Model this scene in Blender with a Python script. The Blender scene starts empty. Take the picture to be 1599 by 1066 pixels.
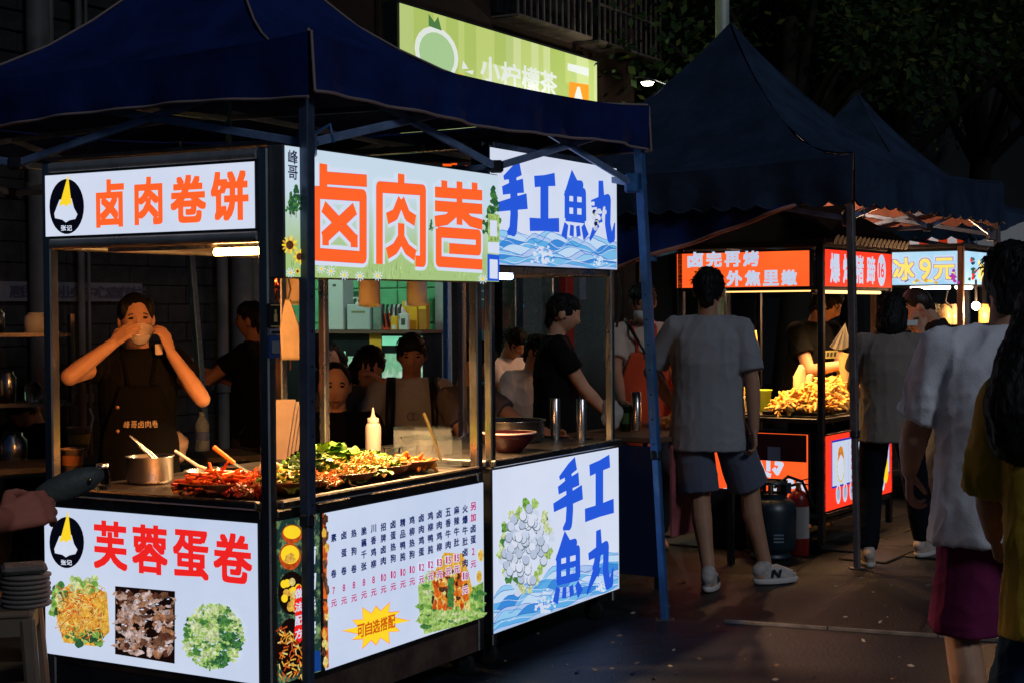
import bpy, math, random
import numpy as np
from mathutils import Vector, Matrix, noise
random.seed(11)
R = math.radians
sc = bpy.context.scene
COL = sc.collection
VV = Vector

# ------------------------------------------------------------------ camera, sky, light, exposure
CF, CH = 2409.0, 1.51                      # focal length in photo pixels, eye height
def _cam_axes(p, r):
    f = VV((0, math.cos(p), -math.sin(p))); u = VV((0, math.sin(p), math.cos(p))); x = VV((1, 0, 0))
    return x*math.cos(r)+u*math.sin(r), u*math.cos(r)-x*math.sin(r), f
CX, CU, CFW = _cam_axes(R(1.184), R(-.382))
CAMP = VV((0, 0, CH))
cd = bpy.data.cameras.new('camera'); cam = bpy.data.objects.new('camera', cd); COL.objects.link(cam)
cam.matrix_world = Matrix(((CX.x, CU.x, -CFW.x, 0), (CX.y, CU.y, -CFW.y, 0), (CX.z, CU.z, -CFW.z, CH), (0, 0, 0, 1)))
cd.sensor_width = 36; cd.lens = 36*CF/1599; cd.clip_start = .05; cd.clip_end = 1000
sc.camera = cam
w = bpy.data.worlds.new('World'); sc.world = w; w.use_nodes = True
wn = w.node_tree.nodes; wl = w.node_tree.links
sky_t = wn.new('ShaderNodeTexSky'); sky_t.sky_type = 'NISHITA'; sky_t.sun_disc = False
SUN_EL, SUN_AZ = 33, -60                   # azimuth counted from +X towards +Y: where the light comes from
sky_t.sun_elevation = R(SUN_EL); sky_t.sun_rotation = R(90-SUN_AZ)
bg = wn['Background']; tint = wn.new('ShaderNodeMix'); tint.data_type = 'RGBA'; tint.blend_type = 'MULTIPLY'; tint.inputs[0].default_value = 1; tint.inputs[7].default_value = (.45, .8, 1.5, 1)
wl.new(sky_t.outputs[0], tint.inputs[6]); wl.new(tint.outputs[2], bg.inputs[0]); bg.inputs[1].default_value = .0036
sl = bpy.data.lights.new('sun', 'SUN'); sl.energy = .62; sl.angle = R(11); sl.color = (.78, .87, 1.0)
so = bpy.data.objects.new('sun', sl); COL.objects.link(so)
sd = VV((math.cos(R(SUN_AZ))*math.cos(R(SUN_EL)), math.sin(R(SUN_AZ))*math.cos(R(SUN_EL)), math.sin(R(SUN_EL))))
so.rotation_euler = sd.to_track_quat('Z', 'Y').to_euler(); so.location = (4, -2, 9)
vs = sc.view_settings; vs.view_transform = 'Standard'; vs.look = 'None'; vs.exposure = 0; vs.gamma = 1; vs.use_curve_mapping = False
sc.cycles.use_denoising = True; sc.cycles.max_bounces = 7; sc.cycles.transparent_max_bounces = 12
sc.cycles.sample_clamp_indirect = 4

# ------------------------------------------------------------------ helpers
def ray(px, py): return CX*((px-799.5)/CF)+CU*((533-py)/CF)+CFW
def Pz(px, py, z): d = ray(px, py); return CAMP+d*((z-CH)/d.z)
def Py(px, py, Y): d = ray(px, py); return CAMP+d*(Y/d.y)
def Pl(px, py, P0, n): d = ray(px, py); return CAMP+d*((P0-CAMP).dot(n)/d.dot(n))
class Frame:
    """a yawed local frame on the ground: x along the stall front, y inwards"""
    def __init__(s, o, deg):
        s.o = VV(o); s.deg = deg; a = R(deg)
        s.U = VV((math.cos(a), math.sin(a), 0)); s.V = VV((-math.sin(a), math.cos(a), 0))
    def loc(s, P): d = P-s.o; return VV((d.dot(s.U), d.dot(s.V), d.z))
    def wor(s, x, y, z): return s.o+s.U*x+s.V*y+VV((0, 0, z))
    def front(s, px, py, y=0): p = s.loc(Pl(px, py, s.wor(0, y, 0), s.V)); return p.x, p.z
    def side(s, px, py, x=0): p = s.loc(Pl(px, py, s.wor(x, 0, 0), s.U)); return -p.y, p.z

def setp(o, label=None, cat=None, group=None, kind=None):
    if label: o['label'] = label
    if cat: o['category'] = cat
    if group: o['group'] = group
    if kind: o['kind'] = kind
    return o
def thing(name, label, cat, loc=(0, 0, 0), rz=0, group=None, kind=None):
    o = bpy.data.objects.new(name, None); COL.objects.link(o); o.empty_display_size = .1
    o.location = loc; o.rotation_euler = (0, 0, R(rz)); return setp(o, label, cat, group, kind)
def copy_tree(o, parent=None):
    c = o.copy(); COL.objects.link(c)
    if parent is not None: c.parent = parent; c.matrix_parent_inverse = Matrix()
    for ch in list(o.children): copy_tree(ch, c)
    return c
def lamp(name, kind, parent, loc, power, color, size=.03, aim=None, spot=None, blend=.6):
    l = bpy.data.lights.new(name, kind); l.energy = power; l.color = color
    if kind in ('POINT', 'SPOT'): l.shadow_soft_size = size
    if kind == 'AREA': l.size = size; l.spread = R(110)
    if spot: l.spot_size = R(spot); l.spot_blend = blend
    o = bpy.data.objects.new(name, l); COL.objects.link(o); o.location = loc
    if parent: o.parent = parent
    if aim is not None: o.rotation_euler = (VV(loc)-VV(aim)).to_track_quat('Z', 'Y').to_euler()
    return o

# ---- materials
_M = {}
def srgb(r, g, b):
    f = lambda c: (c/255/12.92 if c/255 <= .04045 else ((c/255+.055)/1.055)**2.4)
    return (f(r), f(g), f(b))
def mat(name, col, rough=.6, metal=0., vary=0., vscale=6., bump=0., bscale=60., col2=None, emit=None, estr=1., trans=0., alpha=1., stretch=None, spec=.25, sheen=0, ior=1.45):
    if name in _M: return _M[name]
    m = bpy.data.materials.new(name); m.use_nodes = True; nt = m.node_tree; N = nt.nodes; L = nt.links
    b = N['Principled BSDF']
    b.inputs['Base Color'].default_value = (*col, 1); b.inputs['Roughness'].default_value = rough; b.inputs['Metallic'].default_value = metal
    b.inputs['Specular IOR Level'].default_value = spec; b.inputs['IOR'].default_value = ior
    if sheen and sum(col) > .3: b.inputs['Sheen Weight'].default_value = sheen; b.inputs['Sheen Roughness'].default_value = .5
    b.inputs['Transmission Weight'].default_value = trans; b.inputs['Alpha'].default_value = alpha
    if vary or bump or col2:
        tc = N.new('ShaderNodeTexCoord'); src = tc.outputs['Object']
        if stretch:
            mp = N.new('ShaderNodeMapping'); mp.inputs['Scale'].default_value = stretch; L.new(src, mp.inputs[0]); src = mp.outputs[0]
    if vary or col2:
        n = N.new('ShaderNodeTexNoise'); n.inputs['Scale'].default_value = vscale; n.inputs['Detail'].default_value = 5; n.inputs['Roughness'].default_value = .65; L.new(src, n.inputs['Vector'])
        mx = N.new('ShaderNodeMix'); mx.data_type = 'RGBA'
        rp = N.new('ShaderNodeMapRange'); rp.inputs[1].default_value = .35; rp.inputs[2].default_value = .65; L.new(n.outputs['Fac'], rp.inputs[0]); L.new(rp.outputs[0], mx.inputs[0])
        c2 = col2 or tuple(min(1, c*(1+vary)) for c in col); c1 = col if col2 else tuple(c*(1-vary) for c in col)
        mx.inputs[6].default_value = (*c1, 1); mx.inputs[7].default_value = (*c2, 1)
        L.new(mx.outputs[2], b.inputs['Base Color'])
        rr = N.new('ShaderNodeMapRange'); rr.inputs[3].default_value = max(.02, rough-.12); rr.inputs[4].default_value = min(1, rough+.12); L.new(n.outputs['Fac'], rr.inputs[0]); L.new(rr.outputs[0], b.inputs['Roughness'])
    if bump:
        n2 = N.new('ShaderNodeTexNoise'); n2.inputs['Scale'].default_value = bscale; n2.inputs['Detail'].default_value = 4; L.new(src, n2.inputs['Vector'])
        bm = N.new('ShaderNodeBump'); bm.inputs['Strength'].default_value = bump; bm.inputs['Distance'].default_value = .01; L.new(n2.outputs['Fac'], bm.inputs['Height']); L.new(bm.outputs[0], b.inputs['Normal'])
    if emit is not None:
        b.inputs['Emission Color'].default_value = (*emit, 1); b.inputs['Emission Strength'].default_value = estr
    _M[name] = m; return m
def glow(name, rgb, s=1.0, tex=None):
    """backlit print: sRGB colour as it shines; tex = (kind, scale, rgb2[, rgb3]) prints a pattern in two or three inks or glow tones"""
    if name in _M: return _M[name]
    c = srgb(*rgb); m = mat(name, tuple(x*.25 for x in c), .35, emit=c, estr=s)
    if tex:
        nt = m.node_tree; N = nt.nodes; L = nt.links; b = N['Principled BSDF']
        tc = N.new('ShaderNodeTexCoord'); mp = N.new('ShaderNodeMapping'); L.new(tc.outputs['Object'], mp.inputs[0])
        if len(tex) > 4: mp.inputs['Scale'].default_value = tex[4]
        if tex[0] == 'noise':
            t = N.new('ShaderNodeTexNoise'); t.inputs['Detail'].default_value = 6; t.inputs['Roughness'].default_value = .65; o = t.outputs['Fac']
        elif tex[0] == 'wave':
            t = N.new('ShaderNodeTexWave'); t.inputs['Distortion'].default_value = 6; t.inputs['Detail'].default_value = 2; t.inputs['Detail Scale'].default_value = 1.2; o = t.outputs['Fac']
        else:
            t = N.new('ShaderNodeTexVoronoi'); o = t.outputs['Distance']
        t.inputs['Scale'].default_value = tex[1]; L.new(mp.outputs[0], t.inputs['Vector'])
        r = N.new('ShaderNodeValToRGB'); e = r.color_ramp.elements
        e[0].color = (*c, 1); e[1].color = (*srgb(*tex[2]), 1); e[0].position = .32; e[1].position = .66
        if len(tex) > 3 and tex[3]:
            q = e.new(.5); q.color = (*srgb(*tex[3]), 1)
        L.new(o, r.inputs[0]); L.new(r.outputs[0], b.inputs['Emission Color'])
    return m
def split_mat(name, rgb_a, rgb_b, z0, z1, s=1., ns=0):
    """backlit print with a vertical blend between two inks over local z0..z1"""
    if name in _M: return _M[name]
    m = mat(name, tuple(x*.25 for x in srgb(*rgb_a)), .35, emit=srgb(*rgb_a), estr=s)
    nt = m.node_tree; N = nt.nodes; L = nt.links; b = N['Principled BSDF']
    tc = N.new('ShaderNodeTexCoord'); sp = N.new('ShaderNodeSeparateXYZ'); L.new(tc.outputs['Object'], sp.inputs[0])
    n = N.new('ShaderNodeTexNoise'); n.inputs['Scale'].default_value = 9; L.new(tc.outputs['Object'], n.inputs['Vector'])
    ad = N.new('ShaderNodeMath'); ad.operation = 'MULTIPLY_ADD'; L.new(n.outputs['Fac'], ad.inputs[0]); ad.inputs[1].default_value = ns; L.new(sp.outputs[2], ad.inputs[2])
    mr = N.new('ShaderNodeMapRange'); mr.inputs[1].default_value = z0+ns/2; mr.inputs[2].default_value = z1+ns/2; L.new(ad.outputs[0], mr.inputs[0])
    mx = N.new('ShaderNodeMix'); mx.data_type = 'RGBA'; mx.inputs[6].default_value = (*srgb(*rgb_a), 1); mx.inputs[7].default_value = (*srgb(*rgb_b), 1)
    L.new(mr.outputs[0], mx.inputs[0]); L.new(mx.outputs[2], b.inputs['Emission Color']); return m

# ---- mesh builder
class MB:
    def __init__(s): s.v = []; s.f = []; s.mi = []; s.sm = []; s.mats = []; s.M = None
    def _m(s, m):
        if m not in s.mats: s.mats.append(m)
        return s.mats.index(m)
    def add(s, vs_, fs_, m, smooth=False):
        o = len(s.v)
        s.v += [tuple(s.M @ VV(p)) for p in vs_] if s.M else [tuple(p) for p in vs_]
        k = s._m(m); s.f += [tuple(i+o for i in f) for f in fs_]; s.mi += [k]*len(fs_); s.sm += [smooth]*len(fs_)
    def box(s, c, d, m, ax=None, b=0.):
        """c centre, d full size, ax = 3 axes, b chamfer"""
        X, Y, Z = [VV(a) for a in (ax or ((1, 0, 0), (0, 1, 0), (0, 0, 1)))]; c = VV(c); h = [q/2 for q in d]
        if b <= 0:
            p = [c+X*(i*h[0])+Y*(j*h[1])+Z*(k*h[2]) for i in (-1, 1) for j in (-1, 1) for k in (-1, 1)]
            s.add(p, [(0, 1, 3, 2), (4, 6, 7, 5), (0, 4, 5, 1), (2, 3, 7, 6), (0, 2, 6, 4), (1, 5, 7, 3)], m); return
        b = min(b, min(h)*.9); vs_ = []; ix = {}
        for i in (-1, 1):
            for j in (-1, 1):
                for k in (-1, 1):
                    for a in range(3):
                        q = [i*h[0], j*h[1], k*h[2]]
                        for e in range(3):
                            if e != a: q[e] -= (i, j, k)[e]*b
                        ix[i, j, k, a] = len(vs_); vs_.append(c+X*q[0]+Y*q[1]+Z*q[2])
        fs_ = []
        for a in range(3):
            o = [e for e in range(3) if e != a]
            for sg in (-1, 1):
                r = []
                for u, v in ((-1, -1), (1, -1), (1, 1), (-1, 1)):
                    t = [0, 0, 0]; t[a] = sg; t[o[0]] = u; t[o[1]] = v; r.append(ix[t[0], t[1], t[2], a])
                fs_.append(r)
            for u in (-1, 1):
                for v in (-1, 1):
                    r = []
                    for sg, w_ in ((-1, 0), (1, 0), (1, 1), (-1, 1)):
                        t = [0, 0, 0]; t[a] = sg; t[o[0]] = u; t[o[1]] = v; r.append(ix[t[0], t[1], t[2], o[w_]])
                    fs_.append(r)
        for i in (-1, 1):
            for j in (-1, 1):
                for k in (-1, 1): fs_.append([ix[i, j, k, a] for a in range(3)])
        cc = c
        out = []
        for f in fs_:
            p = [vs_[q] for q in f]; n = (p[1]-p[0]).cross(p[2]-p[0]); g = sum(p, VV())/len(p)
            out.append(f if n.dot(g-cc) > 0 else f[::-1])
        s.add(vs_, out, m)
    def bar(s, p, q, wd, m, up=(0, 0, 1), th=None, b=0.):
        p, q = VV(p), VV(q); d = q-p; L_ = d.length; z = d/L_; u = VV(up)
        if abs(z.dot(u)) > .98: u = VV((1, 0, 0))
        x = u.cross(z).normalized(); y = z.cross(x)
        s.box((p+q)/2, (wd, th or wd, L_), m, (x, y, z), b)
    def rings(s, rs, m, closed=True, cap=(True, True), smooth=True):
        n = len(rs[0]); vs_ = [p for r in rs for p in r]; fs_ = []
        for i in range(len(rs)-1):
            for j in range(n if closed else n-1):
                k = (j+1) % n; fs_.append((i*n+j, i*n+k, (i+1)*n+k, (i+1)*n+j))
        s.add(vs_, fs_, m, smooth)
        if cap[0]: s.add(rs[0], [tuple(range(n))[::-1]], m)
        if cap[1]: s.add(rs[-1], [tuple(range(n))], m)
    def cyl(s, p, q, r0, r1, m, n=14, cap=(True, True), smooth=True):
        p, q = VV(p), VV(q); z = (q-p).normalized(); x = z.orthogonal().normalized(); y = z.cross(x)
        rs = [[c+(x*math.cos(2*math.pi*k/n)+y*math.sin(2*math.pi*k/n))*r for k in range(n)] for c, r in ((p, r0), (q, r1))]
        s.rings(rs, m, cap=cap, smooth=smooth)
    def lathe(s, prof, c, m, n=24, cap=(True, True), ax=None):
        """prof = [(r, z)] from bottom to top"""
        c = VV(c); X, Y, Z = ax or (VV((1, 0, 0)), VV((0, 1, 0)), VV((0, 0, 1)))
        s.rings([[c+Z*z+(X*math.cos(2*math.pi*k/n)+Y*math.sin(2*math.pi*k/n))*max(r, 1e-4) for k in range(n)] for r, z in prof], m, cap=cap)
    def tube(s, pts, r, m, n=6, cap=True, rr=None):
        pts = [VV(p) for p in pts]; rs = []; x = None
        for i, p in enumerate(pts):
            t = (pts[min(i+1, len(pts)-1)]-pts[max(i-1, 0)]).normalized()
            x = (t.orthogonal() if x is None else (x-t*x.dot(t))).normalized(); y = t.cross(x); q = rr[i] if rr else r
            rs.append([p+(x*math.cos(2*math.pi*k/n)+y*math.sin(2*math.pi*k/n))*q for k in range(n)])
        s.rings(rs, m, cap=(cap, cap))
    def ball(s, c, r, m, nu=14, nv=9, ax=None):
        c = VV(c); r = (r, r, r) if not hasattr(r, '__len__') else r; X, Y, Z = ax or (VV((1, 0, 0)), VV((0, 1, 0)), VV((0, 0, 1)))
        rs = []
        for i in range(nv+1):
            a = -math.pi/2+math.pi*i/nv; a = max(min(a, 1.5), -1.5)
            rs.append([c+X*(r[0]*math.cos(a)*math.cos(2*math.pi*k/nu))+Y*(r[1]*math.cos(a)*math.sin(2*math.pi*k/nu))+Z*(r[2]*math.sin(a)) for k in range(nu)])
        s.rings(rs, m)
    def poly(s, pts, m): s.add(pts, [tuple(range(len(pts)))], m)
    def grid(s, fn, nu, nv, m, smooth=True):
        vs_ = [fn(i/nu, j/nv) for j in range(nv+1) for i in range(nu+1)]
        s.add(vs_, [(j*(nu+1)+i, j*(nu+1)+i+1, (j+1)*(nu+1)+i+1, (j+1)*(nu+1)+i) for j in range(nv) for i in range(nu)], m, smooth)
    def mesh(s, name):
        me = bpy.data.meshes.new(name); me.from_pydata(s.v, [], s.f)
        for m in s.mats: me.materials.append(m)
        me.polygons.foreach_set('material_index', s.mi); me.polygons.foreach_set('use_smooth', s.sm); me.update(); return me
    def build(s, name, parent=None, label=None, cat=None, group=None, kind=None, solid=0., loc=None):
        o = bpy.data.objects.new(name, s.mesh(name)); COL.objects.link(o)
        if parent: o.parent = parent
        if loc is not None: o.location = loc
        if solid: md = o.modifiers.new('thickness', 'SOLIDIFY'); md.thickness = solid; md.offset = 0
        return setp(o, label, cat, group, kind)

# ---- lettering: outlines of single characters, scaled into boxes
_G = {}
def glyph(ch, off):
    off = 0
    if (ch, off) in _G: return _G[ch, off]
    cu = bpy.data.curves.new('glyph', 'FONT'); cu.body = ch; cu.resolution_u = 3; cu.fill_mode = 'FRONT'
    o = bpy.data.objects.new('glyph', cu); COL.objects.link(o); bpy.context.view_layer.update()
    me = o.evaluated_get(bpy.context.evaluated_depsgraph_get()).to_mesh()
    v = [(p.co.x, p.co.y) for p in me.vertices]; f = [tuple(p.vertices) for p in me.polygons]
    bpy.data.objects.remove(o); bpy.data.curves.remove(cu)
    xs = [p[0] for p in v]; ys = [p[1] for p in v]; x0, x1, y0, y1 = min(xs), max(xs), min(ys), max(ys)
    v = [((x-x0)/(x1-x0), (y-y0)/(y1-y0)) for x, y in v]; _G[ch, off] = (v, f); return v, f
class Face:
    """a flat face in a thing's local frame: a runs to the reader's right, b up, h out of the face"""
    def __init__(s, o, xd, n, zd=(0, 0, 1)): s.o = VV(o); s.x = VV(xd); s.n = VV(n); s.z = VV(zd)
    def p(s, a, b, h=0.): return s.o+s.x*a+s.z*b+s.n*h
    def rect(s, mb, a0, b0, a1, b1, m, h): mb.poly([s.p(a0, b0, h), s.p(a1, b0, h), s.p(a1, b1, h), s.p(a0, b1, h)], m)
    def char(s, mb, ch, ca, cb, wd, ht, m, h, off=.02, shear=0.):
        v, f = glyph(ch, off); e = max(0, off)*1.15; kx, ky = 1-1.3*e, 1-1.3*e; ring = [(0, 0)]
        if e > 0: ring += [(-1, -1), (0, -1), (1, -1), (1, 0), (1, 1), (0, 1), (-1, 1), (-1, 0)]
        if e > .034: ring += [(.5*math.cos(q*math.pi/3), .5*math.sin(q*math.pi/3)) for q in range(6)]
        for i, (ox, oy) in enumerate(ring):   # heavier weight: the outline laid again round a small circle
            mb.add([s.p(ca+((x-.5)*kx+ox*e*.9)*wd+(y-.5)*ht*shear, cb+((y-.5)*ky+oy*e*.8)*ht, h+i*.000006) for x, y in v], f, m)
    def line(s, mb, pts, wd, m, h, dh=.000006):
        """stroke of straight pieces, width per point; each piece a hair above the last"""
        n = len(pts); wd = wd if hasattr(wd, '__len__') else [wd]*n
        for i in range(n-1):
            (ax_, ay), (bx, by) = pts[i], pts[i+1]; dx, dy = bx-ax_, by-ay; l = math.hypot(dx, dy) or 1; nx, ny = -dy/l, dx/l; w0, w1 = wd[i]/2, wd[i+1]/2
            mb.poly([s.p(ax_-nx*w0, ay-ny*w0, h), s.p(bx-nx*w1, by-ny*w1, h), s.p(bx+nx*w1, by+ny*w1, h), s.p(ax_+nx*w0, ay+ny*w0, h)], m); h += dh
            if i < n-2 or n == 2: pass
            if i < n-2: s.disc(mb, bx, by, w1, w1, m, h, 10); h += dh
        return h
    def disc(s, mb, a, b, ra, rb, m, h, n=20): mb.poly([s.p(a+ra*math.cos(2*math.pi*k/n), b+rb*math.sin(2*math.pi*k/n), h) for k in range(n)], m)
    def shape(s, mb, pts, m, h): mb.poly([s.p(a, b, h) for a, b in pts], m)

def remesh(mb, voxel, it=2, fac=.5):
    me = mb.mesh('tmp'); o = bpy.data.objects.new('tmp', me); COL.objects.link(o)
    r = o.modifiers.new('r', 'REMESH'); r.mode = 'VOXEL'; r.voxel_size = voxel; r.use_smooth_shade = True
    if it: k = o.modifiers.new('s', 'SMOOTH'); k.factor = fac; k.iterations = it
    bpy.context.view_layer.update(); dg = bpy.context.evaluated_depsgraph_get()
    out = bpy.data.meshes.new_from_object(o.evaluated_get(dg), depsgraph=dg)
    bpy.data.objects.remove(o); bpy.data.meshes.remove(me)
    out.materials.clear(); return out
def put(me, name, parent, m, fn=None, **k):
    if fn:
        n = len(me.vertices); co = np.empty(n*3, np.float32); me.vertices.foreach_get('co', co); no = np.empty(n*3, np.float32); me.vertices.foreach_get('normal', no)
        co = co.reshape(-1, 3); no = no.reshape(-1, 3); d = np.array([fn(p) for p in co.tolist()], np.float32)
        co += no*d[:, None]; me.vertices.foreach_set('co', co.ravel())
    me.materials.append(m); me.name = name
    me.polygons.foreach_set('use_smooth', [True]*len(me.polygons)); me.update()
    o = bpy.data.objects.new(name, me); COL.objects.link(o); o.parent = parent; return setp(o, **k)
# ------------------------------------------------------------------ materials shared by many things
STEEL = mat('stainless steel', (.56, .54, .51), .26, 1, vary=.25, vscale=5, bump=.05, bscale=18, stretch=(1, 1, .3))
DSTEEL = mat('dull dark steel', (.16, .14, .13), .42, 1, vary=.3, vscale=9, bump=.12, bscale=40)
RAILS = mat('bright rail steel', (.60, .58, .55), .30, .75, vary=.2, vscale=7, bump=.04, bscale=20)
BLACKM = mat('black painted metal', (.012, .013, .016), .45, 0, vary=.3)
GREYM = mat('grey painted box side', (.05, .055, .065), .5, 0, vary=.2)
POLEM = mat('blue tent leg enamel', (.032, .105, .25), .35, .2, vary=.2, vscale=14)
BARM = mat('pale blue truss steel', (.17, .25, .42), .38, .3, vary=.2, vscale=14)
POLEM_SHADE = mat('shaded blue leg enamel', (.05, .07, .115), .38, .3, vary=.2, vscale=14)  # shaded copy of the blue leg enamel, for the less lit front leg
POLEG = mat('grey tent leg enamel', (.17, .15, .15), .38, .5, vary=.2, vscale=14)
TENT = mat('navy tent fabric', (.003, .014, .088), .72, vary=.3, vscale=4, bump=.7, bscale=11)
TENTIN = mat('slate tent fabric', (.015, .029, .058), .75, vary=.3, vscale=4, bump=.7, bscale=11)
TAPE = mat('pale tent piping', (.22, .16, .15), .7)
LITCLOTH = mat('lamplit tent cloth', (.33, .15, .11), .8, vary=.2, vscale=6, bump=.3, bscale=10)  # warm lamp glow on the dark tent fabric, painted in as salmon
RUB = mat('black rubber', (.01, .01, .01), .8)
WHITE = mat('white plastic', (.7, .7, .68), .45)
KRAFT = mat('kraft paper', (.21, .19, .165), .8, vary=.12, vscale=9, bump=.2, bscale=25)
GLASS = mat('clear glass', (.9, .95, .95), .03, trans=1., ior=1.2)
CLEARP = mat('clear plastic', (.30, .33, .33), .10, alpha=.10, spec=.8)
WOODB = mat('dark wood board', (.10, .055, .03), .55, vary=.35, vscale=12, stretch=(1, 6, 1))

# ------------------------------------------------------------------ setting: ground, night sky backdrop, kerb line
b = MB()
n = 60
asphalt = mat('asphalt', (.0145, .0145, .0155), .52, vary=.6, vscale=2.2, bump=.9, bscale=95)
b.grid(lambda u, v: VV((-150+300*u, -20+260*v, 0)), 2, 2, asphalt, False)
b.build('asphalt_ground', kind='structure')
k0, k1 = Pz(1130, 972, 0), Pz(1760, 1016, 0); kd = (k1-k0).normalized(); kn = VV((kd.y, -kd.x, 0))
if kn.y > 0: kn = -kn
b = MB(); b.add([k0-kd*12+VV((0, 0, .004)), k0+kd*12+VV((0, 0, .004)), k0+kd*12+kn*14+VV((0, 0, .004)), k0-kd*12+kn*14+VV((0, 0, .004))], [(0, 1, 2, 3)], mat('smooth dark road', (.010, .013, .021), .5, vary=.5, vscale=1.3, bump=.35, bscale=60)); b.build('road', kind='structure')
crk = mat('tar joint', (.004, .004, .004), .5); b = MB()
for i, (x0_, y0_, x1_, y1_) in enumerate(((1060, 890, 1640, 905), (1180, 935, 1300, 850), (1420, 1010, 1500, 880), (700, 1045, 1130, 985))):
    p, q = Pz(x0_, y0_, .0045), Pz(x1_, y1_, .0045); nn = 26; P = [p.lerp(q, k/nn)+VV((.02*noise.noise(VV((k*.5, i, 0))), .03*noise.noise(VV((k*.4, i, 5))), 0)) for k in range(nn+1)]
    for k in range(nn): d_ = (P[k+1]-P[k]).normalized(); m_ = VV((-d_.y, d_.x, 0))*.007; b.poly([P[k]-m_, P[k+1]-m_, P[k+1]+m_, P[k]+m_], crk)
b.build('ground_joint', kind='structure')
random.seed(99); b = MB(); lit_ = [mat('litter %d' % i, c, .7) for i, c in enumerate(((.3, .28, .25), (.2, .13, .07), (.12, .12, .13)))]
for i in range(70):
    px_ = random.uniform(780, 1590); p = Pz(px_, random.uniform(885, 1060), .008); d_ = VV((random.gauss(0, 1), random.gauss(0, 1), random.gauss(0, .25))).normalized(); e_ = d_.orthogonal().normalized(); l_ = random.uniform(.006, .02); b.add([p-d_*l_, p+e_*l_*.5, p+d_*l_, p-e_*l_*.4], [(0, 1, 2, 3)], random.choice(lit_))
b.build('ground_litter', kind='stuff')
pav = mat('pavement slab stone', (.035, .030, .027), .45, vary=.35, vscale=3, bump=.3, bscale=45)
fp = Frame(Pz(1283, 835, 0), 57)
pv = thing('pavement', None, None, fp.o, 57, kind='structure')
sl0 = MB(); sl0.box((0, 0, .006), (.598, .298, .012), pav, b=.006); sm = sl0.mesh('pavement_slab')
for i in range(-1, 11):
    for j in range(-3, 4):
        o = bpy.data.objects.new('pavement_slab', sm); COL.objects.link(o); o.parent = pv
        o.location = (i*.605+(.3 if j % 2 else 0), j*.305, random.uniform(0, .003)); o.rotation_euler = (random.uniform(-.006, .006), random.uniform(-.004, .004), 0)
# raised pale kerb edging across the lane in the foreground
b = MB(); kerbm = mat('worn kerb stone', (.13, .12, .12), .7, vary=.4, vscale=9, bump=.3)
k0, k1 = Pz(1130, 972, 0), Pz(1760, 1016, 0); kd = (k1-k0).normalized()
for i in range(7):
    p = k0+kd*(i*.5+.003); q = k0+kd*((i+1)*.5-.003); b.bar(p+VV((0, 0, .009)), q+VV((0, 0, .009)), .020, kerbm, th=.020, b=.003)
b.build('kerb_edging', kind='structure')
# ------------------------------------------------------------------ old building along the back of the stalls
FB = Frame((-1.02, 14, 0), 59.96)
def fk(px, y=0): return FB.front(px, 500, y)[0]
bld = thing('shop_building', 'dark brick building with drainpipes, open shop fronts and barred upstairs windows behind the stalls', 'building', FB.o, FB.deg)
brickd = mat('dark grey brick', (.013, .0125, .012), .85, vary=.45, vscale=7, bump=.4, bscale=30)
mortar = mat('dark mortar', (.008, .008, .008), .9, bump=.4, bscale=50)
brown = mat('brown render', (.028, .014, .009), .85, vary=.3, vscale=3, bump=.3, bscale=30)
kL, kA, kB, kR = -9.0, fk(438), fk(690), 4.4
b = MB()
b.box(((kL+kA)/2, .15, 3.5), (kA-kL, .3, 7), mortar)
b.build('wall', bld)
b = MB(); b.box(((kA+kR)/2, .17, 5.2), (kR-kA, .3, 3.4), brown); b.build('upper_wall', bld)
b = MB(); b.box(((kA+kR)/2, .05, 3.22), (kR-kA, .34, .34), mat('dark fascia', (.03, .025, .022), .6, vary=.3)); b.build('fascia', bld)
# bricks that can be picked out high on the left, then real courses further along joined
bm_ = MB(); bm_.box((0, 0, 0), (.385, .03, .128), brickd, b=.008); bme = bm_.mesh('brick'); nb = 0
stuff = MB()
for r in range(0, 36):
    z = .4+r*.137
    for c in range(0, 17):
        x = kA-.35-c*.395-(.2 if r % 2 else 0)
        if x < -6.6: continue
        P = FB.wor(x, 0, z); d = P-CAMP; q = (799.5+CF*d.dot(CX)/d.dot(CFW), 533-CF*d.dot(CU)/d.dot(CFW))
        if -20 < q[0] < 420 and -20 < q[1] < 215 and nb < 290 and (q[1] < 130 - q[0]*.4 or q[1] > 150):
            o = bpy.data.objects.new('brick', bme); COL.objects.link(o); o.parent = bld; nb += 1
            o.location = (x, -.008+random.uniform(-.004, .004), z); o.rotation_euler = (0, random.uniform(-.006, .006), random.uniform(-.01, .01))
        else: stuff.box((x, -.008+random.uniform(-.004, .004), z), (.385, .03, .128), brickd)
stuff.build('brick_courses', bld, kind='stuff')
pipem = mat('grey drainpipe plastic', (.06, .056, .054), .6, vary=.25, vscale=4)
for px, r in ((327, .045), (357, .085), (378, .04), (42, .075), (63, .02), (106, .025), (118, .012)):
    k = fk(px); b = MB(); b.cyl((k, -.13, 0), (k, -.13, 7), r, r, pipem, 14)
    for z in (.9, 2.3, 3.7, 5.1): b.cyl((k, -.13, z), (k, -.13, z+.06), r+.012, r+.012, pipem, 14); b.box((k, -.06, z+.03), (.03, .14, .04), pipem)
    b.build('drainpipe', bld)
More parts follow.
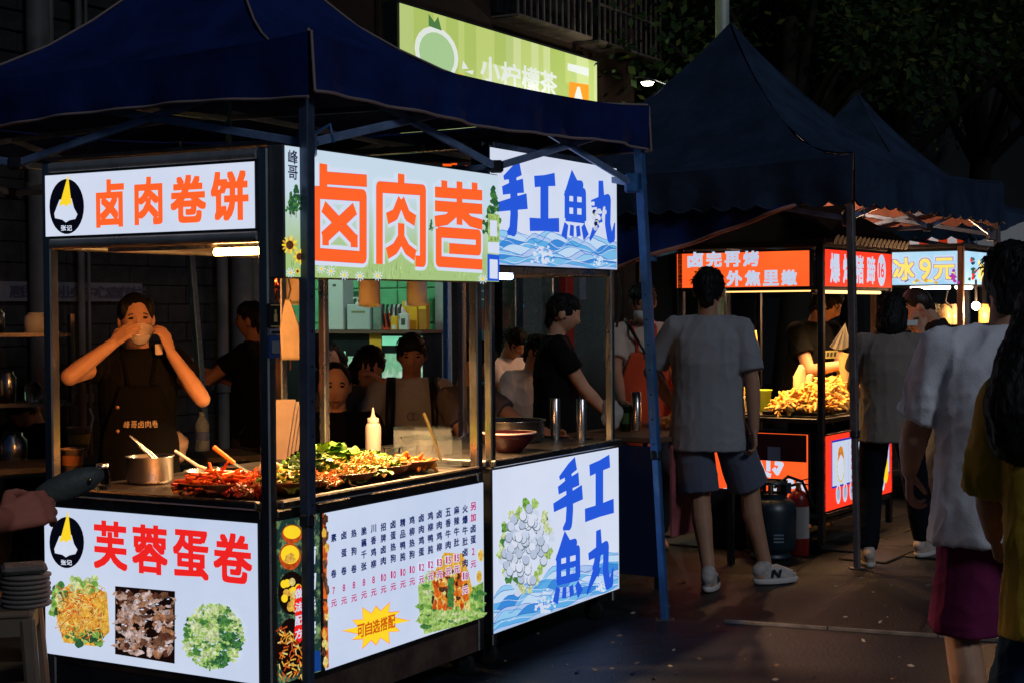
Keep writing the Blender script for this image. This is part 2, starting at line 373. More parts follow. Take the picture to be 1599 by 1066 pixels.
# wooden panelling beside the shop sign, dark ribbed shutter bars upstairs
b = MB(); z0 = 3.42
for i in range(8):
    x = FB.front(588+i*5, 60)[0]; b.box((x, -.02, 4.6), (.03, .04, 2.4), brown)
b.build('wall_rib', bld, kind='stuff')
win = MB(); x0 = FB.front(768, 20)[0]; x1 = FB.front(885, 40)[0]; z0w = FB.front(826, 38)[1]
darkglass = mat('dark window glass', (.01, .012, .014), .15); cage = mat('rusty window cage', (.16, .12, .10), .6, .4, vary=.4)
for j in range(2):
    xa = x0+j*(x1-x0)*1.12; xb = xa+(x1-x0)
    wf = MB(); wf.box(((xa+xb)/2, -.03, z0w+.75), (xb-xa, .06, 1.5), BLACKM); wo = wf.build('window', bld)
    pn = MB(); pn.box(((xa+xb)/2, -.064, z0w+.75), (xb-xa-.1, .006, 1.4), darkglass); pn.build('pane', wo)
    for i in range(13):
        g = MB(); x = xa+(xb-xa)*i/12; g.bar((x, -.30, z0w-.05), (x, -.30, z0w+1.5), .018, cage); g.build('cage_bar', wo)
    g = MB()
    for z in (-.05, .35, .95): g.bar((xa, -.30, z0w+z), (xb, -.30, z0w+z), .024, cage)
    for x in (xa, xb):
        g.bar((x, -.3, z0w-.05), (x, 0, z0w-.05), .02, cage); g.bar((x, -.3, z0w+.95), (x, 0, z0w+.95), .02, cage)
    g.box(((xa+xb)/2, -.15, z0w-.062), (xb-xa, .3, .012), cage); g.build('cage_frame', wo)
# the long pale banner on the wall (grey characters on white)
ban = thing('wall_banner', 'dim white wall banner with a line of dark characters behind the drinking vendor', 'banner', FB.o, FB.deg)
F = Face((0, -.05, 0), (1, 0, 0), (0, -1, 0)); b = MB()
a0, a1 = fk(-70), fk(216); zt, zb = FB.front(216, 443)[1], FB.front(216, 471)[1]
b.box(((a0+a1)/2, -.035, (zt+zb)/2), (a1-a0, .012, zt-zb), mat('banner cloth', (.075, .075, .088), .8, vary=.15)); b.build('cloth', ban)
b = MB(); dk = mat('banner ink', (.03, .03, .05), .8)
for i, ch in enumerate('惠民服务业务中心宣传栏'):
    x = fk(20+i*19); F.char(b, ch, x, (zt+zb)/2, .13+.004*i, (zt-zb)*.62, dk, -.004, .02)
b.build('lettering', ban)

# green backlit shop sign, lettering and plain fruit emblem
sg = thing('shop_sign', 'long green backlit shop sign with white characters above the blue canopy', 'sign', FB.o, FB.deg)
gx0 = FB.front(624, 60, -.2)[0]; gx1 = FB.front(932, 120, -.2)[0]; gz1 = FB.front(624, 5, -.2)[1]; gz0 = gz1-1.28
b = MB(); b.box(((gx0+gx1)/2, -.1, (gz0+gz1)/2), (gx1-gx0+.05, .18, gz1-gz0+.05), BLACKM); b.build('box_body', sg)
F = Face((0, -.2, 0), (1, 0, 0), (0, -1, 0)); b = MB()
gl = [glow('sign green %d' % i, c, .8) for i, c in enumerate(((202, 220, 126), (186, 208, 108), (218, 232, 158), (196, 216, 132)))]
random.seed(4); x = gx0
while x < gx1:
    wd = min(random.uniform(.08, .24), gx1-x); zc = gz0+(gz1-gz0)*random.choice((.35, .55, .75))
    F.rect(b, x, gz0, x+wd, zc, random.choice(gl), .001); F.rect(b, x, zc, x+wd, gz1, random.choice(gl), .001); x += wd
b.build('face', sg)
b = MB(); wh = glow('sign white', (232, 238, 230), .88); fg = lambda px, py: FB.front(px, py, -.2)
xa, za = fg(682, 84); hw = .30
pale = glow('sign pale green', (178, 216, 156), .8)
F.disc(b, xa, za, hw+.07, .24, wh, .003); F.disc(b, xa, za-.01, hw, .20, pale, .004); F.shape(b, [(xa-.14, za+.23), (xa-.14, za+.34), (xa-.04, za+.28), (xa+.02, za+.34), (xa+.08, za+.22)], glow('leaf ink', (96, 150, 84), .6), .005)
F.disc(b, xa+.40, za-.22, .1, .09, glow('sign yellow', (250, 200, 40), .8), .005)
F.shape(b, [fg(723, 95), fg(731, 108), fg(721, 108)], wh, .003); F.shape(b, [fg(726, 112), fg(739, 110), fg(738, 117)], wh, .003)
for ch, px, py, wpx, hpx in (('小', 765, 103, 30, 40), ('柠', 797, 113, 30, 40), ('檬', 828, 119, 28, 40), ('茶', 856, 125, 26, 38)):
    ca, cb = fg(px, py); wa = fg(px+wpx/2, py)[0]-fg(px-wpx/2, py)[0]; ha = fg(px, py-hpx/2)[1]-fg(px, py+hpx/2)[1]; F.char(b, ch, ca, cb-.04, wa, ha, wh, .006, .022)
p0, p1 = fg(886, 101), fg(919, 113); F.shape(b, [fg(886, 99), fg(886, 110), fg(919, 120), fg(919, 107)], wh, .003)
og = glow('sign orange', (255, 160, 40), .85)
F.shape(b, [fg(888, 128), fg(888, 168), fg(919, 172), fg(919, 133)], og, .003); F.shape(b, [fg(901, 136), fg(897, 150), fg(894, 170), fg(914, 172), fg(908, 150), fg(905, 136)], wh, .004)
b.build('lettering', sg)

# ------------------------------------------------------------------ the little lit shop seen through the first stall
shop = thing('drinks_shop', 'small green lit shop room with shelves seen through the rolled meat stall', 'shop', FB.o, FB.deg)
greenw = mat('green wall panel', (.14, .42, .22), .6, vary=.15); palew = mat('pale grey wall', (.34, .38, .36), .7, vary=.1, bump=.1)
xw = kB+.05; b = MB(); b.box((xw+.06, 1.7, 1.5), (.12, 3.4, 3), greenw); b.build('green_wall', shop)
pan = MB(); pan.box((0, 0, 0), (.02, .44, .32), greenw, b=.006); pme = pan.mesh('wall_panel')
for i in range(7):
    for j in range(3):
        o = bpy.data.objects.new('wall_panel', pme); COL.objects.link(o); o.parent = shop; o.location = (xw-.008, .30+i*.455, 1.55+j*.335)
b = MB(); b.box((kA-1.2, 3.45, 1.5), (xw-kA+2.4, .1, 3), palew); b.build('back_wall', shop)
b = MB(); b.box((kA-.05, 1.7, 1.5), (.1, 3.4, 3), palew); b.build('near_wall', shop)
b = MB(); b.box(((kA+xw)/2, 1.7, 3.0), (xw-kA, 3.4, .06), palew); b.build('ceiling', shop)
b = MB(); b.box((xw-.02, .0, 1.5), (.14, .1, 3), palew); b.build('jamb', shop)
lt = MB(); lt.box((kA+.7, 1.3, 2.93), (.12, 1.1, .05), glow('shop tube', (205, 255, 220), 60)); lt.build('ceiling_tube', shop)
# display cabinet facing the doorway
xc = xw-.42; NU = FB.U
cab = thing('display_cabinet', 'black cabinet with mint backlit panels under the shop shelf', 'cabinet', FB.o, FB.deg)
def cb_(px, py): p = FB.loc(Pl(px, py, FB.wor(xc, 0, 0), NU)); return -p.y, p.z
FC = Face((xc, 0, 0), (0, -1, 0), (-1, 0, 0))
ya, yb = -cb_(660, 520)[0], -cb_(440, 520)[0]; zs = cb_(600, 518)[1]
b = MB(); b.box((xc+.2, (ya+yb)/2, zs/2), (.39, yb-ya, zs-.02), BLACKM); b.build('carcass', cab)
b = MB(); b.box((xc+.18, (ya+yb)/2, zs), (.46, yb-ya+.04, .03), mat('shelf edge', (.14, .08, .06), .5)); b.build('shelf', cab)
mint = glow('mint panel', (120, 222, 172), .75, tex=('noise', 3, (150, 230, 195))); mint2 = glow('mint panel plant', (150, 205, 175), .75, tex=('noise', 7, (205, 225, 205), (110, 175, 130)))
for q0, q1, m in (((597, 539), (660, 525), mint), ((597, 600), (660, 552), mint2), ((468, 539), (483, 526), mint), ((468, 575), (483, 552), mint2), ((505, 560), (540, 548), mint), ((512, 590), (560, 556), mint2)):
    a0, z0 = cb_(*q0); a1, z1 = cb_(*q1); b = MB(); FC.rect(b, a0, z0, a1, z1, m, .004); b.build('lit_panel', cab)
b = MB(); a0, z0 = cb_(578, 592); a1, z1 = cb_(596, 520); FC.rect(b, a0, z0+.2, a1, z1, mat('yellow poster', (.75, .4, .04), .6), .006); b.build('poster', cab)
def onshelf(px): p = cb_(px, 518); return xc+.10, -p[0]
def sbox(name, label, cat, px, py0, py1, wpx, m, dx=.0, dp=.06, rot=0, extra=None, group=None):
    a, z1 = cb_(px, py0); wv = cb_(px+wpx/2, py0)[0]-cb_(px-wpx/2, py0)[0]; x, y = onshelf(px); zz = zs+.016; h = z1-cb_(px, py1)[1]
    t = thing(name, label, cat, FB.wor(x+dx, y, zz), FB.deg+rot, group)
    bb = MB(); bb.box((0, 0, h/2), (dp, abs(wv), h), m, b=.006); bb.build('carton', t)
    if extra: extra(t, abs(wv), h, dp)
    return t
def lab(col, z=.65, hh=.25, wv_=.6):
    def f(t, wv, h, dp):
        bb = MB(); Fq = Face((-dp/2, 0, 0), (0, -1, 0), (-1, 0, 0)); Fq.rect(bb, -wv*wv_/2, h*z-h*hh/2, wv*wv_/2, h*z+h*hh/2, col, .002); bb.build('label', t)
    return f
wpap = mat('white label', (.6, .62, .6), .6)
sbox('acrylic_drawer', 'greyish clear organiser box with pump bottles in it on the shop shelf', 'organiser', 553, 478, 518, 36, mat('frosted acrylic', (.42, .45, .47), .3), extra=lab(mat('drawer marks', (.2, .2, .1), .5), .7, .08))
for px in (543, 551, 556):
    x, y = onshelf(px); t = thing('pump_bottle', {543: 'left pump dispenser above the clear organiser', 551: 'middle pump dispenser above the clear organiser', 556: 'right pump dispenser above the clear organiser'}[px], 'bottle', FB.wor(x+.06, y, zs+.25), FB.deg, 'pump bottles on the shop shelf')
    bb = MB(); bb.cyl((0, 0, -.06), (0, 0, .03), .022, .018, WHITE, 10); bb.cyl((0, 0, .03), (0, 0, .075), .006, .006, WHITE, 8); bb.bar((0, -.005, .075), (0, .05, .068), .012, WHITE); bb.build('pump', t)
x, y = onshelf(612); hel = thing('bike_helmet', 'white and black ridged cycle helmet on the shop shelf', 'helmet', FB.wor(x, y, zs+.13), FB.deg)
bb = MB(); bb.ball((0, 0, 0), (.10, .14, .125), WHITE, 18, 10); bb.build('shell', hel)
bb = MB()
for i in range(5):
    yy = -.10+i*.05; bb.tube([(-.085*math.cos(a*.9)-.02, yy+.02*math.sin(a), .135*math.sin(a)) for a in [q*.25-.9 for q in range(9)]], .012, BLACKM, 6)
bb.build('vent', hel)
sbox('red_board', 'red card leaning on the shop shelf below the helmet', 'card', 603, 492, 518, 13, mat('red card', (.55, .05, .02), .5), dx=-.09, dp=.012)
sbox('small_yellow_box', 'small yellow packet beside the red card on the shop shelf', 'box', 617, 495, 517, 10, mat('yellow card', (.8, .42, .03), .5), dx=-.09, extra=lab(wpap, .2, .3))
sbox('white_packet', 'white packet with a dark square in front of the big yellow carton', 'box', 631, 491, 517, 15, wpap, dx=-.10, dp=.03, extra=lab(mat('dark print', (.08, .08, .08), .5), .5, .4, .4))
sbox('yellow_carton', 'large yellow carton with a white label on the shop shelf', 'box', 633, 472, 517, 24, mat('yellow card', (.8, .42, .03), .5), extra=lab(wpap, .9, .14))
sbox('amber_carton', 'amber carton with bright yellow top at the right end of the shop shelf', 'box', 653, 474, 517, 13, mat('amber card', (.45, .2, .03), .5), extra=lab(mat('bright yellow', (.9, .65, .05), .5), .85, .18, .9))
sbox('white_panel_box', 'tall white box standing behind the yellow carton', 'box', 630, 448, 517, 18, mat('offwhite', (.5, .52, .52), .6), dx=.12, extra=lab(mat('dark print', (.08, .08, .08), .5), .8, .12, .3))
sbox('steel_canister', 'grey steel canister beside the helmet on the shop shelf', 'canister', 583, 476, 517, 13, mat('brushed canister', (.4, .42, .42), .35, .7, vary=.3))
sbox('white_cupboard', 'tall pale cupboard at the left end of the shop shelf', 'cupboard', 516, 438, 517, 26, mat('offwhite', (.5, .52, .52), .6), dx=.06, dp=.18, extra=lab(mat('dark print', (.08, .08, .08), .5), .88, .05, .2))
# fire extinguisher hanging in the shop
def extinguisher(P, s, label, rz=0, lab_m=None):
    t = thing('fire_extinguisher', label, 'extinguisher', P, rz); red = mat('extinguisher red', (.17, .010, .008), .3, spec=.6)
    bb = MB(); bb.lathe([(.0, 0), (.072*s, 0), (.076*s, .012*s), (.076*s, .40*s), (.07*s, .43*s), (.05*s, .462*s), (.025*s, .475*s), (.022*s, .49*s)], (0, 0, 0), red, 22); bb.build('cylinder', t)
    bb = MB(); bb.lathe([(.0772*s, .13*s), (.0772*s, .36*s)], (0, 0, 0), lab_m or mat('aged label', (.30, .29, .28), .6), 22, (False, False)); bb.build('label', t)
    bb = MB(); bb.cyl((0, 0, .485*s), (0, 0, .53*s), .02*s, .018*s, mat('brass', (.55, .38, .15), .3, 1), 12); bb.bar((-.02*s, 0, .535*s), (.13*s, 0, .575*s), .022*s, BLACKM, th=.008*s); bb.bar((-.02*s, 0, .525*s), (.11*s, 0, .515*s), .02*s, BLACKM, th=.008*s); bb.build('valve', t)
    bb = MB(); bb.tube([(-.02*s, 0, .515*s), (-.07*s, 0, .50*s), (-.10*s, 0, .42*s), (-.098*s, 0, .25*s), (-.095*s, 0, .12*s)], .011*s, RUB, 8); bb.cyl((-.095*s, 0, .13*s), (-.092*s, 0, .0), .012*s, .02*s, RUB, 10); bb.build('hose', t); return t
p = Pl(670, 592, FB.wor(xw-.12, 0, 0), NU); extinguisher(p, .62, 'small red fire extinguisher on the green wall of the shop', 150)

# ------------------------------------------------------------------ shop fronts right of the lit shop
fr = thing('glazed_shop', 'dark glazed shop fronts with metal posts behind the fish ball stall', 'shop front', FB.o, FB.deg)
teal = mat('teal lit wall', (.05, .14, .15), .6, vary=.3, vscale=2, emit=srgb(28, 62, 66), estr=.5)  # faint emission stands in for the shop's interior light
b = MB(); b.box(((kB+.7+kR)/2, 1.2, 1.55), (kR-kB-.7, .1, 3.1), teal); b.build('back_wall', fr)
b = MB(); b.box((kR, 1.0, 3.4), (.3, 2.4, 6.8), brown); b.build('end_wall', fr)
for px, wd, m in ((708, .22, mat('dark column', (.02, .02, .022), .6)), (793, .16, STEEL), (851, .14, STEEL), (873, .18, mat('red column', (.22, .02, .015), .5)), (960, .10, STEEL)):
    k = fk(px); b = MB(); b.box((k, -.06, 1.5), (wd, .16, 3.0), m, b=.01); b.build('column', fr)
for k0_, k1_ in ((fk(800), fk(846)), (fk(882), fk(955))):
    b = MB(); b.box(((k0_+k1_)/2, .0, 1.45), (k1_-k0_, .012, 2.6), mat('shop window glass', (.5, .6, .6), .06, trans=.9, ior=1.1, spec=.4)); b.build('pane', fr)
rk = thing('wire_rack', 'dark wall rack of white wire shelves between two steel posts', 'rack', FB.o, FB.deg)
for px0, px1 in ((759, 778), (806, 838)):
    k0_, k1_ = fk(px0), fk(px1)
    for i in range(9):
        z = 1.62+i*.085; bb = MB(); bb.bar((k0_, .16, z), (k1_, .16, z-.01), .012, WHITE); bb.build('wire_shelf', rk)
    bb = MB(); bb.box(((k0_+k1_)/2, .25, 1.5), (k1_-k0_+.1, .03, 2.4), mat('rack board', (.035, .028, .026), .7)); bb.build('back_board', rk)
    bb = MB(); bb.box(((k0_+k1_)/2, .17, 1.42), (k1_-k0_, .14, .22), mat('brick red box', (.18, .07, .04), .7, vary=.3)); bb.build('box', rk)
F = Face((0, -.02, 0), (1, 0, 0), (0, -1, 0))
def lit(name, label, px0, py0, px1, py1, rgb, s, y=.9, cat='lit sign', tex=None):
    t = thing(name, label, cat, FB.o, FB.deg); x0, z0 = FB.front(px0, py1, y); x1, z1 = FB.front(px1, py0, y)
    bb = MB(); bb.box(((x0+x1)/2, y+.03, (z0+z1)/2), (x1-x0+.03, .05, z1-z0+.03), BLACKM); bb.build('frame', t)
    bb = MB(); Fq = Face((0, y, 0), (1, 0, 0), (0, -1, 0)); Fq.rect(bb, x0, z0, x1, z1, glow(label[:24], rgb, s, tex), .002); bb.build('lit_face', t); return t
lit('lit_poster', 'small pale lit poster seen above the dark haired diner', 887, 456, 902, 471, (196, 214, 205), .5, .9, tex=('noise', 9, (120, 150, 150)))
t = lit('lit_sign', 'small red glowing sign on the teal shop wall', 884, 433, 900, 441, (226, 70, 70), .6, .9)
lit('lit_notice', 'pink lit strip notice beside the plants', 962, 452, 969, 468, (214, 120, 130), .5, .85)
lit('lit_screen', 'grey blue lit screen left of the pink notice', 948, 450, 958, 466, (140, 160, 175), .45, .85, tex=('noise', 12, (60, 70, 90)))
lit('blue_screen', 'little blue screen on the shelf behind the steel post', 808, 476, 818, 486, (60, 130, 215), .5, .2)
lit('white_notice', 'small white notice on the wall under the blue screen', 806, 493, 822, 507, (110, 112, 112), .25, .2)
t = thing('purple_banner', 'dull purple cloth banner with pale picture hanging in the shop', 'banner', FB.o, FB.deg)
x0, z0 = FB.front(905, 468, .3); x1, z1 = FB.front(935, 426, .3); bb = MB(); bb.grid(lambda u, v: VV((x0+(x1-x0)*u, .3+.012*math.sin(u*14), z0+(z1-z0)*v)), 12, 2, mat('purple cloth', (.10, .07, .14), .8, vary=.3, vscale=9, emit=(.05, .035, .06), estr=.5)); bb.build('cloth', t, solid=.004)  # cloth emits a little, in place of shop light falling on it
random.seed(8)
def bush(name, label, P, r, h, nleaf, cols, cat='plant', pot=True):
    t = thing(name, label, cat, P)
    bb = MB(); ms = [mat('leaf %s' % (c,), c, .7, spec=.12) for c in cols]
    for i in range(nleaf):
        a = random.uniform(0, 6.28); e = random.uniform(-.6, 1.4); q = r*(.45+.6*random.random()); c = VV((math.cos(a)*math.cos(e)*q, math.sin(a)*math.cos(e)*q, h+math.sin(e)*q)); d = VV((random.gauss(0, 1), random.gauss(0, 1), random.gauss(.3, .7))).normalized(); s_ = d.orthogonal().normalized()*.025; L_ = d*.11
        bb.add([c, c+L_*.5+s_, c+L_, c+L_*.5-s_], [(0, 1, 2, 3)], random.choice(ms))
    bb.build('foliage', t, kind='stuff')
    bb = MB(); bb.tube([(0, 0, .2), (.02, 0, h*.6), (0, .02, h)], .02, mat('stem', (.06, .04, .02), .8)); bb.lathe([(.1, 0), (.15, .3), (.16, .31), (.13, .31)], (0, 0, 0), mat('plant pot', (.05, .03, .03), .6)); bb.build('pot', t)
bush('potted_plant', 'yellowish leafy potted plant behind the young man in black', FB.wor(fk(905), .5, 0), .28, 1.25, 420, ((.10, .09, .03), (.16, .13, .03), (.03, .06, .02)))
bush('potted_plant', 'dark green potted plant by the right end of the fish ball sign', FB.wor(fk(955), .3, 0), .3, 1.2, 420, ((.015, .05, .03), (.02, .07, .04)))
# dark end of the street behind everything, with trees
def tree(P, H, cr, rz, nleaf, label, cols, zc=.62):
    t = thing('street_tree', label, 'tree', P, rz, 'trees behind the market')
    bk = mat('bark', (.014, .011, .008), .9, bump=.6, bscale=12)
    bb = MB(); bb.tube([(0, 0, 0), (.1, .05, H*.2), (-.05, .1, H*.4), (.05, 0, H*.6)], .2, bk, 9, rr=[.26, .2, .16, .1])
    cl = []
    for i in range(26):
        a = random.uniform(0, 6.28); e = random.uniform(-.35, 1.35); q = cr*(.5+.5*random.random()); c = VV((math.cos(a)*math.cos(e)*q, math.sin(a)*math.cos(e)*q, H*zc+math.sin(e)*q*1.15)); cl.append((c, random.uniform(.45, 1.0)*cr*.36))
        if i < 9: bb.tube([(0, 0, H*.38), c*.5+VV((0, 0, H*.22)), c], .05, bk, 6, rr=[.09, .05, .02])
    bb.build('trunk', t)
    bb = MB(); ms = [mat('leaf %s' % (c,), c, .7, spec=.12) for c in cols]
    for i in range(nleaf):
        c, r = random.choice(cl); d = VV((random.gauss(0, 1), random.gauss(0, 1), random.gauss(0, 1))).normalized(); p = c+d*r*random.random()**.4
        x = VV((random.gauss(0, 1), random.gauss(0, 1), random.gauss(-.5, .6))).normalized(); y = x.orthogonal().normalized(); L_ = random.uniform(.08, .16); W = L_*.3
        bb.add([p, p+x*L_*.5+y*W, p+x*L_, p+x*L_*.5-y*W], [(0, 1, 2, 3)], ms[0] if random.random() < .6 else random.choice(ms))
    bb.build('crown', t, kind='stuff')
cols = ((.013, .028, .008), (.026, .042, .008), (.055, .062, .010))
for px, Y, H, cr, lb in ((1020, 21, 8.5, 2.6, 'dark leafy tree behind the peak of the second canopy, left of the light pole'), (1230, 19.5, 8.6, 2.9, 'broad leafy tree straight above the third canopy peak'), (1400, 21, 9.0, 2.8, 'leafy tree above the right slope of the far canopies'), (1530, 24, 9.5, 2.9, 'dim tree at the right edge of the picture'), (1130, 26, 10, 3.3, 'tall dark tree behind the light pole'), (1330, 28, 10.5, 3.4, 'tallest dark tree at the back of the market'), (1680, 20, 8, 2.6, 'dark tree leaning in from outside the right edge')):
    p = Py(px, 480, Y); tree((p.x, p.y, 0), H, cr, random.uniform(0, 360), 10500, lb, cols)
hd = thing('dark_block', 'unlit dark building closing the street behind the trees', 'building', (7, 34, 0)); b = MB(); b.box((0, 0, 6), (40, 6, 12), mat('unlit wall', (.012, .012, .013), .9, vary=.3, vscale=.6)); b.build('wall', hd)
bb = MB(); 
for i in range(14):
    for j in range(3): bb.box((-18+i*2.7, -3.02, 2.5+j*3.2), (1.2, .06, 1.5), darkglass)
bb.build('window', hd, kind='stuff')
# light pole and hanging lamp
lp = thing('light_pole', 'pale metal light pole rising behind the second canopy peak', 'pole', (Py(1128, 30, 15).x, 15, 0))
b = MB(); b.cyl((0, 0, 0), (0, 0, 8), .075, .06, mat('pale galvanised', (.42, .45, .38), .5, .3, vary=.2), 14); b.build('shaft', lp)
b = MB(); b.cyl((0, 0, 0), (0, 0, .05), .16, .16, DSTEEL, 14); b.bar((0, 0, 7.9), (.9, -.5, 8.15), .06, DSTEEL); b.build('bracket', lp)
hp = Py(1011, 129, 16.5)
hl = thing('hanging_lamp', 'bright white lamp strung on a wire beside the green sign', 'lamp', hp)
b = MB(); b.lathe([(.0, -.035), (.05, -.03), (.07, 0)], (0, 0, 0), glow('lamp white', (255, 255, 225), 22), 14); b.build('bulb', hl)
b = MB(); b.lathe([(.075, 0), (.07, .02), (.03, .05), (.0, .055)], (0, 0, 0), BLACKM, 14); b.build('shade', hl)
b = MB(); q0 = Py(992, 121, 16.7)-hp; q1 = Py(1300, 190, 16.2)-hp; b.tube([q0, (0, 0, .055), q1*.5-VV((0, 0, .1)), q1], .009, BLACKM, 5); b.build('wire', hl)
lamp('lamp_light', 'POINT', hl, (0, -.1, -.08), 22, (1, .97, .75), .06)
# ------------------------------------------------------------------ canopies
_BLUEP = POLEM
def tent(label, C, vh, peak, feet, scal=0., outer=TENT, inner=None, tape=TAPE, side_wall=None, truss=True, low=.27, seed=1, ex=1.95, POLEM=POLEM, sag=.045):
    """C: four valance-bottom corners in world space, peak: world apex, feet: {corner: foot point}"""
    C = [VV(c) for c in C]; cen = sum(C, VV())/4; root = thing('canopy_tent', label, 'canopy', (cen.x, cen.y, 0), 0, 'pop-up canopies over the stalls')
    o = VV((cen.x, cen.y, 0)); C = [c-o for c in C]; pk = VV(peak)-o; T = [c+VV((0, 0, vh)) for c in C]
    for i in range(4):
        a, b_ = T[i], T[(i+1) % 4]; bb = MB()
        def f(u, v):
            e = a.lerp(b_, u); p = e.lerp(pk, v); p.z = e.z+(pk.z-e.z)*(v**ex)-sag*math.sin(math.pi*min(1, max(0, u)))**.6*(1-v)**2
            p.z += (.016*noise.noise((p.x*2.6+seed, p.y*2.6, i))+.009*noise.noise((p.x*7+seed, p.y*7, i)))*min(1, v*5); return p
        bb.grid(f, 22, 16, outer); bb.build('roof_panel', root)
        c0, c1 = C[i], C[(i+1) % 4]; L_ = (c1-c0).length; nrm = VV(((c1-c0).y, -(c1-c0).x, 0)).normalized(); nw = max(24, int(L_/.025))
        def g(u, v, q=0.):
            p = c0.lerp(c1, u); p.z += vh*v-sag*v*math.sin(math.pi*min(1, max(0, u)))**.6; dr = (1-v)
            p += nrm*((.012*noise.noise((u*L_*2.2+seed, v*1.5, i))+.008*noise.noise((u*L_*5+v*2, v*3, i+seed)))*min(1, 4*v*(1-v)+.2)*min(1, u*8, (1-u)*8)+.016*dr*math.sin(u*L_*9+seed+i)+.010*dr*math.sin(u*L_*23+i)+.008-q)
            if scal: p.z -= 0 if v > 0 else scal*abs(math.sin(math.pi*u*L_/.15))-scal
            else: p.z += 0 if v > 0 else .012*math.sin(u*L_*3.1+i*2+seed)
            return p
        bb = MB(); bb.grid(g, nw, 5, outer); vo = bb.build('valance', root)
        if inner: bb = MB(); bb.grid(lambda u, v: g(u, v, .007)+VV((0, 0, -.004)), nw, 3, inner); bb.build('lit_inside', vo)  # added inner layer that carries the painted lamp glow
        bb = MB(); bb.tube([g(k/nw, 0)+nrm*.002 for k in range(nw+1)], .006, tape, 5); bb.build('piping', vo)
        bb = MB(); bb.tube([g(0, k/4)+nrm*.002 for k in range(5)], .006, tape, 5); bb.tube([f(0, k/10)+VV((0, 0, .004)) for k in range(11)], .006, tape, 5); bb.build('seam_tape', root)
        if truss:
            ed = (c1-c0).normalized(); m0 = T[i]-nrm*.06+ed*.06-VV((0, 0, .10)); m1 = T[(i+1) % 4]-nrm*.06-ed*.06-VV((0, 0, .10)); lo = VV((0, 0, low))
            mid = m0.lerp(m1, .5)
            for p, q in ((m0, mid-lo), (m0-lo, mid), (m1, mid-lo), (m1-lo, mid)):
                bb = MB(); bb.bar(p, q, .016, BARM, th=.030, b=.003); bb.build('truss_bar', root)
            cl = VV((pk.x, pk.y, (mid-lo).z-.02))
            for p, q in ((mid, cl+VV((0, 0, .32))), (mid-lo, cl)):
                bb = MB(); bb.bar(p, q, .016, BARM, th=.026, b=.003); bb.build('truss_bar', root)
            bb = MB(); bb.box(mid-lo, (.06, .06, .05), BLACKM, b=.01); bb.build('truss_joint', root)
            bb = MB(); bb.box(m0-lo, (.062, .062, .09), POLEM, b=.008); bb.tube([m0-lo+nrm*.03+VV((0, 0, .03)), m0-lo+nrm*.075+VV((.02, 0, .06)), m0-lo+nrm*.05+VV((.05, 0, 0))], .006, POLEM, 6); bb.build('slider_bracket', root)
            bb = MB(); bb.box(m0-VV((0, 0, .02)), (.056, .056, .08), BLACKM, b=.008); bb.build('corner_cap', root)
    if truss:
        bb = MB(); bb.cyl(pk-VV((0, 0, .03)), VV((pk.x, pk.y, C[0].z-.12)), .017, .017, POLEM, 10); bb.cyl(pk-VV((0, 0, .72)), pk-VV((0, 0, .64)), .05, .05, BLACKM, 10); bb.build('centre_pole', root)
    for k, ft in feet.items():
        ins = VV((-T[k].x, -T[k].y, 0)).normalized()*.05; ft = VV(ft)-o+ins*.4; tp = T[k]-VV((0, 0, .09))+ins; d = tp-ft
        ax = (cen*0+(C[(k+1) % 4]-C[k])).normalized()
        pm = POLEM_SHADE if (POLEM is not POLEG and k == 0) else (_BLUEP if k == 3 else POLEM)
        def leg(a0, a1, wd): bb.bar(ft+d*a0, ft+d*a1, wd, pm, up=ax, b=.004)
        bb = MB(); leg(.33, 1, .042); bb.build('leg', root)
        bb = MB(); leg(.0, .345, .034); bb.box(ft+d*.338, (.052, .052, .045), BLACKM, b=.006); lo_ = bb.build('lower_leg', root)
        bb = MB(); bb.box(ft+VV((0, 0, .004)), (.09, .07, .008), DSTEEL, b=.003); bb.build('foot_plate', root)
        bb = MB()
        n2 = VV((-ax.y, ax.x, 0))
        for q in range(7):
            for s_ in (-1, 1): bb.cyl(ft+d*(.36+q*.05)+n2*s_*.0205, ft+d*(.36+q*.05)+n2*s_*.0222, .005, .005, RUB, 8)
        bb.build('leg_hole', root, kind='stuff')
    if side_wall:
        bb = MB(); q = [VV(p)-o for p in side_wall]
        def sw(u, v):
            p = q[0].lerp(q[1], u).lerp(q[3].lerp(q[2], u), v); a = (q[1]-q[0]).normalized(); n2 = VV((a.y, -a.x, 0)); return p+n2*(.035*math.sin(u*9+v*3)+.02*math.sin(u*21+1))*v
        bb.grid(sw, 40, 14, TENT); w_ = bb.build('side_wall', root)
        bb = MB(); bb.tube([sw(k/40, 1) for k in range(41)], .013, LITCLOTH, 6); bb.build('hem_roll', w_)
    return root

C1 = VV((-.675, 5.20, 2.235)); C2 = Py(1012, 236, 7.40)
tU = (C2-C1); tU.z = 0; tL = tU.length; tU.normalize(); tV = VV((-tU.y, tU.x, 0))
q4 = Pl(0, 192, C1, VV((-tU.x, -tU.y, 0))); zl = C1.z+(q4.z-C1.z)*3.0/(q4-C1).length
C4 = C1+tV*3.0; C4.z = zl; C3 = C2+tV*3.0; C3.z = 2.28
ctr = (C1+C2+C3+C4)/4
pole_foot = Py(337, 905, C3.y-.05); pole_foot.z = 0
tent('large navy canopy in front, over the rolled meat and fish ball stalls', (C1, C2, C3, C4), .215, (ctr.x, ctr.y, 3.36), {0: (-.70, 5.235, 0), 1: Pz(1045, 968, 0), 2: pole_foot, 3: (C4.x-.03, C4.y+.02, 0)}, seed=1, ex=2.6)
D1 = Py(1333, 321, 8.88); a55 = R(55.1); dU = VV((math.cos(a55), math.sin(a55), 0)); dV = VV((-dU.y, dU.x, 0))
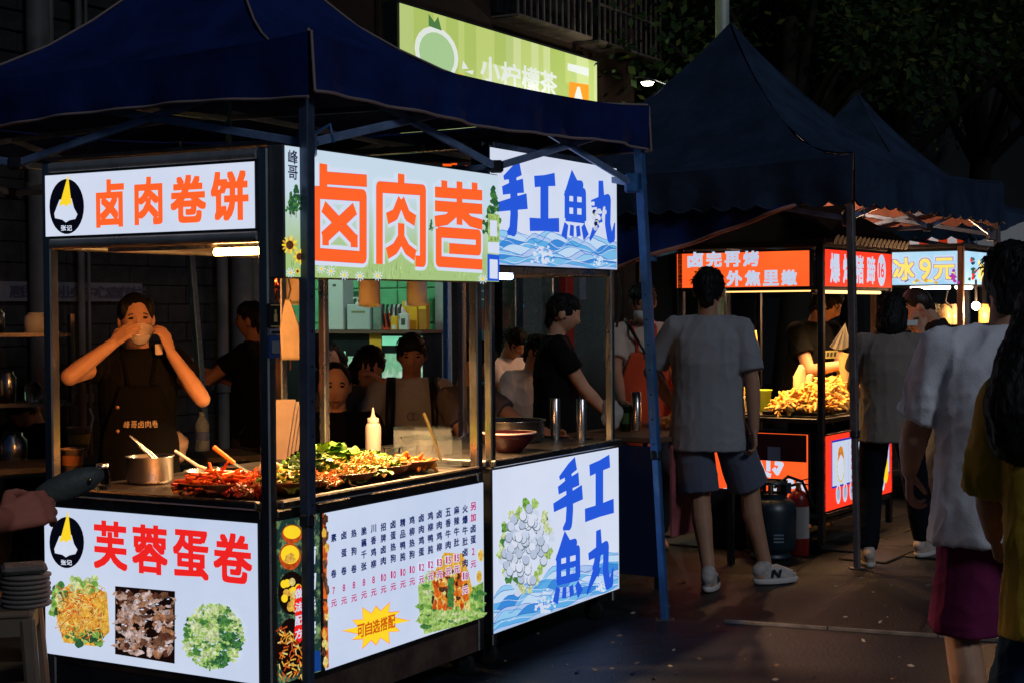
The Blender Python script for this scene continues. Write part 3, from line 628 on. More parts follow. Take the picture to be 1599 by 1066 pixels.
D2 = D1+dU*2.74; D3 = D2+dV*3.0; D4 = D1+dV*3.0
sw = [D1+dV*.22+VV((0, 0, .03)), D1+dV*2.5+VV((0, 0, .03)), None, None]
def onleft(px, py): return Pl(px, py, D1+dU*.03, dU)
sw = [onleft(1281, 305), onleft(955, 300), onleft(955, 421), onleft(1281, 309)]
tent('dark slate canopy over the roast stall, with a tall peak before the trees', (D1, D2, D3, D4), .30, (*Py(1141, 40, 10.86).to_tuple()[:2], 3.50), {0: Pz(1341, 888, 0), 1: D2-VV((0, 0, D2.z))+VV((.05, 0, 0)), 3: D4-VV((0, 0, D4.z))+VV((.02, 0, 0)), 2: D3-VV((0, 0, D3.z))}, scal=.032, outer=TENTIN, inner=LITCLOTH, tape=TENTIN, side_wall=sw, seed=3, POLEM=POLEG)
E1 = D2+dU*.25+dV*.05; E1.z = 2.02
pk3 = Py(1340, 147, 14.35)
sh = VV((pk3.x, pk3.y, 0))-(dU*1.37+dV*1.5); sh.z = 2.05
tent('furthest small dark canopy peak showing behind the slate canopy', (sh, sh+dU*2.74, sh+dU*2.74+dV*3, sh+dV*3), .30, pk3, {0: sh-VV((0, 0, sh.z)), 1: sh+dU*2.74-VV((0, 0, sh.z))}, scal=.03, outer=TENTIN, inner=LITCLOTH, tape=TENTIN, seed=6)

# ------------------------------------------------------------------ print helpers: prints are laid out through the photo's pixel grid onto their real panel
class Print:
    def __init__(s, F, mp, mb): s.F = F; s.mp = mp; s.mb = mb; s.h = .0026
    def pts(s, P): return [s.mp(*p) for p in P]
    def shape(s, P, m, dh=.00005): s.F.shape(s.mb, s.pts(P), m, s.h); s.h += dh*.16
    def line(s, P, wpx, m, dh=.00005):
        Q = s.pts(P); c = P[0]; k = abs(s.mp(c[0], c[1]+10)[1]-s.mp(c[0], c[1])[1])/10
        wd = [q*k for q in wpx] if hasattr(wpx, '__len__') else wpx*k
        s.F.line(s.mb, Q, wd, m, s.h); s.h += dh*.16
    def disc(s, cx, cy, rx, ry, m, n=22, dh=.00005): s.shape([(cx+rx*math.cos(2*math.pi*k/n), cy+ry*math.sin(2*math.pi*k/n)) for k in range(n)], m, dh)
    def blob(s, cx, cy, rx, ry, m, n=11, j=.3, dh=.00002): s.shape([(cx+rx*(1+random.uniform(-j, j))*math.cos(2*math.pi*k/n), cy+ry*(1+random.uniform(-j, j))*math.sin(2*math.pi*k/n)) for k in range(n)], m, dh)
    def char(s, ch, x0, y0, x1, y1, m, off=.02, shear=0.):
        ym = (y0+y1)/2; xm = (x0+x1)/2; a0 = s.mp(x0, ym)[0]; a1 = s.mp(x1, ym)[0]; ca, cb = s.mp(xm, ym); h = s.mp(xm, y0)[1]-s.mp(xm, y1)[1]
        s.F.char(s.mb, ch, ca, cb, a1-a0, h, m, s.h, off, shear)
def panel(name, root, F, mp, quad, m, body=.05, frame=BLACKM, bz=.012, rect=None):
    """backlit box: dark body with the glowing face 2 mm proud; quad = px corners (tl, tr, br, bl)"""
    if rect: a0, b0, a1, b1 = rect
    else: q = [mp(*p) for p in quad]; a0 = (q[0][0]+q[3][0])/2; a1 = (q[1][0]+q[2][0])/2; b1 = (q[0][1]+q[1][1])/2; b0 = (q[2][1]+q[3][1])/2
    bb = MB(); c = F.p((a0+a1)/2, (b0+b1)/2, -body/2); bb.box(c, (a1-a0+2*bz, b1-b0+2*bz, body-.001), frame, (F.x, F.z, F.n), b=.004); o = bb.build(name, root)
    bb = MB(); F.rect(bb, a0, b0, a1, b1, m, .002); bb.build('lit_face', o)
    return o, a0, b0, a1, b1

def caster(bb, c, r=.05):
    c = VV(c); ax = (VV((0, 0, 1)), VV((0, 1, 0)), VV((1, 0, 0)))
    bb.lathe([(.0, -.014), (r*.8, -.014), (r, -.010), (r, .010), (r*.8, .014), (0, .014)], c+VV((0, 0, r)), RUB, 16, ax=ax)
    bb.bar(c+VV((.02, 0, r)), c+VV((.02, 0, r*2+.03)), .006, DSTEEL, th=.035); bb.bar(c+VV((-.02, 0, r)), c+VV((-.02, 0, r*2+.03)), .006, DSTEEL, th=.035); bb.box(c+VV((0, 0, r*2+.03)), (.07, .07, .012), DSTEEL)

PW = glow('print white cold', (200, 214, 242), .86, ('noise', 1.6, (216, 227, 249), None)); PWH = glow('print white', (210, 220, 242), .9, ('noise', 1.6, (222, 230, 249), None))  # noise tint imitates uneven backlight across the white panels
PINK = glow('print black', (10, 12, 26), .5); ORNG = glow('print orange', (255, 98, 40), 1.0); REDP = glow('print red', (240, 36, 34), .95)
NAVY = glow('print navy', (18, 36, 110), .7); MAGE = glow('print magenta', (205, 40, 120), .8); BLUE = glow('print blue', (38, 90, 222), .9)
YELL = glow('print yellow', (250, 212, 40), 1.0)
TX = lambda c, k=.62: ('noise', 70, tuple(min(255, int(q*1.12+14)) for q in c), None, (1, 1, 1))
GR = [glow('print green %d' % i, tuple(int(q*.66) for q in c), .85, TX(c)) for i, c in enumerate(((70, 130, 60), (120, 170, 70), (170, 205, 110), (40, 90, 50), (205, 225, 160)))]
ORS = [glow('print food %d' % i, tuple(int(q*.72) for q in c), .9, TX(c)) for i, c in enumerate(((245, 130, 30), (250, 170, 60), (225, 95, 25), (255, 205, 120), (190, 70, 20)))]
BRS = [glow('print meat %d' % i, tuple(int(q*.5) for q in c), .85, TX(c)) for i, c in enumerate(((150, 105, 85), (190, 155, 140), (110, 70, 50), (205, 180, 175), (85, 45, 30), (170, 115, 80)))]
DKP = glow('print dark', (26, 14, 12), .6)

# ------------------------------------------------------------------ stall 1: rolled meat stall
S1 = Frame((-.818, 5.18, 0), 59.96); W1, D1_ = 1.39, 1.06
st1 = thing('food_stall', 'stainless corner stall with orange lettered rolled meat signs and a lit price list', 'food stall', S1.o, S1.deg)
def post(root, x, y, z0, z1, wd=.042, m=STEEL, name='post'): bb = MB(); bb.box((x, y, (z0+z1)/2), (wd, wd, z1-z0), m, b=.005); return bb.build(name, root)
def rail(root, p, q, wd, th, m=STEEL, name='rail'): bb = MB(); bb.bar(p, q, wd, m, th=th, b=.004); return bb.build(name, root)
for x, y in ((.021, .021), (.021, D1_-.021), (W1-.021, .021), (W1-.021, D1_-.021)): post(st1, x, y, .10, 2.06)
for z, th in ((2.04, .036), (1.762, .036)):
    for p, q in ((((.012, .045, z), (.012, D1_-.045, z))), ((W1-.022, .045, z), (W1-.022, D1_-.045, z)), ((.045, .022, z), (W1-.045, .022, z)), ((.045, D1_-.022, z), (W1-.045, D1_-.022, z))): (lambda bb: (bb.cyl(p, q, .021, .021, RAILS, 16), bb.build('rail', st1)))(MB())
for z, th in ((.818, .032), (.23, .03)):
    for p, q in (((.018, .045, z), (.018, D1_-.045, z)), ((W1-.018, .045, z), (W1-.018, D1_-.045, z)), ((.045, .018, z), (W1-.045, .018, z)), ((.045, D1_-.018, z), (W1-.045, D1_-.018, z))): rail(st1, p, q, th, .03, DSTEEL)
bb = MB(); bb.box((W1/2, D1_/2, .848), (W1-.09, D1_-.09, .02), DSTEEL); 
bb.box((W1/2, -.004, .853), (W1-.09, .03, .03), DSTEEL, b=.006); bb.box((-.004, D1_/2, .853), (.03, D1_-.09, .03), DSTEEL, b=.006); bb.build('counter_top', st1)
bb = MB(); bb.box((W1/2, .012, .16), (W1-.09, .012, .115), mat('rusty skirt steel', (.16, .10, .075), .55, .6, vary=.35, vscale=7)); bb.box((.012, D1_/2, .16), (.012, D1_-.09, .115), BLACKM); bb.build('skirt', st1)
bb = MB(); bb.box((W1/2, D1_/2, .13), (W1-.06, D1_-.06, .02), BLACKM); bb.box((W1-.01, D1_/2, .5), (.012, D1_-.1, .6), DSTEEL); bb.box((W1/2, D1_-.01, .5), (W1-.1, .012, .6), DSTEEL); bb.build('carcass', st1)
for q in ((W1-.07, .06, 0), (W1-.07, D1_-.07, 0), (.07, .07, 0), (.07, D1_-.07, 0)): bb = MB(); caster(bb, q); bb.build('caster', st1)
bb = MB(); bb.box((W1/2, D1_/2, 2.075), (W1-.02, D1_-.02, .012), DSTEEL); bb.build('roof_plate', st1)
FL = Face((0, 0, 0), (0, -1, 0), (-1, 0, 0)); mL = S1.side
FF = Face((0, 0, 0), (1, 0, 0), (0, -1, 0)); mF = S1.front
def emblem(pr, cx, cy, rx, ry, top):
    pr.disc(cx, cy, rx, ry, PINK, 30)
    pr.shape([(cx-rx*.42, cy-ry*.25), (cx+rx*.28, cy-ry*.3), (cx+rx*.42, cy+ry*.05), (cx+rx*.62, cy+ry*.28), (cx+rx*.5, cy+ry*.45), (cx+rx*.15, cy+ry*.5), (cx-rx*.05, cy+ry*.58), (cx-rx*.25, cy+ry*.48), (cx-rx*.68, cy+ry*.42), (cx-rx*.72, cy+ry*.25)], PWH)
    pr.shape([(cx+rx*.08, top), (cx+rx*.2, cy-ry*.5), (cx+rx*.3, cy-ry*.05), (cx+rx*.14, cy-ry*.12), (cx-rx*.02, cy+ry*.0), (cx-rx*.18, cy-ry*.08), (cx-rx*.44, cy-ry*.0), (cx-rx*.28, cy-ry*.35)], YELL)
    for i, ch in enumerate('张记'): pr.char(ch, cx-rx*.33+i*rx*.33, cy+ry*.68, cx-rx*.03+i*rx*.33, cy+ry*.88, PWH, .03)
o, *_ = panel('upper_lightbox', st1, FL, mL, ((70.4, 275.4), (397.7, 252.1), (399, 356.2), (72.6, 370.3)), PWH)
bb = MB(); pr = Print(FL, mL, bb); emblem(pr, 105, 323, 27, 43, 273)
for ch, x0, y0, x1, y1 in (('卤', 151, 281, 194, 355), ('肉', 211, 277, 254, 351), ('卷', 267, 274, 322, 348), ('饼', 330, 268, 388, 345)): pr.char(ch, x0, y0, x1, y1, ORNG, .036)
bb.build('lettering', o)
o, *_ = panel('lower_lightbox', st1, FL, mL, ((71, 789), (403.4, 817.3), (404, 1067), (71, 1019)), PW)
random.seed(21)
bb = MB(); pr = Print(FL, mL, bb); emblem(pr, 105, 846, 27, 40, 796)
for ch, x0, y0, x1, y1 in (('芙', 147, 813, 199, 888), ('蓉', 207, 819, 262, 895), ('蛋', 271, 827, 326, 903), ('卷', 334, 832, 394, 909)): pr.char(ch, x0, y0, x1, y1, REDP, .031)
pr.shape([(83, 940), (118, 900), (168, 925), (172, 985), (150, 1008), (100, 1002)], ORS[1])
for i in range(26): a = random.uniform(0, 6.28); pr.blob(92+random.gauss(0, 5), 935+random.gauss(0, 12), 6, 7, random.choice(GR)); pr.blob(140+random.gauss(0, 14), 993+random.gauss(0, 5), 7, 6, random.choice(GR)); pr.blob(random.uniform(110, 150), 912+random.gauss(0, 5), 6, 6, random.choice((GR[1], GR[2], GR[4])))
for i in range(380):
    x, y = 128+max(-34, min(32, random.gauss(0, 17))), 955+max(-40, min(38, random.gauss(0, 18))); a = random.uniform(0, 3.1); l = random.uniform(8, 20); c = random.uniform(-7, 7)
    pr.line([(x-l*math.cos(a)*.5, y-l*math.sin(a)*.5), (x+c*math.sin(a), y-c*math.cos(a)), (x+l*math.cos(a)*.5, y+l*math.sin(a)*.5)], 1.5, random.choice(ORS+[ORS[3], ORS[1]]), .00002)
pr.shape([(181, 914), (274.5, 922), (274, 1035), (181, 1020)], DKP)
for i in range(330):
    x, y = random.uniform(187, 269), random.uniform(922, 1020); y += (x-181)*.07
    if y > 1013+(x-181)*.12: continue
    pr.blob(x, y, random.uniform(3, 10), random.uniform(2.5, 7), random.choice(BRS+[BRS[1], BRS[3], DKP]), 9, .5, .00005)
    if random.random() < .18: pr.blob(x, y-2, 2.4, 1.2, PWH, 6, .5, .00005)
for i in range(900):
    a = random.uniform(0, 6.28); q = random.random()**.55; x = 336+math.cos(a)*47*q; y = 992+math.sin(a)*50*q
    if x > 386 or y > 1046 or (x < 305 and y < 950 and random.random() < .6): continue
    dk_ = noise.noise(VV((x*.05, y*.05, 3)))+(.35 if (x > 345 and y > 985) else 0); g_ = random.choice((GR[3], GR[0], GR[0])) if dk_ > .3 else random.choice((GR[0], GR[1], GR[2], GR[2], GR[4])) if dk_ > -.1 else random.choice((GR[2], GR[4], GR[4]))
    pr.blob(x, y, random.uniform(1.6, 5), random.uniform(1.4, 3.8), g_, 9, .6, .00004)
bb.build('printed_picture', o)
# front: narrow photo panel and the price list
o, *_ = panel('photo_lightbox', st1, FF, mF, ((432.5, 812), (499, 801), (500, 1048), (434, 1068)), glow('print leaves', (40, 84, 44), .7, ('noise', 22, (150, 190, 120), (30, 50, 60))))
bb = MB(); pr = Print(FF, mF, bb)
for cx, cy, rx, ry in ((455, 833, 16, 15), (452, 868, 17, 21)): pr.disc(cx, cy, rx, ry, ORS[4]); pr.disc(cx, cy-3, rx*.85, ry*.7, YELL)
for i in range(9): pr.blob(random.uniform(442, 464), random.uniform(855, 875), 6, 4, random.choice((ORS[1], YELL)))
pr.disc(455, 925, 22, 34, DKP)
for i in range(16): pr.disc(random.uniform(440, 470), random.uniform(900, 950), 5.2, 6.5, random.choice((YELL, ORS[1], ORS[3])), 12)
pr.disc(453, 1010, 23, 46, DKP)
for i in range(90):
    x, y = random.uniform(434, 472), random.uniform(975, 1055); a = random.uniform(0, 3.1); pr.line([(x, y), (x+9*math.cos(a), y+9*math.sin(a))], 2.4, random.choice(ORS), .00005)
pr.shape([(484, 1015), (499, 1015), (500, 1046), (484, 1050)], glow('print deep blue', (24, 70, 150), .7))
pr.shape([(461, 916), (466, 911), (471, 918), (472, 930), (470, 940), (472, 960), (470, 980), (472, 995), (467, 1003), (461, 998), (458, 985), (461, 965), (458, 945), (460, 930)], REDP)
for i, ch in enumerate('做法配方'): pr.char(ch, 459.5, 918+i*21, 471, 933+i*21, PWH, .03, .1)
for i, ch in enumerate('卤肉卷饼'): pr.char(ch, 477, 851+i*40, 492, 881+i*40, PWH, .035, .1)
bb.build('printed_picture', o)
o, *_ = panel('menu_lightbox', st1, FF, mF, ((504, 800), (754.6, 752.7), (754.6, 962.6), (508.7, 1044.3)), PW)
bb = MB(); pr = Print(FF, mF, bb); Z = lambda x, y: (500+x/3.33, 740+y/3.33)
pr.shape([Z(10, 200), Z(26, 225), Z(30, 420), Z(34, 640), Z(42, 1000), Z(30, 1010), Z(14, 700)], ORS[2]); 
for i in range(26): pr.blob(*Z(22+random.uniform(-8, 12), random.uniform(230, 990)), 3.5, 8, random.choice(ORS+[BRS[2], BRS[4]]))
random.seed(5)
pr.shape([Z(505, 580), Z(560, 500), Z(640, 540), Z(700, 620), Z(845, 560), Z(848, 740), Z(700, 790), Z(540, 830), Z(515, 760)], GR[2])
pr.shape([Z(640, 745), Z(740, 640), Z(845, 555), Z(848, 740), Z(700, 785)], GR[1])
for i in range(130):
    x = random.uniform(510, 845); y = 800-(x-505)*.2-random.random()**1.5*250
    if y < 560+abs(x-650)*.1: continue
    pr.blob(*Z(x, y), random.uniform(3, 8), random.uniform(2, 5), random.choice((GR[1], GR[2], GR[4], GR[0], GR[2])), 9, .5, .00004)
pr.shape([Z(575, 540), Z(640, 405), Z(740, 410), Z(790, 600), Z(740, 680), Z(600, 700)], ORS[1])
for i in range(120):
    x = random.uniform(585, 765); y = random.uniform(500, 690); pr.blob(*Z(x, y), random.uniform(2, 5), random.uniform(3, 7), random.choice((ORS[0], ORS[2], ORS[2], ORS[4], ORS[3], BRS[4])), 9, .5, .00004)
pr.shape([Z(660, 540), Z(690, 530), Z(690, 690), Z(655, 690)], GR[0])
for x, y in ((830, 420), (822, 530)): pr.disc(*Z(x, y), 4.5, 10, ORS[3]); pr.disc(*Z(x, y), 3, 7, ORS[1])
st = []
for i in range(24):
    a = 2*math.pi*i/24; rr = 1. if i % 2 == 0 else .66; sx = 175 if i % 12 == 0 else 140; st.append(Z(285+sx*rr*math.cos(a), 785+(110 if i % 2 == 0 else 78)*(1.1 if i % 4 == 0 else .9)*math.sin(a)-(math.cos(a)*25)))
pr.shape([(x+(x-585)*.03, y+(y-976)*.05) for x, y in st], ORNG); pr.shape(st, YELL)
for i, ch in enumerate('可自选搭配'): x, y = Z(207+i*40, 812-i*12); pr.char(ch, x-5.6, y-10.5, x+5.6, y+10.5, glow('print rust', (214, 92, 20), .9), .03)
cols_ = [('素 卷', 65, 328, 515, '7', 603, 668), ('卤蛋卷', 118, 315, 500, '8', 588, 655), ('热狗卷', 170, 305, 490, '8', 574, 642), ('脆藕千张', 222, 293, 477, '8', 560, 625), ('川香鸡柳', 272, 280, 465, '8', 547, 612),
 ('招牌卤肉', 323, 272, 448, '10', 535, 597), ('卤蛋热狗', 374, 258, 435, '10', 520, 583), ('精品鸭肫', 424, 250, 427, '10', 508, 570), ('鸡柳热狗', 472, 237, 415, '10', 494, 556), ('卤肉鸡蛋', 521, 225, 402, '12', 482, 545),
 ('鸡柳鸭肫', 568, 215, 390, '12', 468, 530), ('卤肉鸡柳', 614, 205, 377, '13', 457, 520), ('五香牛肉', 660, 195, 365, '15', 445, 503), ('麻辣牛肚', 704, 185, 352, '15', 433, 492), ('火爆牛肚卤肉', 748, 178, 460, '18', 527, 600), ('另加卤蛋', 790, 165, 338, '2', 400, 465)]
pr.h += .0003
for s_, x, ya_, yb_, pc, yp, yy in cols_:
    n = len(s_)
    for i, ch in enumerate(s_):
        if ch == ' ': continue
        X, Y = Z(x, ya_+(yb_-ya_)*i/(n-1)); pr.char(ch, X-4.1, Y-6.3, X+4.1, Y+6.3, MAGE if s_[0] == '另' and i < 2 else NAVY, .034)
    X, Y = Z(x, yp)
    if int(pc) > 10:
        for i, ch in enumerate(pc): q = X+(i-(len(pc)-1)/2)*4.6; pr.char(ch, q-2.6, Y-6.6, q+2.6, Y+6.6, PWH, .10)
        X2, Y2 = Z(x+1, yy); pr.char('元', X2-5.2, Y2-6.4, X2+5.2, Y2+6.4, PWH, .09); pr.h += .0001
    for i, ch in enumerate(pc): q = X+(i-(len(pc)-1)/2)*4.6; pr.char(ch, q-(1.2 if ch == '1' else 2), Y-5.5, q+(1.2 if ch == '1' else 2), Y+5.5, MAGE, .012 if ch == '1' else .03)
    X, Y = Z(x+1, yy); pr.char('元', X-4.4, Y-5.5, X+4.4, Y+5.5, MAGE, .026)
bb.build('lettering', o)
# the big upper front sign, a box standing proud of the posts
YS = -.058; FS = Face((0, YS, 0), (1, 0, 0), (0, -1, 0)); mS = lambda x, y: S1.front(x, y, YS)
SKYG = split_mat('sign meadow', (168, 198, 128), (204, 222, 240), 1.72, 1.93, .92, .12)
o, a0, b0, a1, b1 = panel('front_lightbox', st1, FS, mS, ((444.5, 227.6), (778, 274.6), (777.8, 439.8), (445, 433.1)), SKYG, .075, GREYM, .004)
bb = MB(); pr = Print(FS, mS, bb)
for i in range(150):
    x = random.uniform(446, 772); y = random.uniform(412, 434)+(x-445)*.018; pr.line([(x, y), (x+random.uniform(-3, 3), y-random.uniform(5, 16))], [1.5, .3], random.choice((GR[1], GR[2], GR[4], GR[2])), .00003)
for cx, cy, s_ in ((453, 318, 1.0), (461, 312, 1.3), (769, 322, 1.7), (762, 345, 1.2), (672, 352, .5)):
    for k in range(40):
        t = random.random(); pr.blob(cx+random.gauss(0, 4.2)*s_*t, cy-16*s_+32*s_*t, 2.2*s_, 2.6*s_, random.choice((GR[3], GR[0], GR[3])), 7, .5, .00003)
    pr.line([(cx, cy+13*s_), (cx, cy+22*s_)], 1.1*s_, BRS[4])
for cx, cy, r in ((451, 383, 15), (466, 401, 12), (474, 412, 7), (463, 424, 5)):
    for k in range(14): a = k*.449; pr.line([(cx+r*.3*math.cos(a), cy+r*.3*math.sin(a)), (cx+r*math.cos(a)*.82, cy+r*math.sin(a))], [r*.32, r*.16], YELL if k % 2 else ORS[1], .00004)
    pr.disc(cx, cy, r*.4, r*.46, BRS[4])
for cx, cy in ((452, 426), (515, 424), (500, 420), (536, 430), (588, 431), (560, 432), (752, 436)):
    for k in range(9): a = k*.698; pr.line([(cx, cy), (cx+7*math.cos(a), cy+8*math.sin(a))], [1.2, 2.2], PWH, .00004)
    pr.disc(cx, cy, 2.2, 2.5, YELL, 8)
DKN = glow('print deep navy', (16, 24, 74), .6)
pr.char('峰', 448, 235, 463, 257, DKN, .016); pr.char('哥', 448, 259, 463, 281, DKN, .016)
def block(name, x0, y0, x1, y1, th):
    """a slab-built character: strokes in a unit box"""
    K = {'卤': [[(.20, 1.0), (.20, .72)], [(.20, .855), (1, .855)], [(.07, .05), (.07, .70), (.93, .70), (.93, .06), (.0, .06)], [(.20, .56), (.80, .56 - .34)], [(.78, .56), (.20, .23)], [(.18, .225), (.30, .225)], [(.70, .225), (.83, .225)]],
     '肉': [[(.07, .0), (.07, .84), (.93, .84), (.93, .06), (.78, .06)], [(.5, 1.0), (.5, .80)], [(.5, .72), (.38, .55), (.22, .50)], [(.5, .72), (.62, .55), (.78, .50)], [(.5, .46), (.5, .30), (.38, .18), (.22, .12)], [(.5, .30), (.62, .18), (.78, .12)]],
     '卷': [[(.2, 1.0), (.2, .86)], [(.52, 1.0), (.52, .5)], [(.84, 1.0), (.84, .86)], [(.0, .86), (1, .86)], [(.0, .70), (1, .70)], [(.5, .68), (.25, .55), (.0, .52)], [(.5, .68), (.75, .55), (1, .52)], [(.06, .40), (.92, .40), (.92, .22), (.30, .22)], [(.08, .44), (.08, .06), (1, .06)]]}[name]
    P = lambda u, v: (x0+(x1-x0)*u, (y1+(y0-y1)*v)+(x0+(x1-x0)*u-(x0+x1)/2)*.07)
    for w_, m in ((th*1.75, PWH), (th*1.06, glow('print red edge', (214, 60, 84), .9)), (th, ORNG)):
        for s_ in K: pr.line([P(*q) for q in s_], w_, m, .00012)
block('卤', 486, 258, 571, 409, 19); block('肉', 585, 272, 664, 415, 17); block('卷', 677, 284, 751, 419, 16)
pr.shape([(760, 334), (777.6, 336), (777.6, 396), (760, 395)], GR[2]); pr.shape([(763, 344), (774, 345), (774, 370), (763, 369)], PWH); pr.shape([(760, 378), (777.6, 379), (777.6, 397), (760, 395)], PWH)
pr.shape([(759, 397), (777.6, 399), (777.6, 439.4), (759, 438.8)], BLUE); pr.shape([(762.5, 405), (775, 406), (775, 436), (762.5, 435)], PWH)
bb.build('lettering', o)
# lamp tube under the left sign, and its metal batten
bb = MB(); bb.cyl((.085, .075, 1.716), (.085, .30, 1.716), .013, .013, glow('warm tube', (255, 196, 110), 40), 12); tb_ = bb.build('lamp_tube', st1)
lamp('lamp_light', 'AREA', st1, (.11, .19, 1.690), 15, (1, .36, .085), .22, aim=(.75, .95, .9))
bb = MB(); bb.box((.085, .42, 1.738), (.035, .75, .016), STEEL); bb.build('lamp_batten', st1)
bb = MB(); bb.tube([(1.36, .98, 1.25), (1.35, .97, 1.52), (1.30, .9, 1.62), (1.2, .8, 1.68), (1.1, .7, 1.74)], .004, mat('brown cable', (.09, .035, .02), .5), 6); bb.build('cable', st1)
# three tan pendant lamps
WARM = (1, .58, .24)
def pendant(px, py, v, label, power=13):
    P = S1.wor(0, 0, 0); q = S1.loc(Pl(px, py, S1.wor(0, v, 0), S1.V)); t = thing('pendant_lamp', label, 'lamp', S1.wor(q.x, v, q.z), S1.deg, 'tan pendant lamps inside the stall')
    ax_ = VV((.16, .10, 1)).normalized(); x_ = ax_.orthogonal().normalized(); y_ = ax_.cross(x_)
    bb = MB(); bb.lathe([(.044, -.068), (.042, .045), (.036, .075), (.018, .10), (.0, .102)], (0, 0, 0), mat('tan lamp enamel', (.38, .31, .25), .5, vary=.06), 24, (False, True), (x_, y_, ax_)); bb.build('shade', t, solid=.003)
    bb = MB(); bb.tube([ax_*.10, ax_*.14, VV((.03, .02, .30)), VV((.03, .02, 2.06-q.z))], .006, BLACKM, 6); bb.build('cord', t)
    bb = MB(); bb.ball(ax_*-.01, .026, glow('warm bulb', (255, 190, 105), 10), 12, 8); bb.build('bulb', t)
    lamp('lamp_light', 'SPOT', t, ax_*-.085, power, WARM, .03, aim=ax_*-1, spot=140, blend=.5); return t
pendant(464, 448, .66, 'tan pendant lamp half hidden behind the front tent leg', 12); pendant(577, 452, .42, 'middle tan pendant lamp, beside the pump bottles', 150); pendant(651, 452, .42, 'right hand tan pendant lamp, in front of the yellow carton', 120)

# ------------------------------------------------------------------ stall 2: fish ball stall (same line)
S2 = Frame(S1.wor(1.46, 0, 0), 59.96); W2, D2_ = 1.205, .90
st2 = thing('food_stall', 'stainless stall with blue brush lettered fish ball lightboxes', 'food stall', S2.o, S2.deg)
for x, y in ((.018, .018), (.018, D2_-.018), (W2-.055, .018), (W2-.018, D2_-.018)): post(st2, x, y, .10, 2.2, .036)
for z in (1.68, 2.2):
    for p, q in (((.018, .036, z), (.018, D2_-.036, z)), ((W2-.018, .036, z), (W2-.018, D2_-.036, z)), ((.04, .02, z), (W2-.04, .02, z)), ((.04, D2_-.018, z), (W2-.04, D2_-.018, z))): rail(st2, p, q, .03, .03)
for p, q in (((.0, .0, .865), (W2, .0, .865)), ((.0, .02, .865), (.0, D2_, .865)), ((W2, .02, .865), (W2, D2_, .865))): rail(st2, p, q, .035, .03)
bb = MB(); bb.box((W2/2, D2_/2, .862), (W2-.05, D2_-.05, .02), DSTEEL); bb.build('counter_top', st2)
bb = MB(); bb.box((W2/2, D2_/2, .16), (W2-.06, D2_-.06, .02), BLACKM); bb.box((W2-.008, D2_/2, .5), (.012, D2_-.06, .66), DSTEEL); bb.box((W2/2, D2_-.01, .5), (W2-.1, .012, .66), DSTEEL); bb.build('carcass', st2)
for q in ((W2-.08, .10, 0), (.07, .07, 0), (W2-.08, D2_-.07, 0)): bb = MB(); caster(bb, q); bb.build('caster', st2)
def brush(pr, ch, x0, y0, x1, y1, sl, m=BLUE, fat=1.):
    K = {'手': [([(.78, .97), (.55, .90), (.22, .80)], (.17, .15, .05)), ([(.18, .62), (.5, .68), (.88, .73)], (.10, .14, .17)), ([(.02, .38), (.5, .45), (1.0, .52)], (.11, .15, .19)), ([(.50, .88), (.56, .6), (.57, .3), (.54, .1), (.34, .03)], (.19, .17, .18, .18, .04))],
     '工': [([(.16, .86), (.5, .90), (.86, .95)], (.17, .17, .2)), ([(.50, .88), (.50, .12)], (.25, .25)), ([(.0, .08), (.5, .11), (1, .14)], (.2, .19, .22))],
     '魚': [([(.48, 1.0), (.3, .82), (.08, .66)], (.2, .15, .04)), ([(.36, .86), (.74, .86), (.62, .74)], (.10, .12, .09)), ([(.18, .74), (.18, .32)], (.13, .13)), ([(.18, .73), (.84, .75), (.84, .32)], (.10, .12, .14)), ([(.2, .54), (.82, .55)], (.08, .08)), ([(.50, .74), (.50, .34)], (.11, .11)), ([(.12, .335), (.88, .345)], (.10, .11)), ([(.16, .24), (.06, .02)], (.11, .15)), ([(.38, .23), (.36, .06)], (.10, .12)), ([(.60, .23), (.64, .07)], (.10, .12)), ([(.80, .25), (.93, .07)], (.10, .17))],
     '丸': [([(.08, .60), (.45, .66), (.72, .70), (.70, .30), (.78, .10), (.90, .10), (.97, .34)], (.10, .15, .17, .17, .18, .14, .03)), ([(.44, 1.0), (.46, .72), (.34, .34), (.02, .0)], (.14, .18, .17, .05)), ([(.24, .44), (.48, .30)], (.09, .14))]}[ch]
    W_ = (y1-y0)*fat
    for pts, wd in K: pr.line([(x0+(x1-x0)*u, y1+(y0-y1)*v+((u-.5)*(x1-x0))*sl) for u, v in pts], [q*W_*1.2 for q in wd], m, .00012)
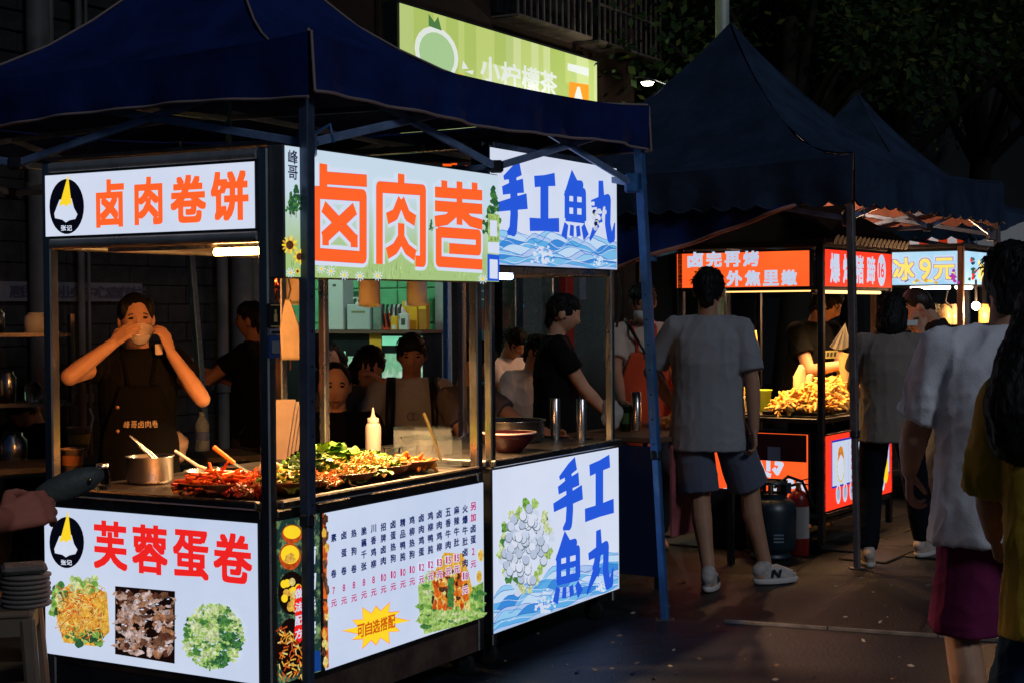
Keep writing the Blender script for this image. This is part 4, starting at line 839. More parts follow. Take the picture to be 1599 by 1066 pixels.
def waves(pr, x0, x1, yf, hh, seed):
    """rows of blue swell lines along the bottom of the print; yf(x) is the lower edge"""
    random.seed(seed); ms = [glow('wave %d' % i, c, .9) for i, c in enumerate(((150, 205, 242), (96, 176, 232), (196, 222, 248), (60, 140, 220), (176, 200, 240), (120, 190, 235)))]
    N_ = 34; k = (x1-x0)/N_; nl = 13; ws = glow('wave dark', (52, 112, 200), .85)
    for r in range(nl):
        ph = random.uniform(0, 6.28); l = random.uniform(60, 95); am = random.uniform(.10, .2)*hh; base = hh*(.92-.86*r/(nl-1))
        def top(x): return yf(x)-max(.5, min(hh*1.2, base+am*(.25+base/hh)*(math.sin(x/l*6.28+ph)+.35*math.sin(x/l*12.6+ph*2)+.5*math.sin(x/(x1-x0)*4.5+1.2))))
        P = [(x0+i*k, top(x0+i*k)) for i in range(N_+1)]
        m = ms[(r*2+r//3) % 6]
        for i in range(N_):
            pr.mb.poly([pr.F.p(*pr.mp(*q), pr.h) for q in (P[i], P[i+1], (P[i+1][0], yf(P[i+1][0])), (P[i][0], yf(P[i][0])))], m)
        pr.h += .00002
        pr.line(P, [.5+.7*abs(math.sin(i*.4+ph)) for i in range(N_+1)], ws if r % 3 == 1 else (PWH if r % 2 else ms[3]), .00008)
    for cx, s_ in ((x0+.40*(x1-x0), 1.0), (x0+.86*(x1-x0), .6)):
        for i in range(60): pr.blob(cx+random.gauss(0, 7)*s_, yf(cx)-5-abs(random.gauss(0, 12))*s_, 2.1*s_, 2.4*s_, PWH if random.random() < .8 else ms[1], 7, .4, .00003)
mG = S2.front; FG = Face((0, 0, 0), (1, 0, 0), (0, -1, 0))
o, *_ = panel('lower_lightbox', st2, FG, mG, ((769, 734.6), (965, 697.1), (966.3, 917.2), (769.6, 989.8)), PWH, .05, BLACKM, .006)
bb = MB(); pr = Print(FG, mG, bb); waves(pr, 770, 965, lambda x: 989-(x-769.6)*.369, 62, 3)
random.seed(17); pale_ = [glow('fish ball %d' % i, c, .9) for i, c in enumerate(((206, 216, 236), (186, 198, 222), (222, 228, 244)))]
for i in range(60): a = random.uniform(0, 6.28); q = random.uniform(.75, 1.0); pr.blob(819+40*q*math.cos(a), 852-(40*math.cos(a)*.16)+72*q*math.sin(a), 5, 7, random.choice((GR[0], GR[2], GR[4], GR[1], pale_[0])), 8, .5, .00004)
for i in range(70):
    a = random.uniform(0, 6.28); q = random.random()**.5*.88; x = 819+38*q*math.cos(a); y = 852+68*q*math.sin(a)-(x-819)*.16
    pr.blob(x, y+1, 6, 8, glow('fish shadow', (110, 130, 140), .7), 9, .1, .00004); pr.disc(x, y, 5.3, 7.2, random.choice(pale_), 12, .00004)
for ch, x0, y0, x1, y1 in (('手', 862, 722, 908, 827), ('工', 912, 718, 957, 806), ('魚', 863, 835, 908, 938), ('丸', 914, 826, 957, 922)): brush(pr, ch, x0, y0, x1, y1, -.22)
bb.build('lettering', o)
YT = .0; o, *_ = panel('upper_lightbox', st2, FG, mG, ((765, 229.5), (962.5, 264.7), (962.5, 420.9), (765, 413)), PWH, .09, mat('navy box side', (.008, .02, .08), .5), .006)
bb = MB(); pr = Print(FG, mG, bb); waves(pr, 766, 962, lambda x: 413+(x-765)*.040, 50, 9)
for ch, x0, y0, x1, y1 in (('手', 775, 258, 822, 369), ('工', 826, 274, 872, 361), ('魚', 877, 274, 917, 376), ('丸', 919, 283, 960, 378)): brush(pr, ch, x0, y0, x1, y1, .14)
random.seed(2)
for i in range(26): pr.blob(932+random.gauss(0, 5), 340+random.gauss(0, 12), 3.2, 3.6, random.choice(pale_+[GR[4], NAVY]), 9, .3, .00004)
bb.build('lettering', o)
bb = MB(); bb.cyl((.06, .06, 1.652), (.27, .06, 1.652), .014, .014, glow('cold tube', (205, 215, 255), 10), 12); bb.build('lamp_tube', st2)
bb = MB(); bb.box((.17, .06, 1.676), (.24, .045, .016), WHITE); bb.build('lamp_batten', st2)
bb = MB(); bb.tube([(W2-.05, -.02, 1.68), (W2-.045, -.035, 1.6), (W2-.05, -.03, 1.5), (W2-.06, -.02, 1.42)], .007, BLACKM, 6); bb.build('cable', st2)
sg2 = thing('led_sign', 'row of small glowing orange marks above the rolled meat sign', 'sign', Py(716, 264, 8.6), 10)
bb = MB(); bb.box((0, .02, 0), (.36, .03, .14), BLACKM); bb.build('board', sg2)
bb = MB()
for x, z, w_ in ((-.15, -.01, .03), (-.10, .005, .05), (-.085, -.012, .04), (-.055, .02, .05), (-.05, -.035, .04), (-.02, .028, .03), (.05, .012, .04)): bb.box((x*1.15, .002, z), (w_, .006, .013), glow('ember orange', (255, 90, 20), 1.0))
bb.build('lit_mark', sg2, kind='stuff')
# ------------------------------------------------------------------ food and kitchen things on stall 1
ZC = .862
def c1(u, v, z=ZC): return S1.wor(u, v, z)
CLAY = mat('brown glazed tray', (.17, .06, .02), .28, vary=.3, vscale=12)
def tray(label, P, r, h=.042, m=CLAY):
    t = thing('food_tray', label, 'tray', P, 0, 'brown round trays along the counter'); bb = MB()
    bb.lathe([(0, .002), (r*.68, .002), (r*.86, h*.4), (r, h), (r*1.02, h+.003), (r*.98, h+.004), (r*.84, h*.55), (r*.66, .010), (0, .010)], (0, 0, 0), m, 36); bb.build('dish', t); return t
FM = lambda n, c, r=.42: mat('food '+n, c, r, vary=.25, vscale=40)
ORA = [FM('carrot', (.75, .17, .015)), FM('sausage', (.62, .09, .02)), FM('orange', (.8, .28, .03)), FM('deep red', (.5, .03, .012))]
GRN = [FM('lettuce', (.26, .36, .03)), FM('leaf', (.10, .24, .03)), FM('pale leaf', (.45, .50, .12)), FM('deep leaf', (.05, .13, .03))]
TAN = [FM('noodle', (.72, .44, .12)), FM('batter', (.62, .33, .09)), FM('golden', (.75, .40, .08)), FM('brown crust', (.36, .14, .03))]
def heap(name, label, cat, P, r, h, n, kind, ms, size, flat=.5):
    t = MB()
    for i in range(n):
        a = random.uniform(0, 6.283); q = r*math.sqrt(random.random()); z = h*max(0, 1-(q/r)**2)*random.uniform(.5, 1.0)+.008; c = VV((q*math.cos(a), q*math.sin(a), z)); m = random.choice(ms); s_ = size*random.uniform(.7, 1.3)
        d = VV((random.gauss(0, 1), random.gauss(0, 1), random.gauss(0, flat))).normalized()
        if kind == 'stick': t.bar(c-d*s_, c+d*s_, s_*.16, m, th=s_*.13, b=s_*.03)
        elif kind == 'shred':
            e = d.orthogonal().normalized()*s_*.5; t.tube([c-d*s_, c-d*s_*.3+e, c+d*s_*.4-e*.6, c+d*s_], s_*.10, m, 4)
        elif kind == 'leaf':
            y = d.cross(VV((0, 0, 1))).normalized(); up = y.cross(d); up = up if up.z > 0 else -up; ph = random.uniform(0, 6)
            def f(u, v): return c+d*s_*(u-.5)*2+y*s_*(v-.5)*1.5*math.sin(math.pi*min(.96, u*.85+.12))+up*s_*(.35*math.sin(u*3)+.16*math.sin(u*13+ph)*abs(v-.5)*2+.2*abs(v-.5))
            t.grid(f, 6, 4, m)
        elif kind == 'chunk':
            e = d.orthogonal().normalized(); k = s_*random.uniform(.28, .5); t.tube([c-d*s_+e*s_*.2, c-d*s_*.4, c+d*s_*.3, c+d*s_+e*s_*.35], k, m, 6, rr=[k*.5, k*1.05, k, k*.45])
        elif kind == 'claw':
            e = d.orthogonal().normalized(); k = s_*.2; t.tube([c-d*s_, c-d*s_*.2+e*s_*.15, c+d*s_*.5], k, m, 5, rr=[k*.8, k, k*1.1])
            for w_ in (-1, 0, 1): g = (d+e.cross(d)*w_*.7).normalized(); t.tube([c+d*s_*.45, c+d*s_*.5+g*s_*.45, c+d*s_*.4+g*s_*.75-VV((0, 0, s_*.2))], k*.55, m, 4)
    return t.build(name, None, label, cat, kind='stuff', loc=P)
random.seed(31)
up = VV((0, 0, .012))
p = c1(.150, .36); tray('brown tray of orange red vegetable sticks at the left of the counter', p, .135); heap('vegetable_sticks', 'pile of orange red sticks in the leftmost brown tray', 'food', p+up, .115, .07, 130, 'stick', [ORA[0], ORA[1], ORA[1], ORA[0], ORA[3]], .06, .18)
p = c1(.30, .17); tray('brown tray of salad and eggs beside the corner post', p, .135); heap('green_salad', 'chopped green and yellow salad around the peeled eggs', 'food', p+up, .12, .045, 150, 'leaf', [GRN[0], GRN[2], GRN[1], TAN[0]], .022, .6)
heap('shredded_carrot', 'orange shredded strips at the front of the egg tray', 'food', c1(.38, .12)+up, .085, .045, 130, 'shred', [ORA[2], TAN[0], ORA[0]], .025)
eggm = mat('peeled egg', (.72, .52, .30), .32)
for (u, v, dz), lb in zip(((.215, .20, .085), (.27, .235, .09), (.325, .25, .085)), ('peeled egg nearest the vegetable sticks', 'middle peeled egg on the salad', 'peeled egg next to the corner post')):
    t = MB(); t.ball((0, 0, 0), (.026, .022, .020), eggm, 16, 10); t.build('egg', None, lb, 'egg', 'peeled eggs on the salad', loc=c1(u, v, ZC+dz))
p = c1(.62, .18); tray('wide brown tray of mixed greens and shredded noodles behind the tent leg', p, .15); heap('noodle_salad', 'mixed orange noodles with green leaves in the wide tray', 'food', p+up, .13, .05, 190, 'shred', [TAN[0], ORA[2], TAN[2], GRN[1]], .027)
heap('herb_leaves', 'dark green herb leaves scattered over the wide tray', 'food', c1(.56, .25)+up*4, .10, .05, 60, 'leaf', [GRN[1], GRN[3], GRN[0]], .022, .6)
p = c1(.90, .20); tray('brown tray with yellow shreds and pale lettuce in the middle of the counter', p, .14); heap('yellow_shreds', 'heap of yellow shredded tofu skin in the middle tray', 'food', p+up+S1.U*-.05, .085, .075, 160, 'shred', [TAN[0], TAN[2], FM('egg yellow', (.8, .55, .10))], .024)
heap('chopped_lettuce', 'pale chopped lettuce beside the yellow shreds', 'food', c1(.97, .22)+up, .08, .05, 90, 'leaf', [GRN[2], GRN[0], GRN[2]], .022, .6)
p = c1(1.11, .19); tray('round brown tray of orange sliced sausage at the right end', p, .12); heap('sliced_sausage', 'orange sausage and carrot pieces in the right hand tray', 'food', p+up, .10, .035, 70, 'chunk', [ORA[0], ORA[2], ORA[1], TAN[3]], .026)
for (u, v, r, h, kd_, ms_, sz, lb) in ((.50, .34, .12, .06, 'leaf', [GRN[1], GRN[0], GRN[3]], .026, 'leafy green pile just behind the tent leg'), (.74, .30, .10, .07, 'shred', [TAN[0], TAN[2], ORA[2]], .026, 'pale yellow noodle pile between lettuce and the wide tray'), (1.05, .33, .09, .06, 'leaf', [GRN[2], GRN[0]], .026, 'pale green cabbage strips behind the sausage tray'), (.47, .16, .09, .05, 'chunk', [ORA[2], TAN[1], ORA[0]], .022, 'orange fried cubes at the front right of the egg tray'), (.78, .15, .08, .04, 'leaf', [GRN[1], GRN[0], TAN[0]], .022, 'small green garnish between the two middle trays'), (.40, .36, .09, .05, 'shred', [ORA[1], ORA[3], TAN[3]], .028, 'reddish brown shreds behind the eggs'), (.10, .17, .07, .03, 'chunk', [TAN[3], ORA[3]], .02, 'dark red pieces at the very left front of the counter')): heap('salad_pile', lb, 'food', c1(u, v)+up, r*1.1, h*.7, 170, kd_, ms_, sz*.85)
heap('lettuce_heap', 'big loose heap of green lettuce leaves behind the trays', 'food', c1(.86, .42), .15, .10, 90, 'leaf', [GRN[0], GRN[1], GRN[3], GRN[1]], .045, .7)
heap('lettuce_leaves', 'smaller curl of lettuce left of the sauce bottle', 'food', c1(1.12, .42), .09, .06, 40, 'leaf', [GRN[0], GRN[1], GRN[3]], .04, .7)
heap('red_chillies', 'few shiny red chillies behind the left tray', 'food', c1(.62, .42, ZC+.03), .04, .02, 8, 'chunk', [ORA[3]], .03)
def pot(label, P, r, h, name='steel_pot'):
    t = thing(name, label, 'pot', P, S1.deg); bb = MB(); bb.lathe([(0, .0), (r*.94, .0), (r, .012), (r, h), (r*1.06, h+.003), (r*1.06, h+.006), (r*.97, h+.004), (r*.96, .014), (0, .012)], (0, 0, 0), STEEL, 36); bb.build('body', t)
    bb = MB(); bb.lathe([(0, h*.7), (r*.96, h*.7)], (0, 0, 0), mat('broth', (.10, .045, .015), .15), 30, (False, False)); bb.build('broth', t); return t
p = Pz(234, 752, ZC); pot('stainless pot holding tongs in front of the drinking vendor', p, .088, .095)
t = thing('tongs', 'steel food tongs leaning in the pot', 'tongs', p+VV((0, 0, .05))); bb = MB()
for q in (-.012, .016): bb.tube([(.06, q, 0), (.0, q*1.4, .06), (-.075, q*.2, .125)], .006, STEEL, 6); bb.bar((.06, q, 0), (.0, q*1.4, .06), .018, STEEL, th=.004)
bb.build('arms', t)
p = c1(.36, .56); pot('low stainless pan with a ladle behind the salad', p, .105, .05, 'steel_pan')
t = thing('ladle', 'long handled metal ladle resting in the low pan', 'ladle', p+VV((0, 0, .05))); bb = MB(); bb.tube([(.0, 0, 0), (-.06, .01, .02), (-.15, .03, .075)], .007, WHITE, 6); bb.ball((0, 0, 0), (.035, .035, .02), STEEL); bb.build('ladle_body', t)
t = thing('spatula', 'orange handled spatula behind the pan', 'spatula', c1(.55, .62, ZC+.06)); bb = MB(); bb.tube([(0, 0, 0), (-.08, .0, .065)], .010, mat('orange handle', (.7, .16, .02), .4), 8); bb.bar((0, 0, 0), (.08, 0, -.05), .05, STEEL, th=.003); bb.build('spatula_body', t)
# sauce bottle
t = thing('sauce_bottle', 'white plastic squeeze bottle with pointed nozzle behind the trays', 'bottle', Pz(583, 706, ZC)); bb = MB()
bb.lathe([(0, 0), (.034, .0), (.036, .006), (.036, .115), (.030, .132), (.024, .136)], (0, 0, 0), mat('milky plastic', (.30, .24, .20), .4), 24); bb.build('body', t)
bb = MB(); bb.lathe([(.026, .136), (.026, .158), (.012, .162), (.008, .175), (.0035, .205), (0, .206)], (0, 0, 0), mat('milky plastic', (.30, .24, .20), .4), 20); bb.build('nozzle', t)
# clear containers
def tub(label, P, wx, wy, h, rz=S1.deg):
    t = thing('clear_tub', label, 'container', P, rz, 'clear containers on the counter'); bb = MB()
    for s_ in (-1, 1): bb.box((s_*wx/2, 0, h/2), (.003, wy, h), CLEARP); bb.box((0, s_*wy/2, h/2), (wx, .003, h), CLEARP)
    bb.box((0, 0, .002), (wx, wy, .004), CLEARP); bb.build('walls', t)
    bb = MB(); 
    for s_ in (-1, 1): bb.bar((s_*wx/2, -wy/2, h), (s_*wx/2, wy/2, h), .010, GLASS, th=.006); bb.bar((-wx/2, s_*wy/2, h), (wx/2, s_*wy/2, h), .010, GLASS, th=.006)
    bb.build('rim', t)
tub('large clear box near the right post of the first stall', S1.wor(1.305, .20, ZC), .12, .22, .12)
tub('clear box just behind the large clear box', S1.wor(1.62, .45, .874), .16, .2, .12)
for i, (px, y) in enumerate(((612, 708), (640, 706), (664, 704))):
    t = thing('glass_cup', ('short clear cup right of the sauce bottle', 'short clear cup in the middle of three', 'short clear cup nearest the clear box')[i], 'cup', Pz(px, y+8, ZC)); bb = MB(); bb.lathe([(0, 0), (.03, 0), (.04, .05), (.041, .052), (.037, .05), (.028, .004), (0, .004)], (0, 0, 0), GLASS, 20); bb.build('cup_body', t)
t = thing('serving_spoon', 'golden handled spoon standing in the clear box', 'spoon', S1.wor(1.33, .17, ZC+.02)); bb = MB(); bb.tube([(0, 0, 0), (-.03, .01, .10), (-.07, .02, .20)], .007, mat('brass handle', (.75, .5, .18), .3, 1), 8); bb.build('spoon_body', t)
# hanging bits at the corner
t = thing('price_card', 'black card with a pale figure print hung by the corner post', 'card', S1.o, S1.deg)
def card(x0, y0, x1, y1, m, marks, t):
    a0, b1 = S1.front(x0, y0, -.012); a1, b0 = S1.front(x1, y1, -.012); Fc = Face((0, -.012, 0), (1, 0, 0), (0, -1, 0)); bb = MB(); bb.box(((a0+a1)/2, -.006, (b0+b1)/2), (a1-a0, .008, b1-b0), m); bb.build('card', t)
    bb = MB()
    for u0, v0, u1, v1, mm in marks: Fc.rect(bb, a0+(a1-a0)*u0, b0+(b1-b0)*v0, a0+(a1-a0)*u1, b0+(b1-b0)*v1, mm, .002)
    if marks: bb.build('print', t)
kk = mat('card yellow', (.55, .36, .12), .5); gg_ = mat('card grey', (.16, .17, .2), .5)
card(421, 474, 438.5, 512, BLACKM, [(.35, .25, .65, .55, kk), (.42, .55, .58, .75, kk), (.06, .05, .94, .09, kk), (.06, .91, .94, .95, kk)], t)
t = thing('payment_card', 'blue card with a grey square hung under the black card', 'card', S1.o, S1.deg); card(421, 524, 438.5, 558, mat('card blue', (.02, .05, .16), .5), [(.15, .2, .85, .75, gg_)], t)
t = thing('small_label', 'narrow grey label between the two hanging cards', 'label', S1.o, S1.deg); card(422, 513.5, 438, 522.5, gg_, [(.1, .3, .9, .6, BLACKM)], t)
t = thing('paper_bag_stack', 'kraft paper bags hanging behind the corner post', 'paper bags', Py(450, 476, 6.05)); bb = MB()
def bagf(u, v):
    wv = .075*(.25+.75*min(1, v*2.2))if v < .5 else .075; return VV(((u-.5)*wv*1.0+.012*(v), -.012+.02*math.sin(u*3.1)*v+.004*noise.noise((u*9, v*12, 2)), .02-v*.235))
bb.grid(bagf, 10, 18, KRAFT); bb.build('bag', t, solid=.012)
bb = MB(); bb.tube([(0, 0, .02), (.01, 0, .06), (.0, 0, .12)], .004, BLACKM, 5); bb.build('hook', t)
t = thing('cardboard_stack', 'leaning kraft boards standing behind the corner post', 'cardboard', Py(442, 722, 6.0)); bb = MB()
for i in range(4): bb.box((i*.012-.005, i*.012, .13), (.075, .006, .24-.02*i), KRAFT, ((1, 0, 0), (0, .96, -.28), (.12, .28, .95)))
bb.build('board', t)
t = thing('chilli_ornament', 'small red orange string ornament above the hanging cards', 'ornament', Py(428, 462, 5.35)); bb = MB()
for i in range(9): bb.ball((random.uniform(-.012, .012), random.uniform(-.01, .01), .05-i*.014), (.009, .009, .013), mat('red glaze', (.42, .05, .02), .3), 8, 6)
bb.build('beads', t)
# the back table behind the vendor with cups and bottle
tb = thing('prep_table', 'dark narrow table behind the drinking vendor', 'table', (-1.98, 7.42, 0), 30)
bb = MB(); bb.box((0, 0, .79), (1.5, .42, .025), mat('scuffed dark laminate', (.05, .045, .04), .45, vary=.3)); bb.build('table_top', tb)
for x in (-.7, .7):
    for y in (-.17, .17): bb = MB(); bb.bar((x, y, 0), (x, y, .78), .03, DSTEEL); bb.build('leg', tb)
def cup(name, label, P, r0, r1, h, m, band=None, cat='cup'):
    t = thing(name, label, cat, P); bb = MB(); bb.lathe([(0, 0), (r0, 0), (r1, h), (r1*1.05, h), (r1*1.05, h+.006), (r1*.94, h+.004), (r0*.9, .005), (0, .005)], (0, 0, 0), m, 22); bb.build('cup_body', t)
    if band: k = .55; bb = MB(); bb.lathe([(r0+(r1-r0)*.3+.001, h*.3), (r0+(r1-r0)*.75+.001, h*.75)], (0, 0, 0), band, 22, (False, False)); bb.build('band', t)
    return t
paper = mat('paper cup', (.42, .30, .19), .6)
cup('noodle_cup', 'paper noodle cup with a yellow seal and a fork in it', Py(124, 703, 7.25), .042, .056, .105, paper, mat('yellow seal', (.5, .33, .05), .5))
cup('paper_cup', 'printed orange paper cup in front of the noodle cup', Py(113, 735, 7.05), .044, .052, .10, paper, mat('orange print', (.40, .15, .04), .6))
t = thing('plastic_fork', 'bent pale fork sticking out of the noodle cup', 'fork', Py(134, 680, 7.25)); bb = MB(); bb.tube([(-.0, 0, -.06), (.02, 0, .02), (.035, .0, .09), (.02, 0, .13)], .006, WHITE, 6); bb.build('fork_body', t)
t = thing('water_bottle', 'clear blue water bottle beside the leaning tent leg', 'bottle', Py(316, 703, 7.3)); bb = MB(); bb.lathe([(0, 0), (.032, 0), (.034, .01), (.034, .12), (.022, .15), (.012, .165), (.012, .185), (0, .186)], (0, 0, 0), mat('bottle plastic', (.45, .6, .8), .08, trans=.75, ior=1.2), 22); bb.build('body', t)
bb = MB(); bb.lathe([(.0345, .05), (.0345, .09)], (0, 0, 0), mat('bottle label', (.06, .1, .28), .5), 22, (False, False)); bb.build('label', t)
t = thing('plastic_bag', 'crumpled white plastic bag beside the vendor, right of the pot', 'bag', Py(276, 716, 7.0)); bb = MB(); bb.ball((0, 0, .05), (.05, .04, .07), mat('thin white plastic', (.42, .34, .30), .35, alpha=.8), 18, 12)
bb.v = [tuple(VV(q)*(1+.28*noise.noise(VV(q)*22))) for q in bb.v]; bb.build('bag_body', t)
t = thing('glass_jar', 'small glass jar with a glint left of the pot', 'jar', Pz(160, 762, ZC)); bb = MB(); bb.lathe([(0, 0), (.028, 0), (.03, .01), (.03, .06), (.022, .072), (.022, .08)], (0, 0, 0), GLASS, 20); bb.lathe([(.024, .078), (.024, .092), (0, .093)], (0, 0, 0), STEEL, 18); bb.build('jar_body', t)
# shelf of dim jars at the far left
t = thing('spice_rack', 'dim rack of jars and tins at the left edge behind the stall', 'rack', (-2.62, 7.75, 0), 20); bb = MB()
for z in (.7, 1.05, 1.4): bb.box((0, 0, z), (.8, .25, .02), DSTEEL)
for x in (-.39, .39): bb.box((x, 0, .75), (.02, .25, 1.5), DSTEEL)
bb.build('frame', t)
for i, (x, z, r, h, m) in enumerate(((-.05, 1.06, .05, .13, WHITE), (.08, 1.06, .04, .16, STEEL), (.2, 1.06, .045, .1, GLASS), (.3, 1.06, .03, .18, WHITE), (.02, 1.41, .05, .12, STEEL), (.22, 1.41, .06, .1, WHITE), (.1, .71, .07, .2, STEEL))):
    bb = MB(); bb.lathe([(0, 0), (r, 0), (r, h*.8), (r*.7, h*.92), (r*.7, h), (0, h)], (x, -.02, z), m, 16); bb.build('jar', None, ('white tin at the left of the middle rack shelf', 'steel canister on the middle rack shelf', 'squat glass jar on the middle rack shelf', 'slim white bottle on the middle rack shelf', 'steel tin on the top rack shelf', 'wide white tin on the top rack shelf', 'large steel drum on the bottom rack shelf')[i], 'jar', 'jars on the dim rack').matrix_world = Matrix.Translation((-2.62, 7.75, 0)) @ Matrix.Rotation(R(20), 4, 'Z')
# plastic stool with stacked lids, lower left corner
t = thing('plastic_stool', 'beige plastic stool with rounded side openings at the lower left corner', 'stool', (-1.80, 5.30, 0), 12); pb = mat('beige plastic', (.12, .09, .065), .5, vary=.1); bb = MB()
bb.box((0, 0, .49), (.30, .30, .03), pb, b=.012); bb.build('seat', t)
for x in (-1, 1):
    for y in (-1, 1): bb = MB(); bb.bar((x*.165, y*.165, 0), (x*.13, y*.13, .48), .05, pb, th=.05, b=.01); bb.build('leg', t)
bb = MB()
for s_ in (-1, 1):
    bb.box((0, s_*.137, .45), (.24, .016, .06), pb); bb.box((s_*.137, 0, .45), (.016, .24, .06), pb); bb.box((0, s_*.155, .16), (.27, .014, .07), pb); bb.box((s_*.155, 0, .16), (.014, .27, .07), pb)
bb.build('apron', t)
for i in range(7):
    bb = MB(); bb.lathe([(0, 0), (.075, 0), (.083, .006), (.083, .013), (0, .015)], (0, 0, 0), mat('grey lid plastic', (.13, .115, .10), .5), 26); bb.build('round_plate', None, ('lowest greyish plate of the stack on the beige stool', 'second plate from the bottom of the stack on the stool', 'third plate from the bottom of the stack on the stool', 'middle plate of the stack on the beige stool', 'third plate from the top of the stack on the stool', 'second plate from the top of the stack on the stool', 'topmost greyish plate of the stack, under the folded cloth')[i], 'plate', 'stacked plates on the stool', loc=(-1.675+random.uniform(-.004, .004), 5.28, .506+i*.016))
t = thing('folded_cloth', 'folded grey cloth lying on the stack of plates', 'cloth', (-1.68, 5.28, .622), 20); bb = MB(); bb.box((0, 0, .014), (.15, .13, .028), mat('grey cloth', (.10, .095, .09), .9, bump=.5), b=.012); bb.build('cloth_body', t)
# ------------------------------------------------------------------ things on stall 2
t = thing('mixing_bowl', 'wide dark red bowl with a pale rim at the front of the fish ball stall', 'bowl', S2.wor(.44, .17, .872), 0); bb = MB(); r = .122
bb.lathe([(0, 0), (r*.45, 0), (r*.5, .012), (r*.88, .06), (r, .088), (r*.97, .09), (r*.84, .06), (r*.45, .016), (0, .014)], (0, 0, 0), mat('dark red enamel', (.025, .005, .007), .3), 36); bb.build('bowl_body', t)
bb = MB(); bb.lathe([(r*.86, .064), (r*.985, .0905)], (0, 0, 0), mat('pale bowl inside', (.45, .36, .35), .4), 36, (False, False)); bb.lathe([(r*1.005, .086), (r*1.005, .0915), (r*.97, .0925)], (0, 0, 0), mat('pale bowl inside', (.45, .36, .35), .4), 36, (False, False)); bb.build('rim', t)
pot('wide stainless pot behind the dark red bowl', S2.wor(.93, .45, .872), .165, .10)
for (u, v), lb in zip(((1.13, .31), (1.14, .17)), ('left tall steel cup tube at the end of the fish ball stall', 'right tall steel cup tube at the end of the fish ball stall')):
    t = thing('cup_tube', lb, 'cup holder', S2.wor(u, v, .872)); bb = MB(); bb.lathe([(.023, 0), (.024, .01), (.024, .2), (.021, .203), (.021, .19)], (0, 0, 0), STEEL, 20); bb.build('tube', t)
# ------------------------------------------------------------------ drinks table between the stalls
dt = thing('drinks_table', 'small table with drinks and lit food between the two stall rows', 'table', (.80, 8.85, 0), 57)
bb = MB(); bb.box((0, 0, .80), (1.0, .62, .03), WOODB, b=.005); bb.build('table_top', dt)
bb = MB(); bb.box((-.2, -.315, .52), (.36, .012, .5), mat('faded red board', (.30, .08, .09), .6, vary=.4, vscale=3)); bb.box((-.506, .0, .42), (.012, .6, .7), mat('navy board', (.01, .02, .06), .6)); bb.build('front_board', dt)
for x in (-.46, .46):
    for y in (-.28, .28): bb = MB(); bb.bar((x, y, 0), (x, y, .785), .035, DSTEEL); bb.build('leg', dt)
DT = Frame((.80, 8.85, 0), 57)
cup('drink_cup', 'dark green plastic drink cup on the drinks table', Py(977, 672, 8.75), .03, .042, .14, mat('green tea drink', (.03, .06, .02), .15), mat('cup band', (.05, .09, .03), .4))
t = thing('cup_tube', 'steel cup tube standing beside the dark green drink', 'cup holder', Py(994, 671, 8.7)); bb = MB(); bb.lathe([(.026, 0), (.027, .01), (.027, .215), (.022, .218)], (0, 0, 0), STEEL, 20); bb.build('tube', t)
t = thing('bagged_drinks', 'crumpled clear bag of drinks at the left end of the drinks table', 'bag', Py(955, 668, 8.6)); bb = MB(); bb.ball((0, 0, .07), (.06, .05, .08), mat('bag film', (.6, .6, .55), .2, trans=.5), 20, 14); bb.v = [tuple(VV(q)*(1+.3*noise.noise(VV(q)*18))) for q in bb.v]; bb.build('bag_body', t)
heap('fried_dough', 'flat bright golden fried pieces on the drinks table', 'food', DT.wor(.22, -.05, .82), .16, .04, 60, 'chunk', [TAN[0], TAN[2], TAN[1]], .035)
# ------------------------------------------------------------------ stall 3: roast stall
S3 = Frame((1.885, 9.35, 0), 57.0); W3, D3_ = 1.24, .98
st3 = thing('food_stall', 'roast stall with orange red lightboxes, tiled eave and a heap of golden meat', 'food stall', S3.o, S3.deg)
DK3 = mat('dark stall frame', (.05, .05, .055), .4, .7, vary=.3)
for x, y in ((.018, .018), (.018, D3_-.018), (W3-.018, .018), (W3-.018, D3_-.018)): post(st3, x, y, .06, 1.90, .04, DK3)
zr = S3.side(1270, 660)[1]
m3L = S3.side; m3F = S3.front
for z, wd in ((1.63, .03), (1.895, .03), (.82, .045), (.24, .035)):
    for p, q in (((.016, .038, z), (.016, D3_-.038, z)), ((W3-.016, .038, z), (W3-.016, D3_-.038, z)), ((.038, .016, z), (W3-.038, .016, z)), ((.038, D3_-.016, z), (W3-.038, D3_-.016, z))): rail(st3, p, q, wd, .03, DK3)
bb = MB(); bb.box((W3/2, .22, .835), (W3-.05, .40, .02), DSTEEL); bb.box((.24, .69, .835), (.43, .54, .02), DSTEEL); bb.build('counter_top', st3)
bb = MB(); bb.box((W3/2, .22, .2), (W3-.05, .40, .02), BLACKM); bb.box((W3-.01, .22, .5), (.012, .38, .6), DK3); bb.box((.85, .43, .5), (W3-.5, .012, .6), DK3); bb.build('carcass', st3)
for q in ((.1, .1, 0), (W3-.1, .1, 0)): bb = MB(); caster(bb, q, .04); bb.build('caster', st3)
F3L = Face((0, 0, 0), (0, -1, 0), (-1, 0, 0)); F3F = Face((0, 0, 0), (1, 0, 0), (0, -1, 0))
OR3 = glow('roast sign orange', (255, 104, 42), 1.15, ('noise', 1.4, (252, 76, 30), None)); RD3 = glow('roast sign red', (250, 56, 32), 1.1)
o, *_ = panel('left_lightbox', st3, F3L, m3L, ((1057.5, 399), (1264, 389.5), (1264, 447), (1057.5, 450)), OR3)
bb = MB(); pr = Print(F3L, m3L, bb)
for i, ch in enumerate('卤完再烤'): pr.char(ch, 1074+i*29, 394-i*.6, 1098+i*29, 418-i*.6, PW, .046)
